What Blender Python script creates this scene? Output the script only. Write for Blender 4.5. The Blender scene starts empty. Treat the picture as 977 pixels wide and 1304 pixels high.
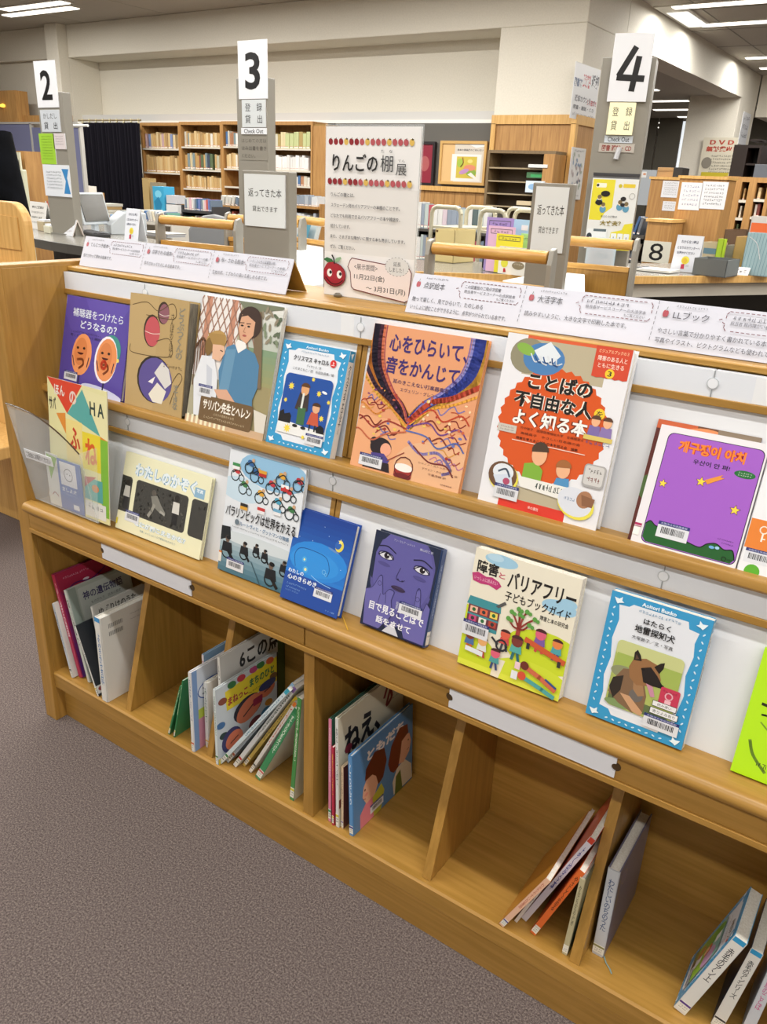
import bpy, bmesh, math, random
from mathutils import Vector, Matrix
random.seed(7)
sc = bpy.context.scene
COL = sc.collection
PI = math.pi
# ---------------------------------------------------------------- camera, exposure, world
CAMZ = 1.4
FPX = 1024.48
def rotz(a): return Matrix.Rotation(a, 3, 'Z')
RC = rotz(math.radians(33.6833)) @ Matrix.Rotation(math.radians(67.7315), 3, 'X') @ rotz(math.radians(2.5605))
cd = bpy.data.cameras.new('camera'); cam = bpy.data.objects.new('camera', cd); COL.objects.link(cam)
cam.matrix_world = Matrix.Translation((0, 0, CAMZ)) @ RC.to_4x4()
cd.sensor_width = 36; cd.lens = FPX*36/1304; cd.clip_start = .05; cd.clip_end = 100
sc.camera = cam
sc.view_settings.view_transform = 'Standard'; sc.view_settings.look = 'None'
sc.view_settings.gamma = 1; sc.view_settings.use_curve_mapping = False
sc.view_settings.exposure = -0.38
w = bpy.data.worlds.new('world'); sc.world = w; w.use_nodes = True
w.node_tree.nodes['Background'].inputs[0].default_value = (.9, .95, 1, 1)
w.node_tree.nodes['Background'].inputs[1].default_value = .35
CEIL = 3.41
def area(x, y, sx, sy, power, z=CEIL-.05, rz=0):
    l = bpy.data.lights.new('tube_or_fill_light', 'AREA'); l.shape = 'RECTANGLE'; l.size = sx; l.size_y = sy
    l.energy = power; l.color = (1, .98, .945)
    o = bpy.data.objects.new('tube_or_fill_light', l); COL.objects.link(o); o.location = (x, y, z); o.rotation_euler = (0, 0, rz)
    return o
LIGHTS = []
for yy, pw in ((-1.6, 60), (.35, 58), (2.6, 66), (5.0, 92), (7.0, 100)):
    for xx in ((-8.6, -5.6, -2.6, .4, 3.4) if yy < 6 else (-11.3, -8.2, -5.2, -1.6, 1.5)):
        LIGHTS.append((xx, yy)); area(xx, yy, 2.4, .12, pw)
for xx, yy in ((-2.9, 10.8), (-2.9, 12.), (-2.9, 14.75), (.3, 12.), (-6, 14.5), (-6, 18), (-1.2, 14.75), (1, 17), (-1.2, 19), (-4.6, 21)):  # the last few are added fill, brightening the dark far right without any fixture
    area(xx, yy, 1.2, .12, 60 if xx > -4 else 40, z=(CEIL if xx > -3.7 else 2.98)-.05)

# ---------------------------------------------------------------- helpers
def ray(px, py): return RC @ Vector(((px-488.5)/FPX, -(py-652)/FPX, -1))
def _on(ax, val, px, py):
    d = ray(px, py); o = (0, 0, CAMZ); t = (val-o[ax])/d[ax]; return Vector((0, 0, CAMZ)) + d*t
def at_x(v, px, py): return _on(0, v, px, py)
def at_y(v, px, py): return _on(1, v, px, py)
def at_z(v, px, py): return _on(2, v, px, py)
def at_d(dist, px, py):
    d = ray(px, py); d = d/math.hypot(d.x, d.y); return Vector((0, 0, CAMZ)) + d*dist
def lin(c): return c/12.92 if c <= .04045 else ((c+.055)/1.055)**2.4
def rgb(h): h = h.lstrip('#'); return tuple(lin(int(h[i:i+2], 16)/255) for i in (0, 2, 4)) + (1,)
MC = {}
def M(h, rough=.45, metal=0, emit=0, alpha=1, trans=0):
    k = (h, rough, metal, emit, alpha, trans)
    if k in MC: return MC[k]
    m = bpy.data.materials.new('paint'); m.use_nodes = True; b = m.node_tree.nodes['Principled BSDF']
    b.inputs['Base Color'].default_value = rgb(h); b.inputs['Roughness'].default_value = rough
    b.inputs['Metallic'].default_value = metal
    if emit: b.inputs['Emission Color'].default_value = rgb(h); b.inputs['Emission Strength'].default_value = emit
    if alpha < 1: b.inputs['Alpha'].default_value = alpha
    if trans: b.inputs['Transmission Weight'].default_value = trans; b.inputs['IOR'].default_value = 1.2
    MC[k] = m; return m
def grain(name, c0, c1, scale=(1, 1, 1), rough=.4, freq=6, bump=.02, detail=4, ramp=(.35, .7), spec=.5):
    m = bpy.data.materials.new(name); m.use_nodes = True; nt = m.node_tree; b = nt.nodes['Principled BSDF']
    tc = nt.nodes.new('ShaderNodeTexCoord'); mp = nt.nodes.new('ShaderNodeMapping'); mp.inputs['Scale'].default_value = scale
    nz = nt.nodes.new('ShaderNodeTexNoise'); nz.inputs['Scale'].default_value = freq; nz.inputs['Detail'].default_value = detail
    cr = nt.nodes.new('ShaderNodeValToRGB'); cr.color_ramp.elements[0].color = rgb(c0); cr.color_ramp.elements[1].color = rgb(c1)
    cr.color_ramp.elements[0].position = ramp[0]; cr.color_ramp.elements[1].position = ramp[1]
    L = nt.links.new
    L(tc.outputs['Object'], mp.inputs[0]); L(mp.outputs[0], nz.inputs['Vector']); L(nz.outputs[0], cr.inputs[0]); L(cr.outputs[0], b.inputs['Base Color'])
    if bump:
        bp = nt.nodes.new('ShaderNodeBump'); bp.inputs['Strength'].default_value = bump; bp.inputs['Distance'].default_value = .002
        L(nz.outputs[0], bp.inputs['Height']); L(bp.outputs[0], b.inputs['Normal'])
    b.inputs['Roughness'].default_value = rough; b.inputs['Specular IOR Level'].default_value = spec
    return m
WOODX = grain('oak_along_x', '#a07835', '#b28743', (1.2, 22, 22), .34, 5)
WOODZ = grain('oak_along_z', '#9c7432', '#ae833f', (22, 22, 1.2), .36, 5)
WOODY = grain('oak_along_y', '#a07835', '#b28743', (22, 1.2, 22), .34, 5)
WOODF = grain('oak_far', '#a07440', '#b88c52', (14, 14, 1), .5, 4)
WOODL = grain('beech_light', '#c89a55', '#dcb26e', (18, 18, 1.2), .4, 4)
WOODR = grain('beech_rail', '#c08e44', '#d9ac62', (3, 20, 20), .3, 4)
WHITEB = grain('white_board', '#dcdee2', '#e5e7eb', (1, 1, 1), .35, 3, 0)
WALL = grain('wall_paint', '#dad4c5', '#e1dbcc', (1, 1, 1), .8, 60, .05)
CEILM = grain('ceiling_board', '#b6b0a4', '#bdb7ab', (1, 1, 1), .9, 80, .05)
GREYM = M('#8b877d', .4)
PAPER = M('#e4e6ea', .4)
PAGE = grain('page_edges', '#e0dbce', '#f2efe6', (1, 1, 1), .7, 300, .1)
STEEL = M('#8f8d86', .35, .3)
def carpet():
    m = bpy.data.materials.new('carpet'); m.use_nodes = True; nt = m.node_tree; b = nt.nodes['Principled BSDF']; L = nt.links.new
    tc = nt.nodes.new('ShaderNodeTexCoord')
    n1 = nt.nodes.new('ShaderNodeTexNoise'); n1.inputs['Scale'].default_value = 700; n1.inputs['Detail'].default_value = 3
    n2 = nt.nodes.new('ShaderNodeTexNoise'); n2.inputs['Scale'].default_value = 260; n2.inputs['Detail'].default_value = 4
    ad = nt.nodes.new('ShaderNodeMath'); ad.operation = 'ADD'
    cr = nt.nodes.new('ShaderNodeValToRGB'); e = cr.color_ramp.elements
    e[0].position = .36; e[0].color = rgb('#3c3433'); e[1].position = .64; e[1].color = rgb('#91867f')
    e.new(.5).color = rgb('#685d5a')
    m5 = nt.nodes.new('ShaderNodeMath'); m5.operation = 'MULTIPLY'; m5.inputs[1].default_value = .5
    L(tc.outputs['Object'], n1.inputs['Vector']); L(tc.outputs['Object'], n2.inputs['Vector'])
    L(n1.outputs[0], ad.inputs[0]); L(n2.outputs[0], ad.inputs[1]); L(ad.outputs[0], m5.inputs[0]); L(m5.outputs[0], cr.inputs[0])
    L(cr.outputs[0], b.inputs['Base Color']); b.inputs['Roughness'].default_value = .95; b.inputs['Specular IOR Level'].default_value = .1
    bp = nt.nodes.new('ShaderNodeBump'); bp.inputs['Strength'].default_value = .45; bp.inputs['Distance'].default_value = .004
    L(m5.outputs[0], bp.inputs['Height']); L(bp.outputs[0], b.inputs['Normal'])
    return m

class MB:
    """collects polygons, builds ONE mesh object"""
    def __init__(s): s.V = []; s.F = []; s.I = []; s.mats = []; s.k = 0; s.T = None
    def mi(s, m):
        if m not in s.mats: s.mats.append(m)
        return s.mats.index(m)
    def add(s, vs, fs, m):
        n = len(s.V); i = s.mi(m)
        s.V += [tuple(s.T @ Vector(v)) if s.T else tuple(v) for v in vs]
        s.F += [[n+a for a in f] for f in fs]; s.I += [i]*len(fs); return s
    def box(s, x0, x1, y0, y1, z0, z1, m):
        return s.add([(x, y, z) for z in (z0, z1) for x, y in ((x0, y0), (x1, y0), (x1, y1), (x0, y1))],
                     [(3, 2, 1, 0), (4, 5, 6, 7), (0, 1, 5, 4), (1, 2, 6, 5), (2, 3, 7, 6), (3, 0, 4, 7)], m)
    def prism(s, pts, a0, a1, m, axis=0):
        """pts: polygon; axis 0: (y,z) along x; 1: (x,z) along y; 2: (x,y) along z"""
        f = {0: lambda p, a: (a, p[0], p[1]), 1: lambda p, a: (p[0], a, p[1]), 2: lambda p, a: (p[0], p[1], a)}[axis]
        n = len(pts); vs = [f(p, a0) for p in pts] + [f(p, a1) for p in pts]
        fs = [list(range(n))[::-1], list(range(n, 2*n))] + [(i, (i+1) % n, n+(i+1) % n, n+i) for i in range(n)]
        return s.add(vs, fs, m)
    def tube(s, p, q, r, m, n=12, r2=None):
        p = Vector(p); q = Vector(q); d = (q-p).normalized(); a = d.orthogonal().normalized(); b = d.cross(a); r2 = r if r2 is None else r2
        vs = [tuple(p+a*r*math.cos(t)+b*r*math.sin(t)) for t in [2*PI*i/n for i in range(n)]] + \
             [tuple(q+a*r2*math.cos(t)+b*r2*math.sin(t)) for t in [2*PI*i/n for i in range(n)]]
        return s.add(vs, [list(range(n))[::-1], list(range(n, 2*n))] + [(i, (i+1) % n, n+(i+1) % n, n+i) for i in range(n)], m)
    def path(s, pts, r, m, n=8):
        for a, b in zip(pts, pts[1:]): s.tube(a, b, r, m, n)
        return s
    def lathe(s, prof, c, m, n=20):
        vs = []; fs = []
        for r, z in prof: vs += [(c[0]+r*math.cos(2*PI*i/n), c[1]+r*math.sin(2*PI*i/n), c[2]+z) for i in range(n)]
        for j in range(len(prof)-1): fs += [(j*n+i, j*n+(i+1) % n, (j+1)*n+(i+1) % n, (j+1)*n+i) for i in range(n)]
        fs += [list(range(n))[::-1], [(len(prof)-1)*n+i for i in range(n)]]
        return s.add(vs, fs, m)
    def build(s, name, parent=None, smooth=False, bevel=0, loc=None, rz=0):
        me = bpy.data.meshes.new(name); me.from_pydata(s.V, [], s.F); me.update()
        for m in s.mats: me.materials.append(m)
        me.polygons.foreach_set('material_index', s.I)
        bm = bmesh.new(); bm.from_mesh(me)
        if not getattr(s, 'flat', False): bmesh.ops.recalc_face_normals(bm, faces=bm.faces[:])
        bm.to_mesh(me); bm.free()
        if smooth:
            me.polygons.foreach_set('use_smooth', [True]*len(me.polygons))
            me.set_sharp_from_angle(angle=math.radians(40))
        o = bpy.data.objects.new(name, me); COL.objects.link(o); o.parent = parent
        if loc is not None: o.location = loc
        if rz: o.rotation_euler.z = rz
        if bevel:
            b = o.modifiers.new('bevel', 'BEVEL'); b.width = bevel; b.segments = 2; b.limit_method = 'ANGLE'; b.angle_limit = math.radians(50)
        return o
def tag(o, label=None, cat=None, group=None, kind=None):
    if label: o['label'] = label
    if cat: o['category'] = cat
    if group: o['group'] = group
    if kind: o['kind'] = kind
    return o
def empty(name, loc=(0, 0, 0), rz=0, label=None, cat=None, group=None, kind=None):
    o = bpy.data.objects.new(name, None); COL.objects.link(o); o.location = loc; o.rotation_euler.z = rz; o.empty_display_size = .05
    return tag(o, label, cat, group, kind)
TX = {}
def glyphs(t, bold=0, vert=False):
    k = (t, bold, vert)
    if k in TX: return TX[k]
    c = bpy.data.curves.new('t', 'FONT'); c.resolution_u = 3 if len(t) < 3 else 2; c.offset = bold; c.body = '\n'.join(t.replace('ー', '｜')) if vert else t
    c.align_x = 'CENTER' if vert else 'LEFT'; c.space_line = .82
    o = bpy.data.objects.new('t', c); me = bpy.data.meshes.new_from_object(o)
    V = [(v.co.x, v.co.y) for v in me.vertices]; F = [list(p.vertices) for p in me.polygons]
    bpy.data.objects.remove(o); bpy.data.curves.remove(c); bpy.data.meshes.remove(me)
    x0 = min(a for a, b in V); x1 = max(a for a, b in V); y0 = min(b for a, b in V); y1 = max(b for a, b in V)
    TX[k] = ([((a-x0)/(x1-x0), 1-(b-y0)/(y1-y0)) for a, b in V], F, (x1-x0)/(y1-y0))
    return TX[k]
def clip(P):
    for ax, lim, sg in ((0, 0, 1), (0, 1, -1), (1, 0, 1), (1, 1, -1)):
        out = []
        for i in range(len(P)):
            a, b = P[i-1], P[i]; da, db = sg*(a[ax]-lim), sg*(b[ax]-lim)
            if (da >= 0) != (db >= 0):
                t = da/(da-db); out.append((a[0]+t*(b[0]-a[0]), a[1]+t*(b[1]-a[1])))
            if db >= 0: out.append(b)
        P = out
        if not P: return P
    return P
class Art(MB):
    """flat print on a face. u right, v down, both 0..1; O = top-left corner, U and W = full edges, N = outward"""
    flat = True
    def __init__(s, O, U, W, eps=3e-5, rough=.3):
        super().__init__(); s.O = Vector(O); s.U = Vector(U); s.W = Vector(W); s.N = s.W.cross(s.U).normalized(); s.eps = eps; s.asp = s.U.length/s.W.length; s.r = rough
    def put(s, pts, fs, c):
        s.k += 1
        s.add([tuple(s.O+s.U*u+s.W*v+s.N*(s.eps*s.k+1e-4)) for u, v in pts], fs, M(c, s.r) if isinstance(c, str) else c); return s
    def poly(s, pts, c):
        P = clip([tuple(p) for p in pts])
        return s.put(P, [list(range(len(P)))], c) if len(P) > 2 else s
    def rect(s, u0, v0, u1, v1, c): return s.poly([(u0, v0), (u1, v0), (u1, v1), (u0, v1)], c)
    def ell(s, u, v, ru, rv, c, rot=0, n=20, a0=0, a1=2*PI):
        P = []
        for i in range(n):
            t = a0+(a1-a0)*i/(n if a1-a0 > 6.2 else n-1); x = ru*math.cos(t); y = rv/s.asp*math.sin(t)
            P.append((u+x*math.cos(rot)-y*math.sin(rot), v+(x*math.sin(rot)+y*math.cos(rot))*s.asp))
        return s.poly(P, c)
    def circ(s, u, v, r, c, n=16): return s.ell(u, v, r, r*s.asp, c, n=n)
    def ring(s, u, v, r, w_, c, n=20):
        for i in range(0, n): s.k -= i > 0; s.line([(u+r*math.cos(2*PI*i/n), v+r*s.asp*math.sin(2*PI*i/n)), (u+r*math.cos(2*PI*(i+1)/n), v+r*s.asp*math.sin(2*PI*(i+1)/n))], w_, c)
        return s
    def rrect(s, u0, v0, u1, v1, r, c, n=5):
        P = []; ra = r*s.asp
        for cx, cy, a in ((u1-r, v0+ra, -PI/2), (u1-r, v1-ra, 0), (u0+r, v1-ra, PI/2), (u0+r, v0+ra, PI)):
            P += [(cx+r*math.cos(a+PI/2*i/n), cy+ra*math.sin(a+PI/2*i/n)) for i in range(n+1)]
        return s.poly(P, c)
    def line(s, pts, w_, c, dash=0):
        q = []; f = []
        for i, (a, b) in enumerate(zip(pts, pts[1:])):
            dx = b[0]-a[0]; dy = (b[1]-a[1])/s.asp; L = math.hypot(dx, dy) or 1e-6; nx = -dy/L*w_/2; ny = dx/L*w_/2*s.asp
            ex = dx/L*w_*.3; ey = dy/L*w_*.3*s.asp
            segs = [(0, 1)] if not dash else [(j*dash/L, min(1, (j+.55)*dash/L)) for j in range(max(1, int(L/dash)))]
            for t0, t1 in segs:
                A = (a[0]+(b[0]-a[0])*t0-ex, a[1]+(b[1]-a[1])*t0-ey); B = (a[0]+(b[0]-a[0])*t1+ex, a[1]+(b[1]-a[1])*t1+ey)
                P = clip([(A[0]+nx, A[1]+ny), (B[0]+nx, B[1]+ny), (B[0]-nx, B[1]-ny), (A[0]-nx, A[1]-ny)])
                if len(P) > 2: f.append(list(range(len(q), len(q)+len(P)))); q += P
        return s.put(q, f, c) if q else s
    def curve(s, pts, w_, c, n=6):
        P = []; pts = [pts[0]]+list(pts)+[pts[-1]]
        for i in range(1, len(pts)-2):
            p0, p1, p2, p3 = pts[i-1:i+3]
            for j in range(n):
                t = j/n; P.append(tuple(.5*((2*p1[k])+(-p0[k]+p2[k])*t+(2*p0[k]-5*p1[k]+4*p2[k]-p3[k])*t*t+(-p0[k]+3*p1[k]-3*p2[k]+p3[k])*t**3) for k in (0, 1)))
        return s.line(P+[pts[-2]], w_, c)
    def text(s, t, u0, v0, u1, v1, c, bold=0, vert=False, out=None):
        if out: s.text(t, u0, v0, u1, v1, out, bold+.045, vert)
        V, F, a = glyphs(t, bold, vert)
        return s.put([(u0+(u1-u0)*x, v0+(v1-v0)*y) for x, y in V], F, c)
    def star(s, u, v, r, c, n=5, q=.45):
        return s.poly([(u+(r if i % 2 == 0 else r*q)*math.sin(PI*i/n), v-(r if i % 2 == 0 else r*q)*s.asp*math.cos(PI*i/n)) for i in range(2*n)], c)
    def grad(s, u0, v0, u1, v1, c0, c1, n=10):
        for i in range(n):
            t = i/(n-1); h = '#'+''.join('%02x' % int(int(c0[j:j+2], 16)*(1-t)+int(c1[j:j+2], 16)*t) for j in (1, 3, 5))
            s.k -= i > 0; s.rect(u0, v0+(v1-v0)*i/n, u1, v0+(v1-v0)*(i+1)/n, h)
        return s
    def barcode(s, u0, v0, u1, v1, seed=1):
        h = v1-v0; w_ = u1-u0; R = random.Random(seed)
        s.rect(u0, v0, u1, v1, '#d9dbe0'); s.rect(u0, v0, u1, v0+h*.22, '#2b3470'); s.text('大阪市立中央図書館', u0+w_*.08, v0+h*.05, u1-w_*.08, v0+h*.18, '#c8cbe6')
        x = u0+w_*.13; q = []; f = []
        while x < u1-w_*.13:
            b = w_*R.choice((.012, .02, .03)); f.append(list(range(len(q), len(q)+4))); q += [(x, v0+h*.33), (x+b, v0+h*.33), (x+b, v0+h*.74), (x, v0+h*.74)]; x += b+w_*R.choice((.012, .022))
        return s.put(q, f, '#26262b')
def hand(a, u0, v0, u1, v1, c='#3a3d44', seed=0, n=None):
    """a line of handwriting too small to read: short strokes"""
    R = random.Random(seed); h = v1-v0; st = h/a.asp; n = n or int((u1-u0)/st/1.02); q = []; f = []
    for i in range(n):
        x = u0+(u1-u0)*(i+.1)/n; wd = (u1-u0)/n*.8
        for _ in range(3):
            if R.random() < .5: y = v0+h*R.uniform(.05, .9); P = [(x+wd*R.uniform(0, .2), y), (x+wd*R.uniform(.7, 1), y+h*R.uniform(-.08, .08))]
            else: X = x+wd*R.uniform(.1, .9); P = [(X, v0+h*R.uniform(0, .3)), (X+wd*R.uniform(-.2, .2), v1-h*R.uniform(0, .3))]
            (xa, ya), (xb, yb) = P; dx = xb-xa; dy = (yb-ya)/a.asp; L = math.hypot(dx, dy) or 1e-6; t = st*.055; nx = -dy/L*t; ny = dx/L*t*a.asp
            f.append(list(range(len(q), len(q)+4))); q += [(xa+nx, ya+ny), (xb+nx, yb+ny), (xb-nx, yb-ny), (xa-nx, ya-ny)]
    return a.put(q, f, c)

# ---------------------------------------------------------------- a book with real thickness
def book(label, w_, h, t, cover='#ffffff', spine=None, R=None, L=None, S=None, soft=False, group=None, name='book', sticker=None, round_=True, pages=None):
    """local frame: x = thickness 0..t, spine at y=0, fore edge y=w_, z up. R/L/S: callbacks drawing on right cover, left cover, spine"""
    root = empty(name, label=label, cat='book', group=group)
    bt = .0007 if soft else .0022; ins = .001 if soft else .0035; cm = M(cover, .3); sm = M(spine or cover, .3)
    m = MB(); m.box(0, bt, .001, w_, 0, h, cm); m.box(t-bt, t, .001, w_, 0, h, cm)
    if round_ and not soft and t > .008:
        n = 6; P = [(t*i/n, -.0022*math.sin(PI*i/n)) for i in range(n+1)]; Q = [(x, y+bt) for x, y in P][::-1]; m.prism(P+Q, 0, h, sm, 2)
        sy = -.0022
    else: m.box(0, t, 0, bt, 0, h, sm); sy = 0
    m.build('cover', root)
    MB().box(bt, t-bt, bt, w_-ins, ins, h-ins, pages or PAGE).build('page_block', root)
    if R: a = Art((t, 0, h), (0, w_, 0), (0, 0, -h)); R(a); a.build('cover_art', root)
    if L: a = Art((0, w_, h), (0, -w_, 0), (0, 0, -h)); L(a); a.build('cover_art', root)
    if S:
        a = Art((t*.06, sy-.0002, h), (t*.88, 0, 0), (0, 0, -h)); S(a); a.build('spine_art', root)
    if sticker:
        a = Art((t*.03, sy-.0006, h*.13), (t*.94, 0, 0), (0, 0, -h*.1)); a.rect(0, 0, 1, 1, '#e6e4da'); a.rect(0, .1, 1, .32, sticker)
        hand(a, .15, .42, .85, .58, '#444444', 3, 4); hand(a, .15, .68, .85, .84, '#444444', 5, 4); a.build('spine_label', root)
    return root
def place(o, loc, rz=0, lean=0, back=0):
    """lean: tilt to the right (about world y), back: tilt away (about world x)"""
    o.matrix_world = Matrix.Translation(loc) @ Matrix.Rotation(-back, 4, 'X') @ Matrix.Rotation(lean, 4, 'Y') @ Matrix.Rotation(rz, 4, 'Z')
    return o
# ---------------------------------------------------------------- the room
def st(name, mb, **k): return tag(mb.build(name, **k), kind='structure')
st('floor', MB().box(-16, 6, -4, 26, -.1, 0, carpet()))
YW, YR, XB, ZB, ZSH = 8.8, 9.35, -3.67, 2.97, 2.13
CELL = []
m = MB(); m.box(-16, 6, -4, 26, CEIL, CEIL+.1, CEILM); ceil = st('ceiling', m)
m = MB()
for i in range(8): m.box(XB, 6, 9.6+i*1.35, 9.63+i*1.35, CEIL-.004, CEIL, M('#8d897f', .8))
for x in (-3.2, -1.6, 0, 1.6): m.box(x, x+.015, -4, 22, CEIL-.004, CEIL, M('#8d897f', .8))
for x in (-11.6, -9.8, -8, -6.2, -4.4): m.box(x, x+.012, -4, YW, CEIL-.003, CEIL, M('#a5a195', .8))
st('trim_1', m)
# back wall: deep beam above, recessed wall below
st('wall_back', MB().box(-16, XB-.97, YR, YR+.15, 0, ZB, WALL))
st('wall_back_beam', MB().box(-16, XB, YW, YW+1.15, ZB, CEIL, WALL), bevel=.01)
st('wall_left', MB().box(-16.1, -16, -4, 26, 0, CEIL, WALL))
st('wall_right', MB().box(6, 6.1, -4, 26, 0, CEIL, WALL))
st('wall_front', MB().box(-16, 6, -4.1, -4, 0, CEIL, WALL))
st('wall_far', MB().box(-16, 6, 26, 26.1, 0, CEIL, WALL))
# square pillar at the end of the recess: plaster above, oak panels below
m = MB(); m.box(XB-.97, XB, YW, YW+1.15, 2.13, ZB, WALL); pil = st('wall_pillar', m, bevel=.008)
m = MB(); m.box(XB-.97, XB, YW+.01, YW+1.14, 0, 2.13, WOODF)
m.box(XB-.985, XB+.015, YW-.012, YW+1.15, 2.045, 2.135, WOODL); m.box(XB-.985, XB-.93, YW-.012, YW, 0, 2.05, WOODL); m.box(XB-.045, XB+.012, YW-.012, YW+.05, 0, 2.05, WOODL)
m.box(XB-.5, XB-.497, YW+.008, YW+.01, 1.6, 2.05, M('#7d5b2c')); m.build('wood_panelling', pil)
m = MB(); m.box(XB-.35, XB, YW+1.15, 15.7, ZB-.02, CEIL, WALL); st('wall_side_beam', m)
m = MB(); m.box(-9, XB-.36, YR+.15, 26, ZB+.02, ZB+.12, CEILM); m.build('ceiling_low', ceil); 
# left pillars beyond counter two
a = at_y(8.6, 30, 60); 
m = MB(); x0 = at_y(8.45, 0, 30).x; x1 = at_y(8.45, 50, 100).x; x2 = at_y(8.8, 92, 120).x
m.box(x1, x2, 8.62, 8.799, 0, CEIL, WALL); m.box(x1, x2, 8.799, YR, 0, ZB, WALL); m.box(x0-2, x1, 8.9, YR, 0, ZB, WALL); st('wall_left_pillar', m, bevel=.008)
z = at_y(8.9, 20, 150).z
m = MB(); m.box(x0-2, x1+.5, 8.5, 8.62, z-.12, z, WOODF); m.box(x0-2, x0+.25, 8.4, 8.62, 0, z+.35, WOODF); st('trim_2', m)
a = at_y(8.39, 4, 137); MB().lathe([(.0, 0), (.045, .01), (.05, .04), (.0, .06)], tuple(a), M('#ffc94a', .5, 0, 2.)).build('wall_lamp', bpy.data.objects['trim_2'])
# roll blind casing and dado over the bookcases
m = MB(); zc = at_y(8.95, 450, 157).z; zd = at_y(8.95, 450, 143).z
m.box(-15, XB-.98, 8.95, 9.1, zc, zd, M('#c9c7c2', .5)); m.box(-15, XB-.98, 8.94, 8.95, zc, zc+.035, M('#ece9e0', .5)); m.box(-15, XB-.98, 9.1, YR, zc, zd, M('#c9c7c2', .5))
st('trim_3', m)
# far pillar under the side beam, with a poster
m = MB(); pa = at_y(15.7, 878, 128); pb = at_y(15.7, 943, 128)
m.box(pa.x, pb.x, 15.7, 16.9, 0, CEIL-.001, WALL); st('wall_far_pillar', m, bevel=.01)
m = MB(); pc = at_y(21, 958, 150); m.box(pb.x+.02, pb.x+.4, 16.9, 25, 2.75, CEIL, WALL); st('wall_far_beam', m)
# grey roller blinds on the far windows and a strip of daylight between
for i, (p0, p1) in enumerate(((822, 836), (838, 867), (955, 977))):
    A = at_y(20, p0, 170); B = at_y(20, p1, 170)
    o = MB().box(A.x, B.x, 20, 20.05, .6, 2.99, M('#6b665a', .8)).build('roller_blind')
    tag(o, ('narrow olive grey roller blind behind the left edge of the number 4 post', 'wide olive grey roller blind between the number 4 post and the far pillar', 'olive grey blind at the right edge beyond the dark cabinet')[i], 'blind')
A = at_y(20.1, 867, 170); B = at_y(20.1, 873, 170); st('window_1', MB().box(A.x, B.x, 20.1, 20.15, .6, 2.93, M('#e8eef2', .5, 0, 1.2)))
# ---------------------------------------------------------------- ceiling lamps
TUBE = M('#fff8ea', .5, 0, 3.2)
def lamp(x, y, L, z, label, w_=.13, group=None):
    t = empty('ceiling_light', (x, y, z), label=label, cat='ceiling light', group=group)
    MB().box(-L/2, L/2, -w_/2-.03, w_/2+.03, -.012, 0, M('#cfccc4', .5)).build('frame', t)
    MB().box(-L/2+.01, L/2-.01, -w_/2, w_/2, -.022, -.012, TUBE).build('fluorescent_tube', t); return t
for x, y in LIGHTS: 
    if y < 6: lamp(x, y, 2.4, CEIL, 'long fluorescent ceiling light over the reading floor, out of the picture', group='ceiling lights out of the picture')
A = at_z(CEIL, 12, 17); B = at_z(CEIL, 90, 10); lamp((A.x+B.x)/2, (A.y+B.y)/2, 1.6, CEIL, 'lower of the two fluorescent lights at the top left corner', .15)
B = at_z(CEIL, 84, 1); lamp(B.x-.7, B.y, 1.4, CEIL, 'upper of the two fluorescent lights cut off at the top left corner', .15)
for i, (px, py, L, lb) in enumerate(((857, 8, 2.6, 'fluorescent light strip nearest the top right corner'), (893, 31, 2.6, 'second fluorescent light strip down from the top right corner'), (950, 73, 2.4, 'third fluorescent light strip down the right edge'), (968, 86, 2.4, 'small farthest fluorescent strip at the right edge of the main ceiling'))):
    A = at_z(CEIL, px, py); lamp(A.x+L/2, A.y, L, CEIL, lb, .15)
A = at_z(CEIL, 832, 9); B = at_z(CEIL, 890, 33)
t = empty('ceiling_light', (A.x+.02, A.y, CEIL), label='square pale light panel in the ceiling beside the top right beam', cat='ceiling light')
MB().box(0, .34, -.05, B.y-A.y, -.015, 0, M('#d8d5cb', .5)).build('frame', t); MB().box(.05, .3, .3, B.y-A.y-.05, -.02, -.015, M('#f4f4ee', .5, 0, 1.3)).build('diffuser', t)
for i, (p0, p1, py, lb) in enumerate(((823, 840, 113.5, 'short light strip just right of the number 4 sign under the side beam'), (823, 880, 128, 'long light strip touching the far pillar, second under the side beam'), (833, 881, 139, 'thin light strip third down under the side beam'), (864, 881, 148, 'short thin light strip fourth down beside the far pillar'), (820, 851, 155.5, 'faint light strip fifth down beside the number 4 sign'), (821, 878, 161.5, 'lowest thin light strip under the side beam'))):
    A = at_z(ZB+.02, p0, py); B = at_z(ZB+.02, p1, py); lamp((A.x+B.x)/2, A.y, B.x-A.x, ZB+.02, lb, .18)
A = at_z(CEIL, 957, 162); 
# ---------------------------------------------------------------- the display shelf
X0, X1 = -1.725, .87
shelf = empty('display_shelf', (0, 0, 0), label='long oak picture book display shelf with two slanted tiers and open cubbies below', cat='bookshelf')
def part(mb, name, **k): return mb.build(name, shelf, **k)
for x, sgn in ((X0, -1), (X1, 1)):
    m = MB(); xa, xb = sorted((x, x+sgn*.028)); m.box(xa, xb, 1.035, 1.385, 0, 1.192, WOODZ)
    xa, xb = sorted((x, x+sgn*.046)); m.box(xa, xb, 1.022, 1.036, 0, 1.196, WOODZ); m.box(xa, xb, 1.03, 1.39, 1.19, 1.198, WOODY)
    part(m, 'end_panel', bevel=.002)
part(MB().box(X0, X1, 1.055, 1.075, 0, .105, WOODX), 'kick_board')
m = MB(); m.prism([(1.032, .105), (1.03, .148), (1.034, .152), (1.31, .152), (1.31, .13), (1.052, .13), (1.052, .105)], X0, X1, WOODX); part(m, 'bottom_board', bevel=.0015)
for xa, xb in ((X0, -.852), (-.85, .12), (.122, X1)): part(MB().box(xa, xb, 1.288, 1.3, .152, .64, WOODX), 'back_board')
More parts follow.
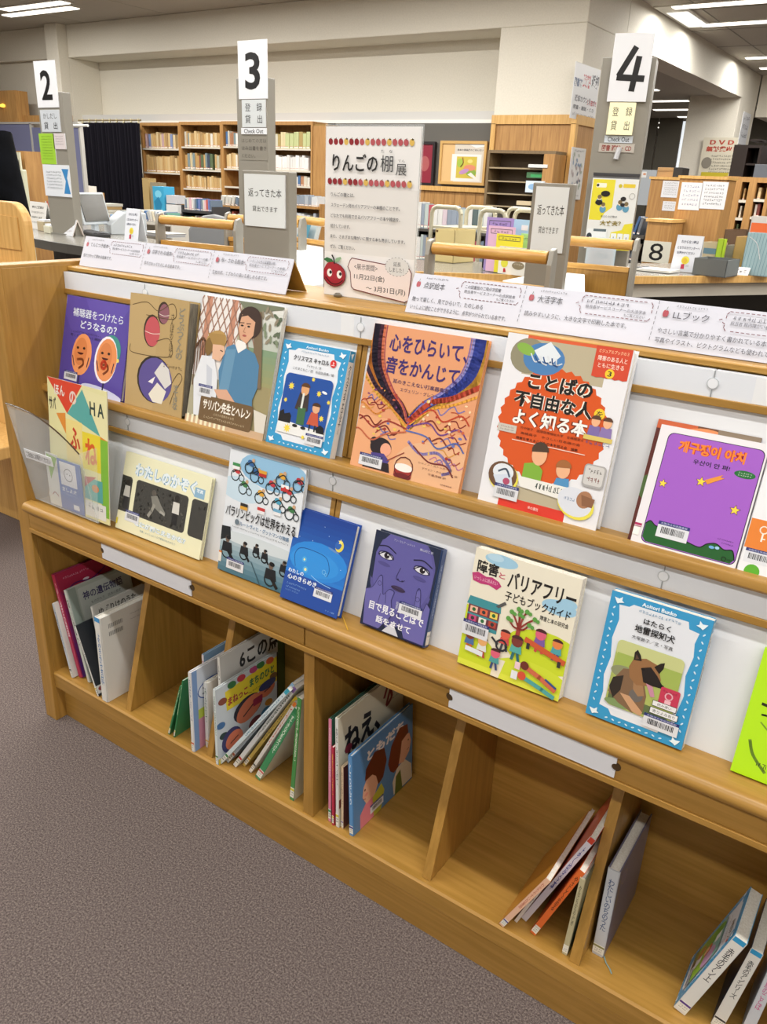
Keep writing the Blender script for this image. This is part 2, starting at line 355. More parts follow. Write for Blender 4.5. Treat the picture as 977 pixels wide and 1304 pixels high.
part(MB().box(X0, X1, 1.3, 1.38, .1, 1.175, WOODX), 'rear_panel')
# apron boards with two paper label holders
for xa, xb in ((X0, -1.446), (-1.446, -.849), (-.847, -.525), (-.525, .12), (.122, .58), (.58, X1)):
    part(MB().box(xa, xb-.001, 1.022, 1.04, .577, .623, WOODX), 'apron_board', bevel=.0008)
part(MB().box(X0, X1, 1.018, 1.05, .566, .577, WOODX), 'apron_edge', bevel=.001)
for xa, xb in ((-1.443, -1.153), (-.529, -.239), (.3, .57)):
    m = MB(); n = 8; r = .007
    P = [(xa, .581), (xb, .581), (xb, .593)]+[(xb-r*math.sin(PI*i/n), .6-r*math.cos(PI*i/n)) for i in range(n+1)]+[(xb, .607), (xb, .619), (xa, .619), (xa, .607)]+[(xa+r*math.sin(PI*i/n), .6+r*math.cos(PI*i/n)) for i in range(n+1)]+[(xa, .593)]
    m.prism(P, 1.0185, 1.0215, M('#eef1f9', .25), 1); part(m, 'paper_label')
    for x in (xa, xb): part(MB().tube((x, 1.0216, .6), (x, 1.0219, .6), .0075, M('#4a3517'), 12), 'finger_notch')
# lower ledge: rounded lip and tray
lip = [(1.05, .623), (1.012, .623), (1.007, .628), (1.006, .634), (1.009, .641), (1.016, .646), (1.034, .6465), (1.037, .642), (1.088, .642), (1.088, .63)]
part(MB().prism(lip, X0, X1, WOODX), 'lower_ledge', smooth=True)
ul = [(1.128, .904), (1.104, .9035), (1.1, .908), (1.1, .918), (1.103, .9225), (1.109, .9235), (1.118, .9235), (1.12, .918), (1.158, .918), (1.158, .904)]
part(MB().prism(ul, X0, X1, WOODX), 'upper_ledge', smooth=True)
JOINTS = [X0, -1.44, -.86, -.245, .37, X1]
for xa, xb in ((X0, -.868), (-.845, .12), (.14, X1)):
    part(MB().prism([(1.082, .642), (1.127, .851), (1.131, .851), (1.086, .642)], xa, xb, WHITEB), 'lower_back_board')
    part(MB().prism([(1.152, .918), (1.195, 1.127), (1.199, 1.127), (1.156, .918)], xa, xb, WHITEB), 'upper_back_board')
for x in (-.857, .13):
    for a, b, z0, z1 in ((1.083, 1.126, .644, .851), (1.153, 1.194, .92, 1.127)): 
        for s_ in (-1, 1): part(MB().prism([(a, z0), (b, z1), (b+.01, z1), (a+.01, z0)], x+s_*.0065-.005, x+s_*.0065+.005, WOODZ), 'stile')
part(MB().prism([(1.112, .85), (1.112, .8615), (1.14, .8615), (1.14, .85)], X0, X1, WOODX), 'lower_rail', bevel=.001)
part(MB().prism([(1.187, 1.126), (1.187, 1.1375), (1.205, 1.1375), (1.205, 1.126)], X0, X1, WOODX), 'upper_rail', bevel=.001)
BAND = M('#e6ebf3', .15); BAND2 = M('#eef2f8', .12)
for xa, xb in zip(JOINTS, JOINTS[1:]):
    for y, z0, z1 in ((1.116, .8615, .9035), (1.19, 1.1375, 1.1755)):
        MB().box(xa+.0008, xb-.0008, y, y+.012, z0, z1, BAND).build('label_strip', shelf)
for x in JOINTS[1:-1]:
    for y, z in ((1.1155, .8825), (1.1895, 1.157)):
        m = MB()
        m.tube((x, y+.0004, z), (x, y-.0008, z), .0085, M('#c4cacf', .2), 16); m.tube((x, y-.0008, z), (x, y-.0012, z), .007, BAND2, 16)
        m.box(x-.0008, x+.0008, y-.0005, y, z-.02, z+.018, M('#9aa0a5', .3)); part(m, 'strip_notch')
for xa, xb in ((-.905, -.875), (-.19, -.12), (-.5, -.47)): part(MB().box(xa, xb, 1.1895, 1.1899, 1.138, 1.175, M('#eef1f5', .1)), 'clear_tape')
part(MB().prism([(1.39, 1.1757), (1.205, 1.1757), (1.201, 1.179), (1.201, 1.185), (1.205, 1.188), (1.225, 1.188), (1.2265, 1.1865), (1.229, 1.188), (1.39, 1.188)], X0, X1, WOODX), 'top_cap', smooth=True)
for x in (-1.435, -1.15, -.85, -.557, -.253, .12, .4, .64):
    if x == -.85 or x == .12: m = MB().box(x-.013, x+.013, 1.038, 1.29, .152, .566, WOODZ)
    else: m = MB().prism([(1.042, .1525), (1.158, .566), (1.288, .566), (1.288, .1525)], x-.0095, x+.0095, WOODZ)
    part(m, 'divider', bevel=.001)
# ---------------------------------------------------------------- picture books standing face out on the two tiers
def face(q, tier, t, side, label, dy=0, **k):
    """q: corners TL TR BR BL of the front cover as seen; they fix where it stands, how wide and how tall it is"""
    up = tier == 'up'; z0 = .9185 if up else .6425; y = (1.116 if up else 1.058)+dy
    ztop = lambda v: (v-y-t*1.03)
    C = Vector((0, 0, CAMZ)); O = Vector((0, y, z0)); h = .25; tb = .2
    for it in range(4):
        n = Vector((0, 1, -tb)); R_ = []
        for p in q: d = ray(*p); R_.append(C+d*((O-C).dot(n)/d.dot(n)))
        w_ = ((R_[1]-R_[0]).length+(R_[2]-R_[3]).length)/2; h = ((R_[0]-R_[3]).length+(R_[1]-R_[2]).length)/2
        lim = [((1.152 if up else 1.082)+.2057*h-y-t*1.03)/h]
        if h > .2: lim.append((1.1835-y-t*1.03)/.216 if up else (1.1115-y-t*1.03)/.21)
        if h > .25: lim.append((1.1995-y-t*1.03)/.264 if up else (1.1155-y-t*1.03)/.25)
        tb = min(lim)
    back = math.atan(tb)
    x = (R_[0].x+R_[3].x+R_[1].x+R_[2].x)/4-w_/2
    o = book(label, w_, h, t, **k); N = Vector((0, math.cos(back), -math.sin(back)))
    P = Vector((x, y, z0+.0005+t*math.sin(back)))
    return place(o, P+N*t if side == 'L' else P+Vector((w_, 0, 0)), -PI/2 if side == 'L' else PI/2, 0, back)
DG = '#33323f'
def a_ears(a):
    a.rect(0, 0, 1, 1, '#57489f'); a.poly([(.3, 0), (1, 0), (.62, .5)], '#5f50a8'); a.poly([(0, .2), (.3, .62), (0, 1)], '#504296')
    a.text('補聴器をつけたら', .12, .12, .9, .21, '#e3ecf2', .006); a.text('どうなるの？', .26, .24, .82, .325, '#e3ecf2', .018)
    hand(a, .12, .36, .6, .385, '#26204f', 4); a.text('聞こえのしくみと補聴器', .12, .395, .64, .425, '#211c48')
    a.ell(.7, .955, .33, .06, '#cfd3ee', .1)
    for x, c in ((.33, '#e8955f'), (.72, '#e39058')):
        a.line([(x, .75), (x-.01, .93)], .02, '#2b2a4a')
        if x > .6: a.ell(x+.05, .5, .15, .17, '#3f8f86', .2); a.ell(x-.01, .6, .17, .25, '#efe9f2', .1); a.circ(x+.17, .58, .02, '#e9d66a')
        a.ell(x, .6, .155, .225, c, .1); a.ell(x-.02, .57, .1, .15, '#d4804c', .1)
        a.ell(x-.07, .535, .02, .014, '#2d1c18'); a.ell(x+.03, .53, .02, .014, '#2d1c18'); a.ell(x-.02, .58, .05, .024, '#4a1818', a0=0, a1=PI, n=9); a.curve([(x-.06, .66), (x+.02, .65), (x+.04, .7), (x-.02, .75)], .025, '#9c5330')
        a.curve([(x-.14, .63), (x-.1, .73)], .012, '#222044'); a.curve([(x+.12, .62), (x+.1, .72)], .012, '#222044')
    a.ring(.69, .655, .035, .03, '#dd4a2c'); a.barcode(.09, .8, .3, .9, 1); a.text('岩崎書店', .5, .955, .62, .97, '#c8c8dd')
face([(84.6, 371.6), (166, 384), (157.5, 510), (77, 487.5)], 'up', .012, 'L', 'purple picture book with two smiling ears, leftmost on the upper tier', cover='#5a4aa2', R=a_ears)
def a_eleph(a):
    a.rect(0, 0, 1, 1, '#b79c6b'); a.rect(0, 0, .5, 1, '#bba070')
    for x, y, r, c in ((.6, .13, .085, '#8d5a66'), (.42, .3, .13, '#c2545c')):
        a.ell(x-.012, y, r+.012, (r+.012), '#3c2c22'); a.ell(x, y+.006, r, r, c); a.curve([(x-r, y+.012), (x, y+.024), (x+r, y+.012)], .006, '#efe6da')
    a.ell(.5, .72, .3, .2*1.05, '#2f2720'); a.ell(.52, .725, .29, .2, '#5b4f93'); a.poly([(.5, .66), (.62, .55), (.74, .6), (.8, .72), (.7, .78)], '#d9d6d2'); a.poly([(.42, .86), (.56, .74), (.72, .8), (.66, .92), (.5, .92)], '#e6e0d0'); a.poly([(.4, .75), (.52, .69), (.48, .76)], '#eeeae8')
    a.curve([(.05, .1), (.3, .06), (.5, .12), (.72, .04), (.8, .1), (.74, .17), (.3, .17)], .008, '#5d4a2e'); a.curve([(.5, .38), (.7, .34), (.78, .42), (.7, .5), (.1, .52), (.05, .45)], .008, '#5d4a2e'); a.curve([(.78, .75), (.9, .62), (.97, .66), (.85, .8), (.8, .9)], .008, '#5d4a2e')
    a.text('どうぶつくんの', .83, .06, .95, .5, '#8c8878', .02, True); a.text('さんぽのえほん', .72, .12, .78, .5, '#5f5138', 0, True); hand(a, .64, .56, .97, .59, '#6a5a3e', 8); a.text('すてきな', .84, .72, .93, .94, '#8c8878', .02, True)
face([(168.9, 372.5), (242.6, 383), (230.5, 532), (157.5, 512)], 'up', .03, 'L', 'thick tan board book with round die-cut holes, second from the left on the upper tier', cover='#b09664', R=a_eleph, pages=grain('grey_board_pages', '#5b564c', '#a39a88', (60, 1, 1), .6, 30, .1))
def a_helen(a):
    a.rect(0, 0, 1, 1, '#a9a389'); a.rect(0, 0, .5, .62, '#e4dfdb'); a.grad(.55, 0, 1, .34, '#dcdcd6', '#b9bfb4', 6); a.grad(.55, .33, 1, .62, '#7e9678', '#98976a', 6); a.poly([(.55, .6), (1, .6), (1, 1), (.55, 1)], '#9a8f68')
    for x in (.1, .42): a.rect(x-.035, 0, x+.035, .6, '#c08a72')
    for i in range(-3, 7): a.line([(.06+i*.08, 0), (.3+i*.08, .42)], .012, '#9b7564'); a.line([(.42-i*.08, 0), (.16-i*.08, .42)], .012, '#9b7564')
    a.poly([(.46, 0), (1, 0), (1, .02), (.8, .05), (.6, .1)], '#777d68')
    R = random.Random(3)
    for i in range(34): a.ell(R.uniform(.55, 1), R.uniform(0, .3), .04, .014, R.choice(('#5e6a55', '#7d8a70', '#8d8471')), R.uniform(0, 3), n=6)
    a.poly([(.66, .05), (.76, .06), (.82, .3), (.88, .62), (.78, .62), (.72, .3)], '#776650')
    for i in range(6): a.line([(.0+i*.03, .36), (.03+i*.035, .7)], .012, '#5f4230')
    a.curve([(0, .4), (.1, .33), (.18, .5), (.16, .66)], .02, '#6b4b34')
    # woman in a blue jumper
    a.poly([(.4, .36), (.48, .33), (.62, .34), (.75, .37), (.82, .45), (.84, .62), (.8, .72), (.66, .78), (.4, .74), (.34, .55)], '#4f7fa3'); a.poly([(.4, .38), (.52, .36), (.5, .7), (.38, .7)], '#6591b0'); a.poly([(.5, .33), (.55, .39), (.64, .34), (.62, .3), (.52, .29)], '#ece8e4')
    a.ell(.63, .13, .14, .1, '#3f2f2a'); a.ell(.68, .17, .1, .09, '#3f2f2a'); a.poly([(.53, .1), (.63, .08), (.7, .14), (.7, .24), (.63, .31), (.55, .28), (.51, .2)], '#d3a283'); a.poly([(.51, .12), (.58, .07), (.68, .08), (.7, .14), (.6, .1)], '#3f2f2a')
    for x in (.55, .63): a.ell(x, .18, .018, .007, '#2c2320'); a.line([(x-.03, .162), (x+.02, .158)], .008, '#4c3329')
    a.line([(.59, .19), (.575, .225), (.6, .228)], .007, '#a87458'); a.ell(.595, .252, .025, .008, '#a7554d')
    # child in a white blouse
    a.poly([(.1, .46), (.26, .45), (.34, .6), (.36, .76), (.5, .8), (.46, .93), (.1, .93), (.04, .66)], '#dcdfe4'); a.poly([(.18, .52), (.26, .55), (.3, .76), (.24, .78)], '#c3c8d2')
    a.ell(.26, .33, .13, .08, '#b39055', -.3); a.ell(.18, .38, .05, .07, '#7d6136'); a.poly([(.22, .34), (.37, .36), (.39, .41), (.34, .48), (.24, .47)], '#dcb194'); a.line([(.33, .395), (.36, .4)], .01, '#40302a'); a.poly([(.14, .28), (.36, .27), (.38, .35), (.22, .36)], '#a5834b')
    a.poly([(.32, .7), (.48, .68), (.6, .76), (.68, .8), (.6, .84), (.42, .79)], '#d4a58a'); a.poly([(.62, .74), (.8, .7), (.82, .78), (.72, .82)], '#4f7fa3')
    a.poly([(.84, .78), (1, .8), (1, 1), (.9, .97)], '#d8d2c6'); a.rect(0, .94, 1, 1, '#c8a988')
    for i in range(9): a.rect(.02+i*.06, .93, .05+i*.06, 1, '#e9e4c4')
    a.rrect(.17, .76, .84, .96, .03, '#6e5639'); a.text('サリバン先生とヘレン', .21, .785, .81, .87, '#f3ece0', .03); a.text('ふたりの奇跡の４か月', .36, .88, .62, .9, '#cbb795'); hand(a, .24, .915, .76, .935, '#cbb795', 4); a.barcode(.12, .68, .3, .77, 2)
face([(255, 373.7), (357, 388), (342.5, 560), (241.5, 536)], 'up', .011, 'L', 'picture book of a woman in a blue jumper beside a child in white', cover='#d8d6d0', R=a_helen)
def blue_frame(a):
    B = '#3596c8'; W = '#dfe3ea'; a.rect(0, 0, 1, 1, B)
    P = [(.1, .09), (.2, .085), (.24, .06), (.78, .06), (.8, .11), (.9, .12), (.88, .2), (.9, .3), (.87, .45), (.9, .6), (.87, .75), (.88, .86), (.78, .88), (.74, .94), (.26, .94), (.22, .9), (.12, .89), (.13, .78), (.1, .65), (.13, .5), (.1, .35), (.13, .2)]
    a.poly(P, W); R = random.Random(5)
    for i in range(14): a.ell(.055, .12+i*.057, .018, .006, '#cfe7f4', .9 if i % 2 else -.9, n=6); a.ell(.945, .12+i*.057, .018, .006, '#cfe7f4', .9 if i % 2 else -.9, n=6)
    for i in range(9): a.ell(.22+i*.07, .97, .018, .006, '#cfe7f4', .4 if i % 2 else -.4, n=6)
    for x, y in ((.09, .055), (.91, .055), (.08, .95), (.92, .95)):
        s = 1 if x < .5 else -1; a.poly([(x-.05*s, y-.015), (x, y-.01), (x+.03*s, y-.03), (x+.03*s, y), (x+.055*s, y+.01), (x+.01*s, y+.02), (x-.01*s, y+.03), (x-.03*s, y+.01)], '#e6f2f8')
def a_carol(a):
    blue_frame(a); a.text('Aoitori Bunko', .36, .025, .7, .05, '#dff0f8', .02); hand(a, .3, .075, .72, .092, '#4f86a5', 2)
    a.text('クリスマス キャロル', .2, .125, .74, .175, '#1b1b1f', .02); a.circ(.8, .145, .045, '#cf2b2b'); a.text('上', .775, .128, .825, .162, '#ffffff', .01)
    a.text('ディケンズ／作', .42, .195, .64, .22, '#30343a'); a.text('こだまともこ／訳　杉田比呂美／絵', .22, .235, .84, .262, '#30343a')
    a.rrect(.14, .3, .86, .87, .06, '#1d4d9c'); a.poly([(.14, .74), (.5, .77), (.86, .78), (.86, .87), (.14, .87)], '#e5e6e4'); a.poly([(.14, .68), (.2, .65), (.22, .69), (.3, .67), (.33, .7), (.33, .77), (.14, .77)], '#16161c'); a.poly([(.72, .76), (.78, .72), (.84, .74), (.86, .8), (.74, .8)], '#16161c')
    for x, y, r in ((.25, .42, .05), (.56, .32, .03), (.68, .44, .04), (.2, .56, .03), (.78, .66, .04), (.84, .5, .03), (.3, .82, .06), (.56, .87, .03)): a.star(x, y, r, '#f0d449', 8, .5)
    a.poly([(.4, .46), (.54, .46), (.56, .62), (.5, .64), (.36, .62)], '#3b3130'); a.poly([(.41, .6), (.53, .6), (.54, .76), (.42, .76)], '#3d6a45'); a.ell(.47, .43, .06, .055, '#d8a070'); a.ell(.47, .405, .07, .04, '#5a3a22', a0=PI, a1=2*PI, n=9); a.ell(.41, .78, .04, .015, '#202020'); a.ell(.54, .785, .04, .015, '#202020'); a.line([(.46, .47), (.46, .6)], .03, '#d8dcd8')
    a.poly([(.62, .62), (.72, .62), (.76, .74), (.58, .74)], '#c2563e'); a.ell(.68, .58, .055, .045, '#dca983'); a.ell(.68, .56, .065, .035, '#4a2f20', a0=PI, a1=2*PI, n=9); a.line([(.63, .74), (.63, .79)], .02, '#2b2b2b'); a.line([(.71, .74), (.71, .79)], .02, '#2b2b2b'); a.ell(.76, .42, .04, .012, '#e8ecf0', .2); a.barcode(.6, .82, .86, .92, 7)
def s_blue(t1, t2='', c='#2a2a30'):
    def f(a):
        a.rect(0, 0, 1, 1, '#e3e1dc'); a.rect(0, 0, 1, .1, '#3596c8'); a.poly([(.2, .03), (.8, .02), (.5, .08)], '#e8f2f6'); a.text(t1, .25, .13, .75, .13+.055*len(t1), c, .02, True)
        if t2: a.text(t2, .35, .62, .65, .62+.03*len(t2), '#3c3c40', 0, True)
    return f
face([(355.5, 432.3), (440, 445.8), (428, 583.4), (345.6, 566)], 'up', .017, 'R', 'blue-bordered novel with a father and child under yellow stars on the upper tier', cover='#3596c8', spine='#d9dfe2', L=a_carol, S=s_blue('クリスマスキャロル上', 'ディケンズ'), soft=True)
def a_heart(a):
    a.rect(0, 0, 1, 1, '#e3a478')
    a.poly([(0, 0), (1, 0), (1, .62), (0, .62)], '#dc9a70'); a.ell(.8, .9, .4, .2, '#e2b088'); R = random.Random(11)
    # flowing ribbons that meet like the point of a heart
    def rib(off, w_, cl, cr):
        a.curve([(.12-off, -.02), (.13-off, .14), (.17-off, .28), (.28-off*.8, .42), (.4-off*.4, .52), (.46, .63)], w_, cl)
        a.curve([(.86+off, -.02), (.86+off, .12), (.82+off, .25), (.7+off*.8, .37), (.55+off*.4, .48), (.46, .63)], w_, cr)
    rib(.13, .1, '#d98a3c', '#d7a33e'); rib(.085, .07, '#271f33', '#3a4aa6'); rib(.045, .04, '#4b2438', '#2e3f98'); rib(.02, .022, '#c96a4a', '#8a86c4'); rib(.0, .01, '#a14454', '#7c6aa8')
    a.curve([(.0, .3), (.12, .42), (.28, .5), (.45, .64)], .035, '#3b2436'); a.curve([(.0, .36), (.14, .47), (.3, .55), (.45, .65)], .02, '#d7a33e'); a.curve([(1, .3), (.8, .4), (.62, .46), (.47, .6)], .04, '#b8452f'); a.curve([(1, .36), (.82, .44), (.64, .5), (.48, .62)], .02, '#e2a03c')
    for i in range(6): s = -1 if i % 2 else 1; y = .5+i*.045; a.curve([(.46, .63+i*.01), (.46+s*.18, y), (.46+s*.3, y+.06), (.46+s*.44, y+.0), (.46+s*.52, y+.05)], .012, ('#c4492f', '#d98a3c', '#7a4c8c', '#a23a34', '#5d6fb0', '#c96a4a')[i])
    for i in range(70): x = R.uniform(.02, .98); y = R.uniform(.42, .8); a.k -= i > 0; a.ell(x, y, R.uniform(.008, .018), R.uniform(.006, .012), R.choice(('#a83a30', '#c86246', '#6a76b4', '#e2c05a', '#7d3a6e', '#efd2a8')), n=7) if abs(x-.46) > .1 else 0
    for i in range(34):
        x = R.uniform(.04, .96); y = R.uniform(.46, .84); s = R.uniform(.04, .09)
        if abs(x-.46) < .14 or (x < .45 and y > .76): continue
        a.k -= 1; a.curve([(x-s, y+R.uniform(-.02, .02)), (x-s*.3, y-.02), (x+s*.3, y+.015), (x+s, y+R.uniform(-.03, .01))], .009, R.choice(('#a8452f', '#c2603c', '#7a3a3a', '#d99a4a', '#7d78b4', '#c47a9a', '#8a2f2c')), 4)
    a.k += 1
    for x, y in ((.12, .66), (.3, .7), (.7, .6), (.8, .7)): a.curve([(x-.1, y), (x-.03, y-.03), (x+.05, y+.02), (x+.1, y-.02)], .012, '#8b3a2f')
    a.curve([(.5, .74), (.62, .8), (.76, .77), (.86, .82), (.9, .87), (.84, .9)], .022, '#8e80b8'); a.curve([(.55, .76), (.7, .84), (.85, .84), (.93, .9)], .012, '#7a3030')
    a.text('心をひらいて、', .17, .05, .86, .165, '#3c2a6e', .022); a.text('音をかんじて', .17, .2, .82, .315, '#3c2a6e', .022); a.text('耳のきこえない打楽器奏者', .26, .345, .76, .375, '#4a3560', .01); a.text('エヴェリン・グレニー', .34, .395, .68, .42, '#4a3560')
    a.ell(.26, .82, .1, .065, '#231a24'); a.ell(.19, .79, .035, .03, '#231a24'); a.ell(.31, .83, .05, .045, '#e8a487'); a.poly([(.18, .87), (.3, .86), (.36, .9), (.34, .94), (.2, .94)], '#4b3f86'); a.poly([(.14, .92), (.36, .92), (.38, .98), (.12, .98)], '#231a24')
    a.line([(.34, .9), (.48, .82)], .008, '#8b3a2f'); a.rect(.42, .92, .58, .98, '#9a2f2c'); a.ell(.5, .92, .085, .028, '#efe9e2'); a.ell(.5, .98, .08, .022, '#6e1f24'); a.ring(.5, .92, .083, .008, '#5b1c20', 12)
    a.text('シャノン・ストッカー 文', .62, .85, .92, .865, '#6b3a34'); a.text('デヴォン・ホルズワース 絵', .66, .882, .97, .897, '#6b3a34'); a.text('千葉茂樹 訳', .72, .912, .88, .927, '#6b3a34'); a.text('光村教育図書', .84, .96, .94, .97, '#6b3a34'); a.barcode(.08, .885, .3, .97, 3)
face([(473.7, 408.5), (620.4, 431), (587.2, 627.6), (450.9, 592)], 'up', .011, 'L', 'orange picture book with swirling ribbons above a girl playing a drum', cover='#e6a06c', R=a_heart)
def a_kotoba(a):
    a.rect(0, 0, 1, 1, '#e6e6ea'); a.rect(.17, 0, .82, .22, '#b8ad92'); a.rect(.17, 0, .82, .018, '#d9603a'); a.rect(.18, .8, .74, 1, '#b8ad92'); a.rect(.18, .94, .74, 1, '#d6382a')
    a.rect(.17, .25, .82, .86, '#e6e6ea')
    P = []
    for i in range(72): r = .405 if i % 2 else .425; t = 2*PI*i/72; r *= 1.05; P.append((.49+r*math.cos(t), .49+r*a.asp*math.sin(t)))
    a.poly(P, '#d4551f')
    a.ell(.2, .115, .15, .1, '#8f8a72'); a.ell(.33, .12, .17, .09, '#4b7fb5'); a.poly([(.24, .08), (.36, .02), (.46, .09), (.4, .14), (.3, .13)], '#dfe6ec'); a.ell(.17, .08, .08, .03, '#86b04a', .3)
    for i in range(7): a.curve([(.22+i*.035, .1+.01*(i % 2)), (.26+i*.03, .14), (.3+i*.03, .13+.01*(i % 3))], .01, '#2f568d' if i % 2 else '#e8edf2')
    a.poly([(.72, .0), (.99, .0), (.99, .165), (.96, .17), (.93, .165), (.9, .172), (.87, .165), (.84, .17), (.8, .165), (.76, .17), (.72, .165)], '#cf4a33'); a.text('ビジュアルブックの３', .745, .015, .965, .035, '#f0c9a0', .01); a.text('障害のある人と', .745, .05, .965, .078, '#f6ded0', .01); a.text('ともに生きる', .755, .088, .95, .114, '#f6ded0', .01); a.circ(.855, .142, .035, '#f0c932'); a.text('3', .84, .128, .87, .156, '#2b2b2b', .02)
    a.text('ことばの', .24, .2, .76, .295, '#151515', .035, out='#f1e6d8'); a.text('不自由な人', .15, .31, .79, .405, '#151515', .035, out='#f1e6d8'); a.text('よく知る本', .17, .415, .78, .51, '#f3f1ec', .03, out='#6b2b12'); a.circ(.845, .365, .042, '#f0c932'); a.text('を', .82, .347, .87, .383, '#2b2b2b', .01)
    a.text('竹中智子　国際医療福祉大学　言語聴覚士', .25, .515, .77, .53, '#4a1c0c'); a.text('高橋英子　やさしい日本語の会', .26, .545, .75, .56, '#4a1c0c'); a.text('障害を考えるこどもの本を知る会　編集', .23, .575, .74, .592, '#3a1408', .01); a.line([(.2, .6), (.8, .6)], .006, '#f0d8c8')
    a.rect(.06, .52, .22, .565, '#c9c4ba'); hand(a, .08, .53, .2, .54, '#7a3a34', 2); hand(a, .08, .545, .2, .556, '#55504c', 3)
    # children at a counter
    for x, c in ((.83, '#7b6aa6'), (.92, '#8a76ae')): a.poly([(x-.04, .43), (x+.04, .43), (x+.05, .5), (x-.05, .5)], c); a.ell(x, .405, .033, .03, '#e9b28a'); a.ell(x, .395, .038, .024, '#5a3b2c', a0=PI, a1=2*PI, n=8)
    a.poly([(.76, .485), (.98, .485), (.98, .51), (.76, .51)], '#d8c268'); hand(a, .78, .515, .97, .535, '#34508c', 3)
    a.poly([(.34, .72), (.44, .7), (.5, .74), (.5, .81), (.34, .81)], '#7fae3c'); a.ell(.45, .655, .062, .062, '#e9b28a'); a.ell(.45, .63, .07, .05, '#4a382c', a0=PI*.9, a1=2*PI, n=9)
    a.poly([(.62, .76), (.72, .75), (.74, .84), (.6, .82)], '#4f8fc0'); a.ell(.66, .71, .055, .048, '#e9b28a'); a.ell(.66, .69, .062, .04, '#a0663a', a0=PI*.9, a1=2*PI, n=9); a.poly([(.3, .8), (.76, .8), (.76, .88), (.34, .86)], '#e9e8e2'); hand(a, .46, .81, .7, .85, '#3c4a44', 6, 8)
    a.rrect(.82, .64, .99, .77, .03, '#a9a7a6'); a.rrect(.83, .648, .975, .757, .02, '#cfcdca'); hand(a, .85, .665, .96, .69, '#5a5552', 7, 5); hand(a, .85, .71, .96, .74, '#7a3a34', 9, 4)
    a.ell(.19, .83, .13, .085, '#e8dc52', .2); a.ell(.18, .82, .125, .082, '#6b4c36', .2); a.ell(.18, .8, .09, .05, '#dfe5ec'); a.poly([(.1, .83), (.25, .8), (.28, .87), (.16, .9)], '#cfd8e6'); a.curve([(.14, .8), (.2, .78), (.24, .82)], .015, '#55657a'); a.ell(.22, .85, .03, .02, '#b04a6a')
    a.ell(.81, .88, .15, .085, '#e8dc52', .25); a.ell(.8, .87, .14, .08, '#d9dde6', .25); a.ell(.87, .845, .06, .05, '#a87858', .3); a.poly([(.84, .82), (.95, .83), (.94, .88), (.86, .88)], '#8a5f44'); hand(a, .71, .85, .8, .87, '#6f86a8', 2, 4)
    a.text('金の星社', .44, .958, .53, .978, '#f3c9bf', .02); a.barcode(.13, .87, .34, .955, 4)
face([(647, 420.7), (803, 444), (765, 677), (611, 633)], 'up', .022, 'L', 'tall white book with a big scalloped orange circle and black title', cover='#e2e3e7', R=a_kotoba)
def a_back7(a):
    a.rect(0, 0, 1, 1, '#6f4a38'); a.rect(0, 0, .4, .07, '#c4603c'); a.ell(.5, .1, .25, .09, '#d98a5a'); a.rect(.0, .07, .2, 1, '#5d2a26'); a.ell(.05, .55, .08, .1, '#4f6a3a'); a.rect(.6, .0, 1, .08, '#8a7a68'); a.ell(.3, .9, .2, .1, '#3c2a22')
face([(836.5, 528), (965, 551), (934, 716), (804.5, 683)], 'up', .005, 'L', 'dark red and brown book peeping out behind the purple white-framed book', cover='#5d2a26', R=a_back7, soft=True, dy=.0095)
def a_purple(a):
    a.rect(0, 0, 1, 1, '#e2dfe2'); a.rrect(.09, .05, .985, .975, .06, '#1c1330'); a.rrect(.097, .055, .978, .97, .058, '#9d5cc0')
    P = [(.1, .82), (.14, .79), (.2, .82), (.28, .82), (.35, .86), (.5, .88), (.64, .9), (.7, .86), (.78, .84), (.86, .87), (.93, .86), (.96, .9), (.97, .93), (.94, .965), (.14, .965), (.1, .93)]
    a.poly(P, '#1f5a2a'); a.curve([P[i] for i in range(13)], .01, '#141414')
    a.text('개구쟁이 아치', .21, .095, .83, .19, '#f0822e', .04, out='#b3262c'); a.text('우산이 안 펴!', .38, .225, .72, .265, '#1b1430', .02); a.ell(.86, .265, .095, .03, '#1f6b34'); hand(a, .8, .25, .92, .262, '#d8e6d4', 3, 6); hand(a, .8, .268, .92, .28, '#d8e6d4', 4, 6)
    for x, y, r in ((.16, .47, .04), (.5, .39, .045), (.86, .55, .045)): a.star(x, y, r+.008, '#20162c'); a.star(x, y, r, '#f2cf4a')
    a.poly([(.53, .37), (.68, .3), (.66, .325), (.7, .325), (.56, .4)], '#e0913a'); a.ell(.75, .875, .025, .012, '#6fa6d8'); a.ell(.8, .87, .02, .012, '#9cc4e4'); hand(a, .78, .79, .93, .803, '#3c1c50', 5, 8); hand(a, .82, .815, .93, .827, '#3c1c50', 6, 6)
    a.barcode(.22, .77, .52, .9, 5); a.rect(0, .83, .07, .86, '#a8285a'); a.rect(.0, .85, .07, .855, '#e2dfe2'); a.rect(.0, .865, .06, .93, '#f2efe9'); a.ring(.88, .94, .02, .006, '#0c1c10', 8); a.text('비룡소', .91, .932, .96, .948, '#0c1c10')
face([(841, 538.5), (975, 561.5), (944, 725), (806, 687.7)], 'up', .008, 'L', 'purple picture book in a white rounded frame with Korean title and yellow stars', cover='#e2dfe2', R=a_purple)
def a_key(a):
    a.rect(0, 0, 1, 1, '#e4e5e8'); a.rrect(-.05, .54, .5, .79, .04, '#dd7f35'); a.ring(.17, .62, .045, .014, '#f0e6d8', 12); a.rect(.16, .65, .18, .72, '#f0e6d8'); a.rect(.18, .69, .21, .7, '#f0e6d8')
    a.text('かぎ', .1, .1, .4, .2, '#3a4a5a', .02); a.circ(.16, .98, .09, '#5aa62e'); a.circ(.7, .4, .16, '#e9cf5a'); a.barcode(.03, .79, .38, .91, 6)
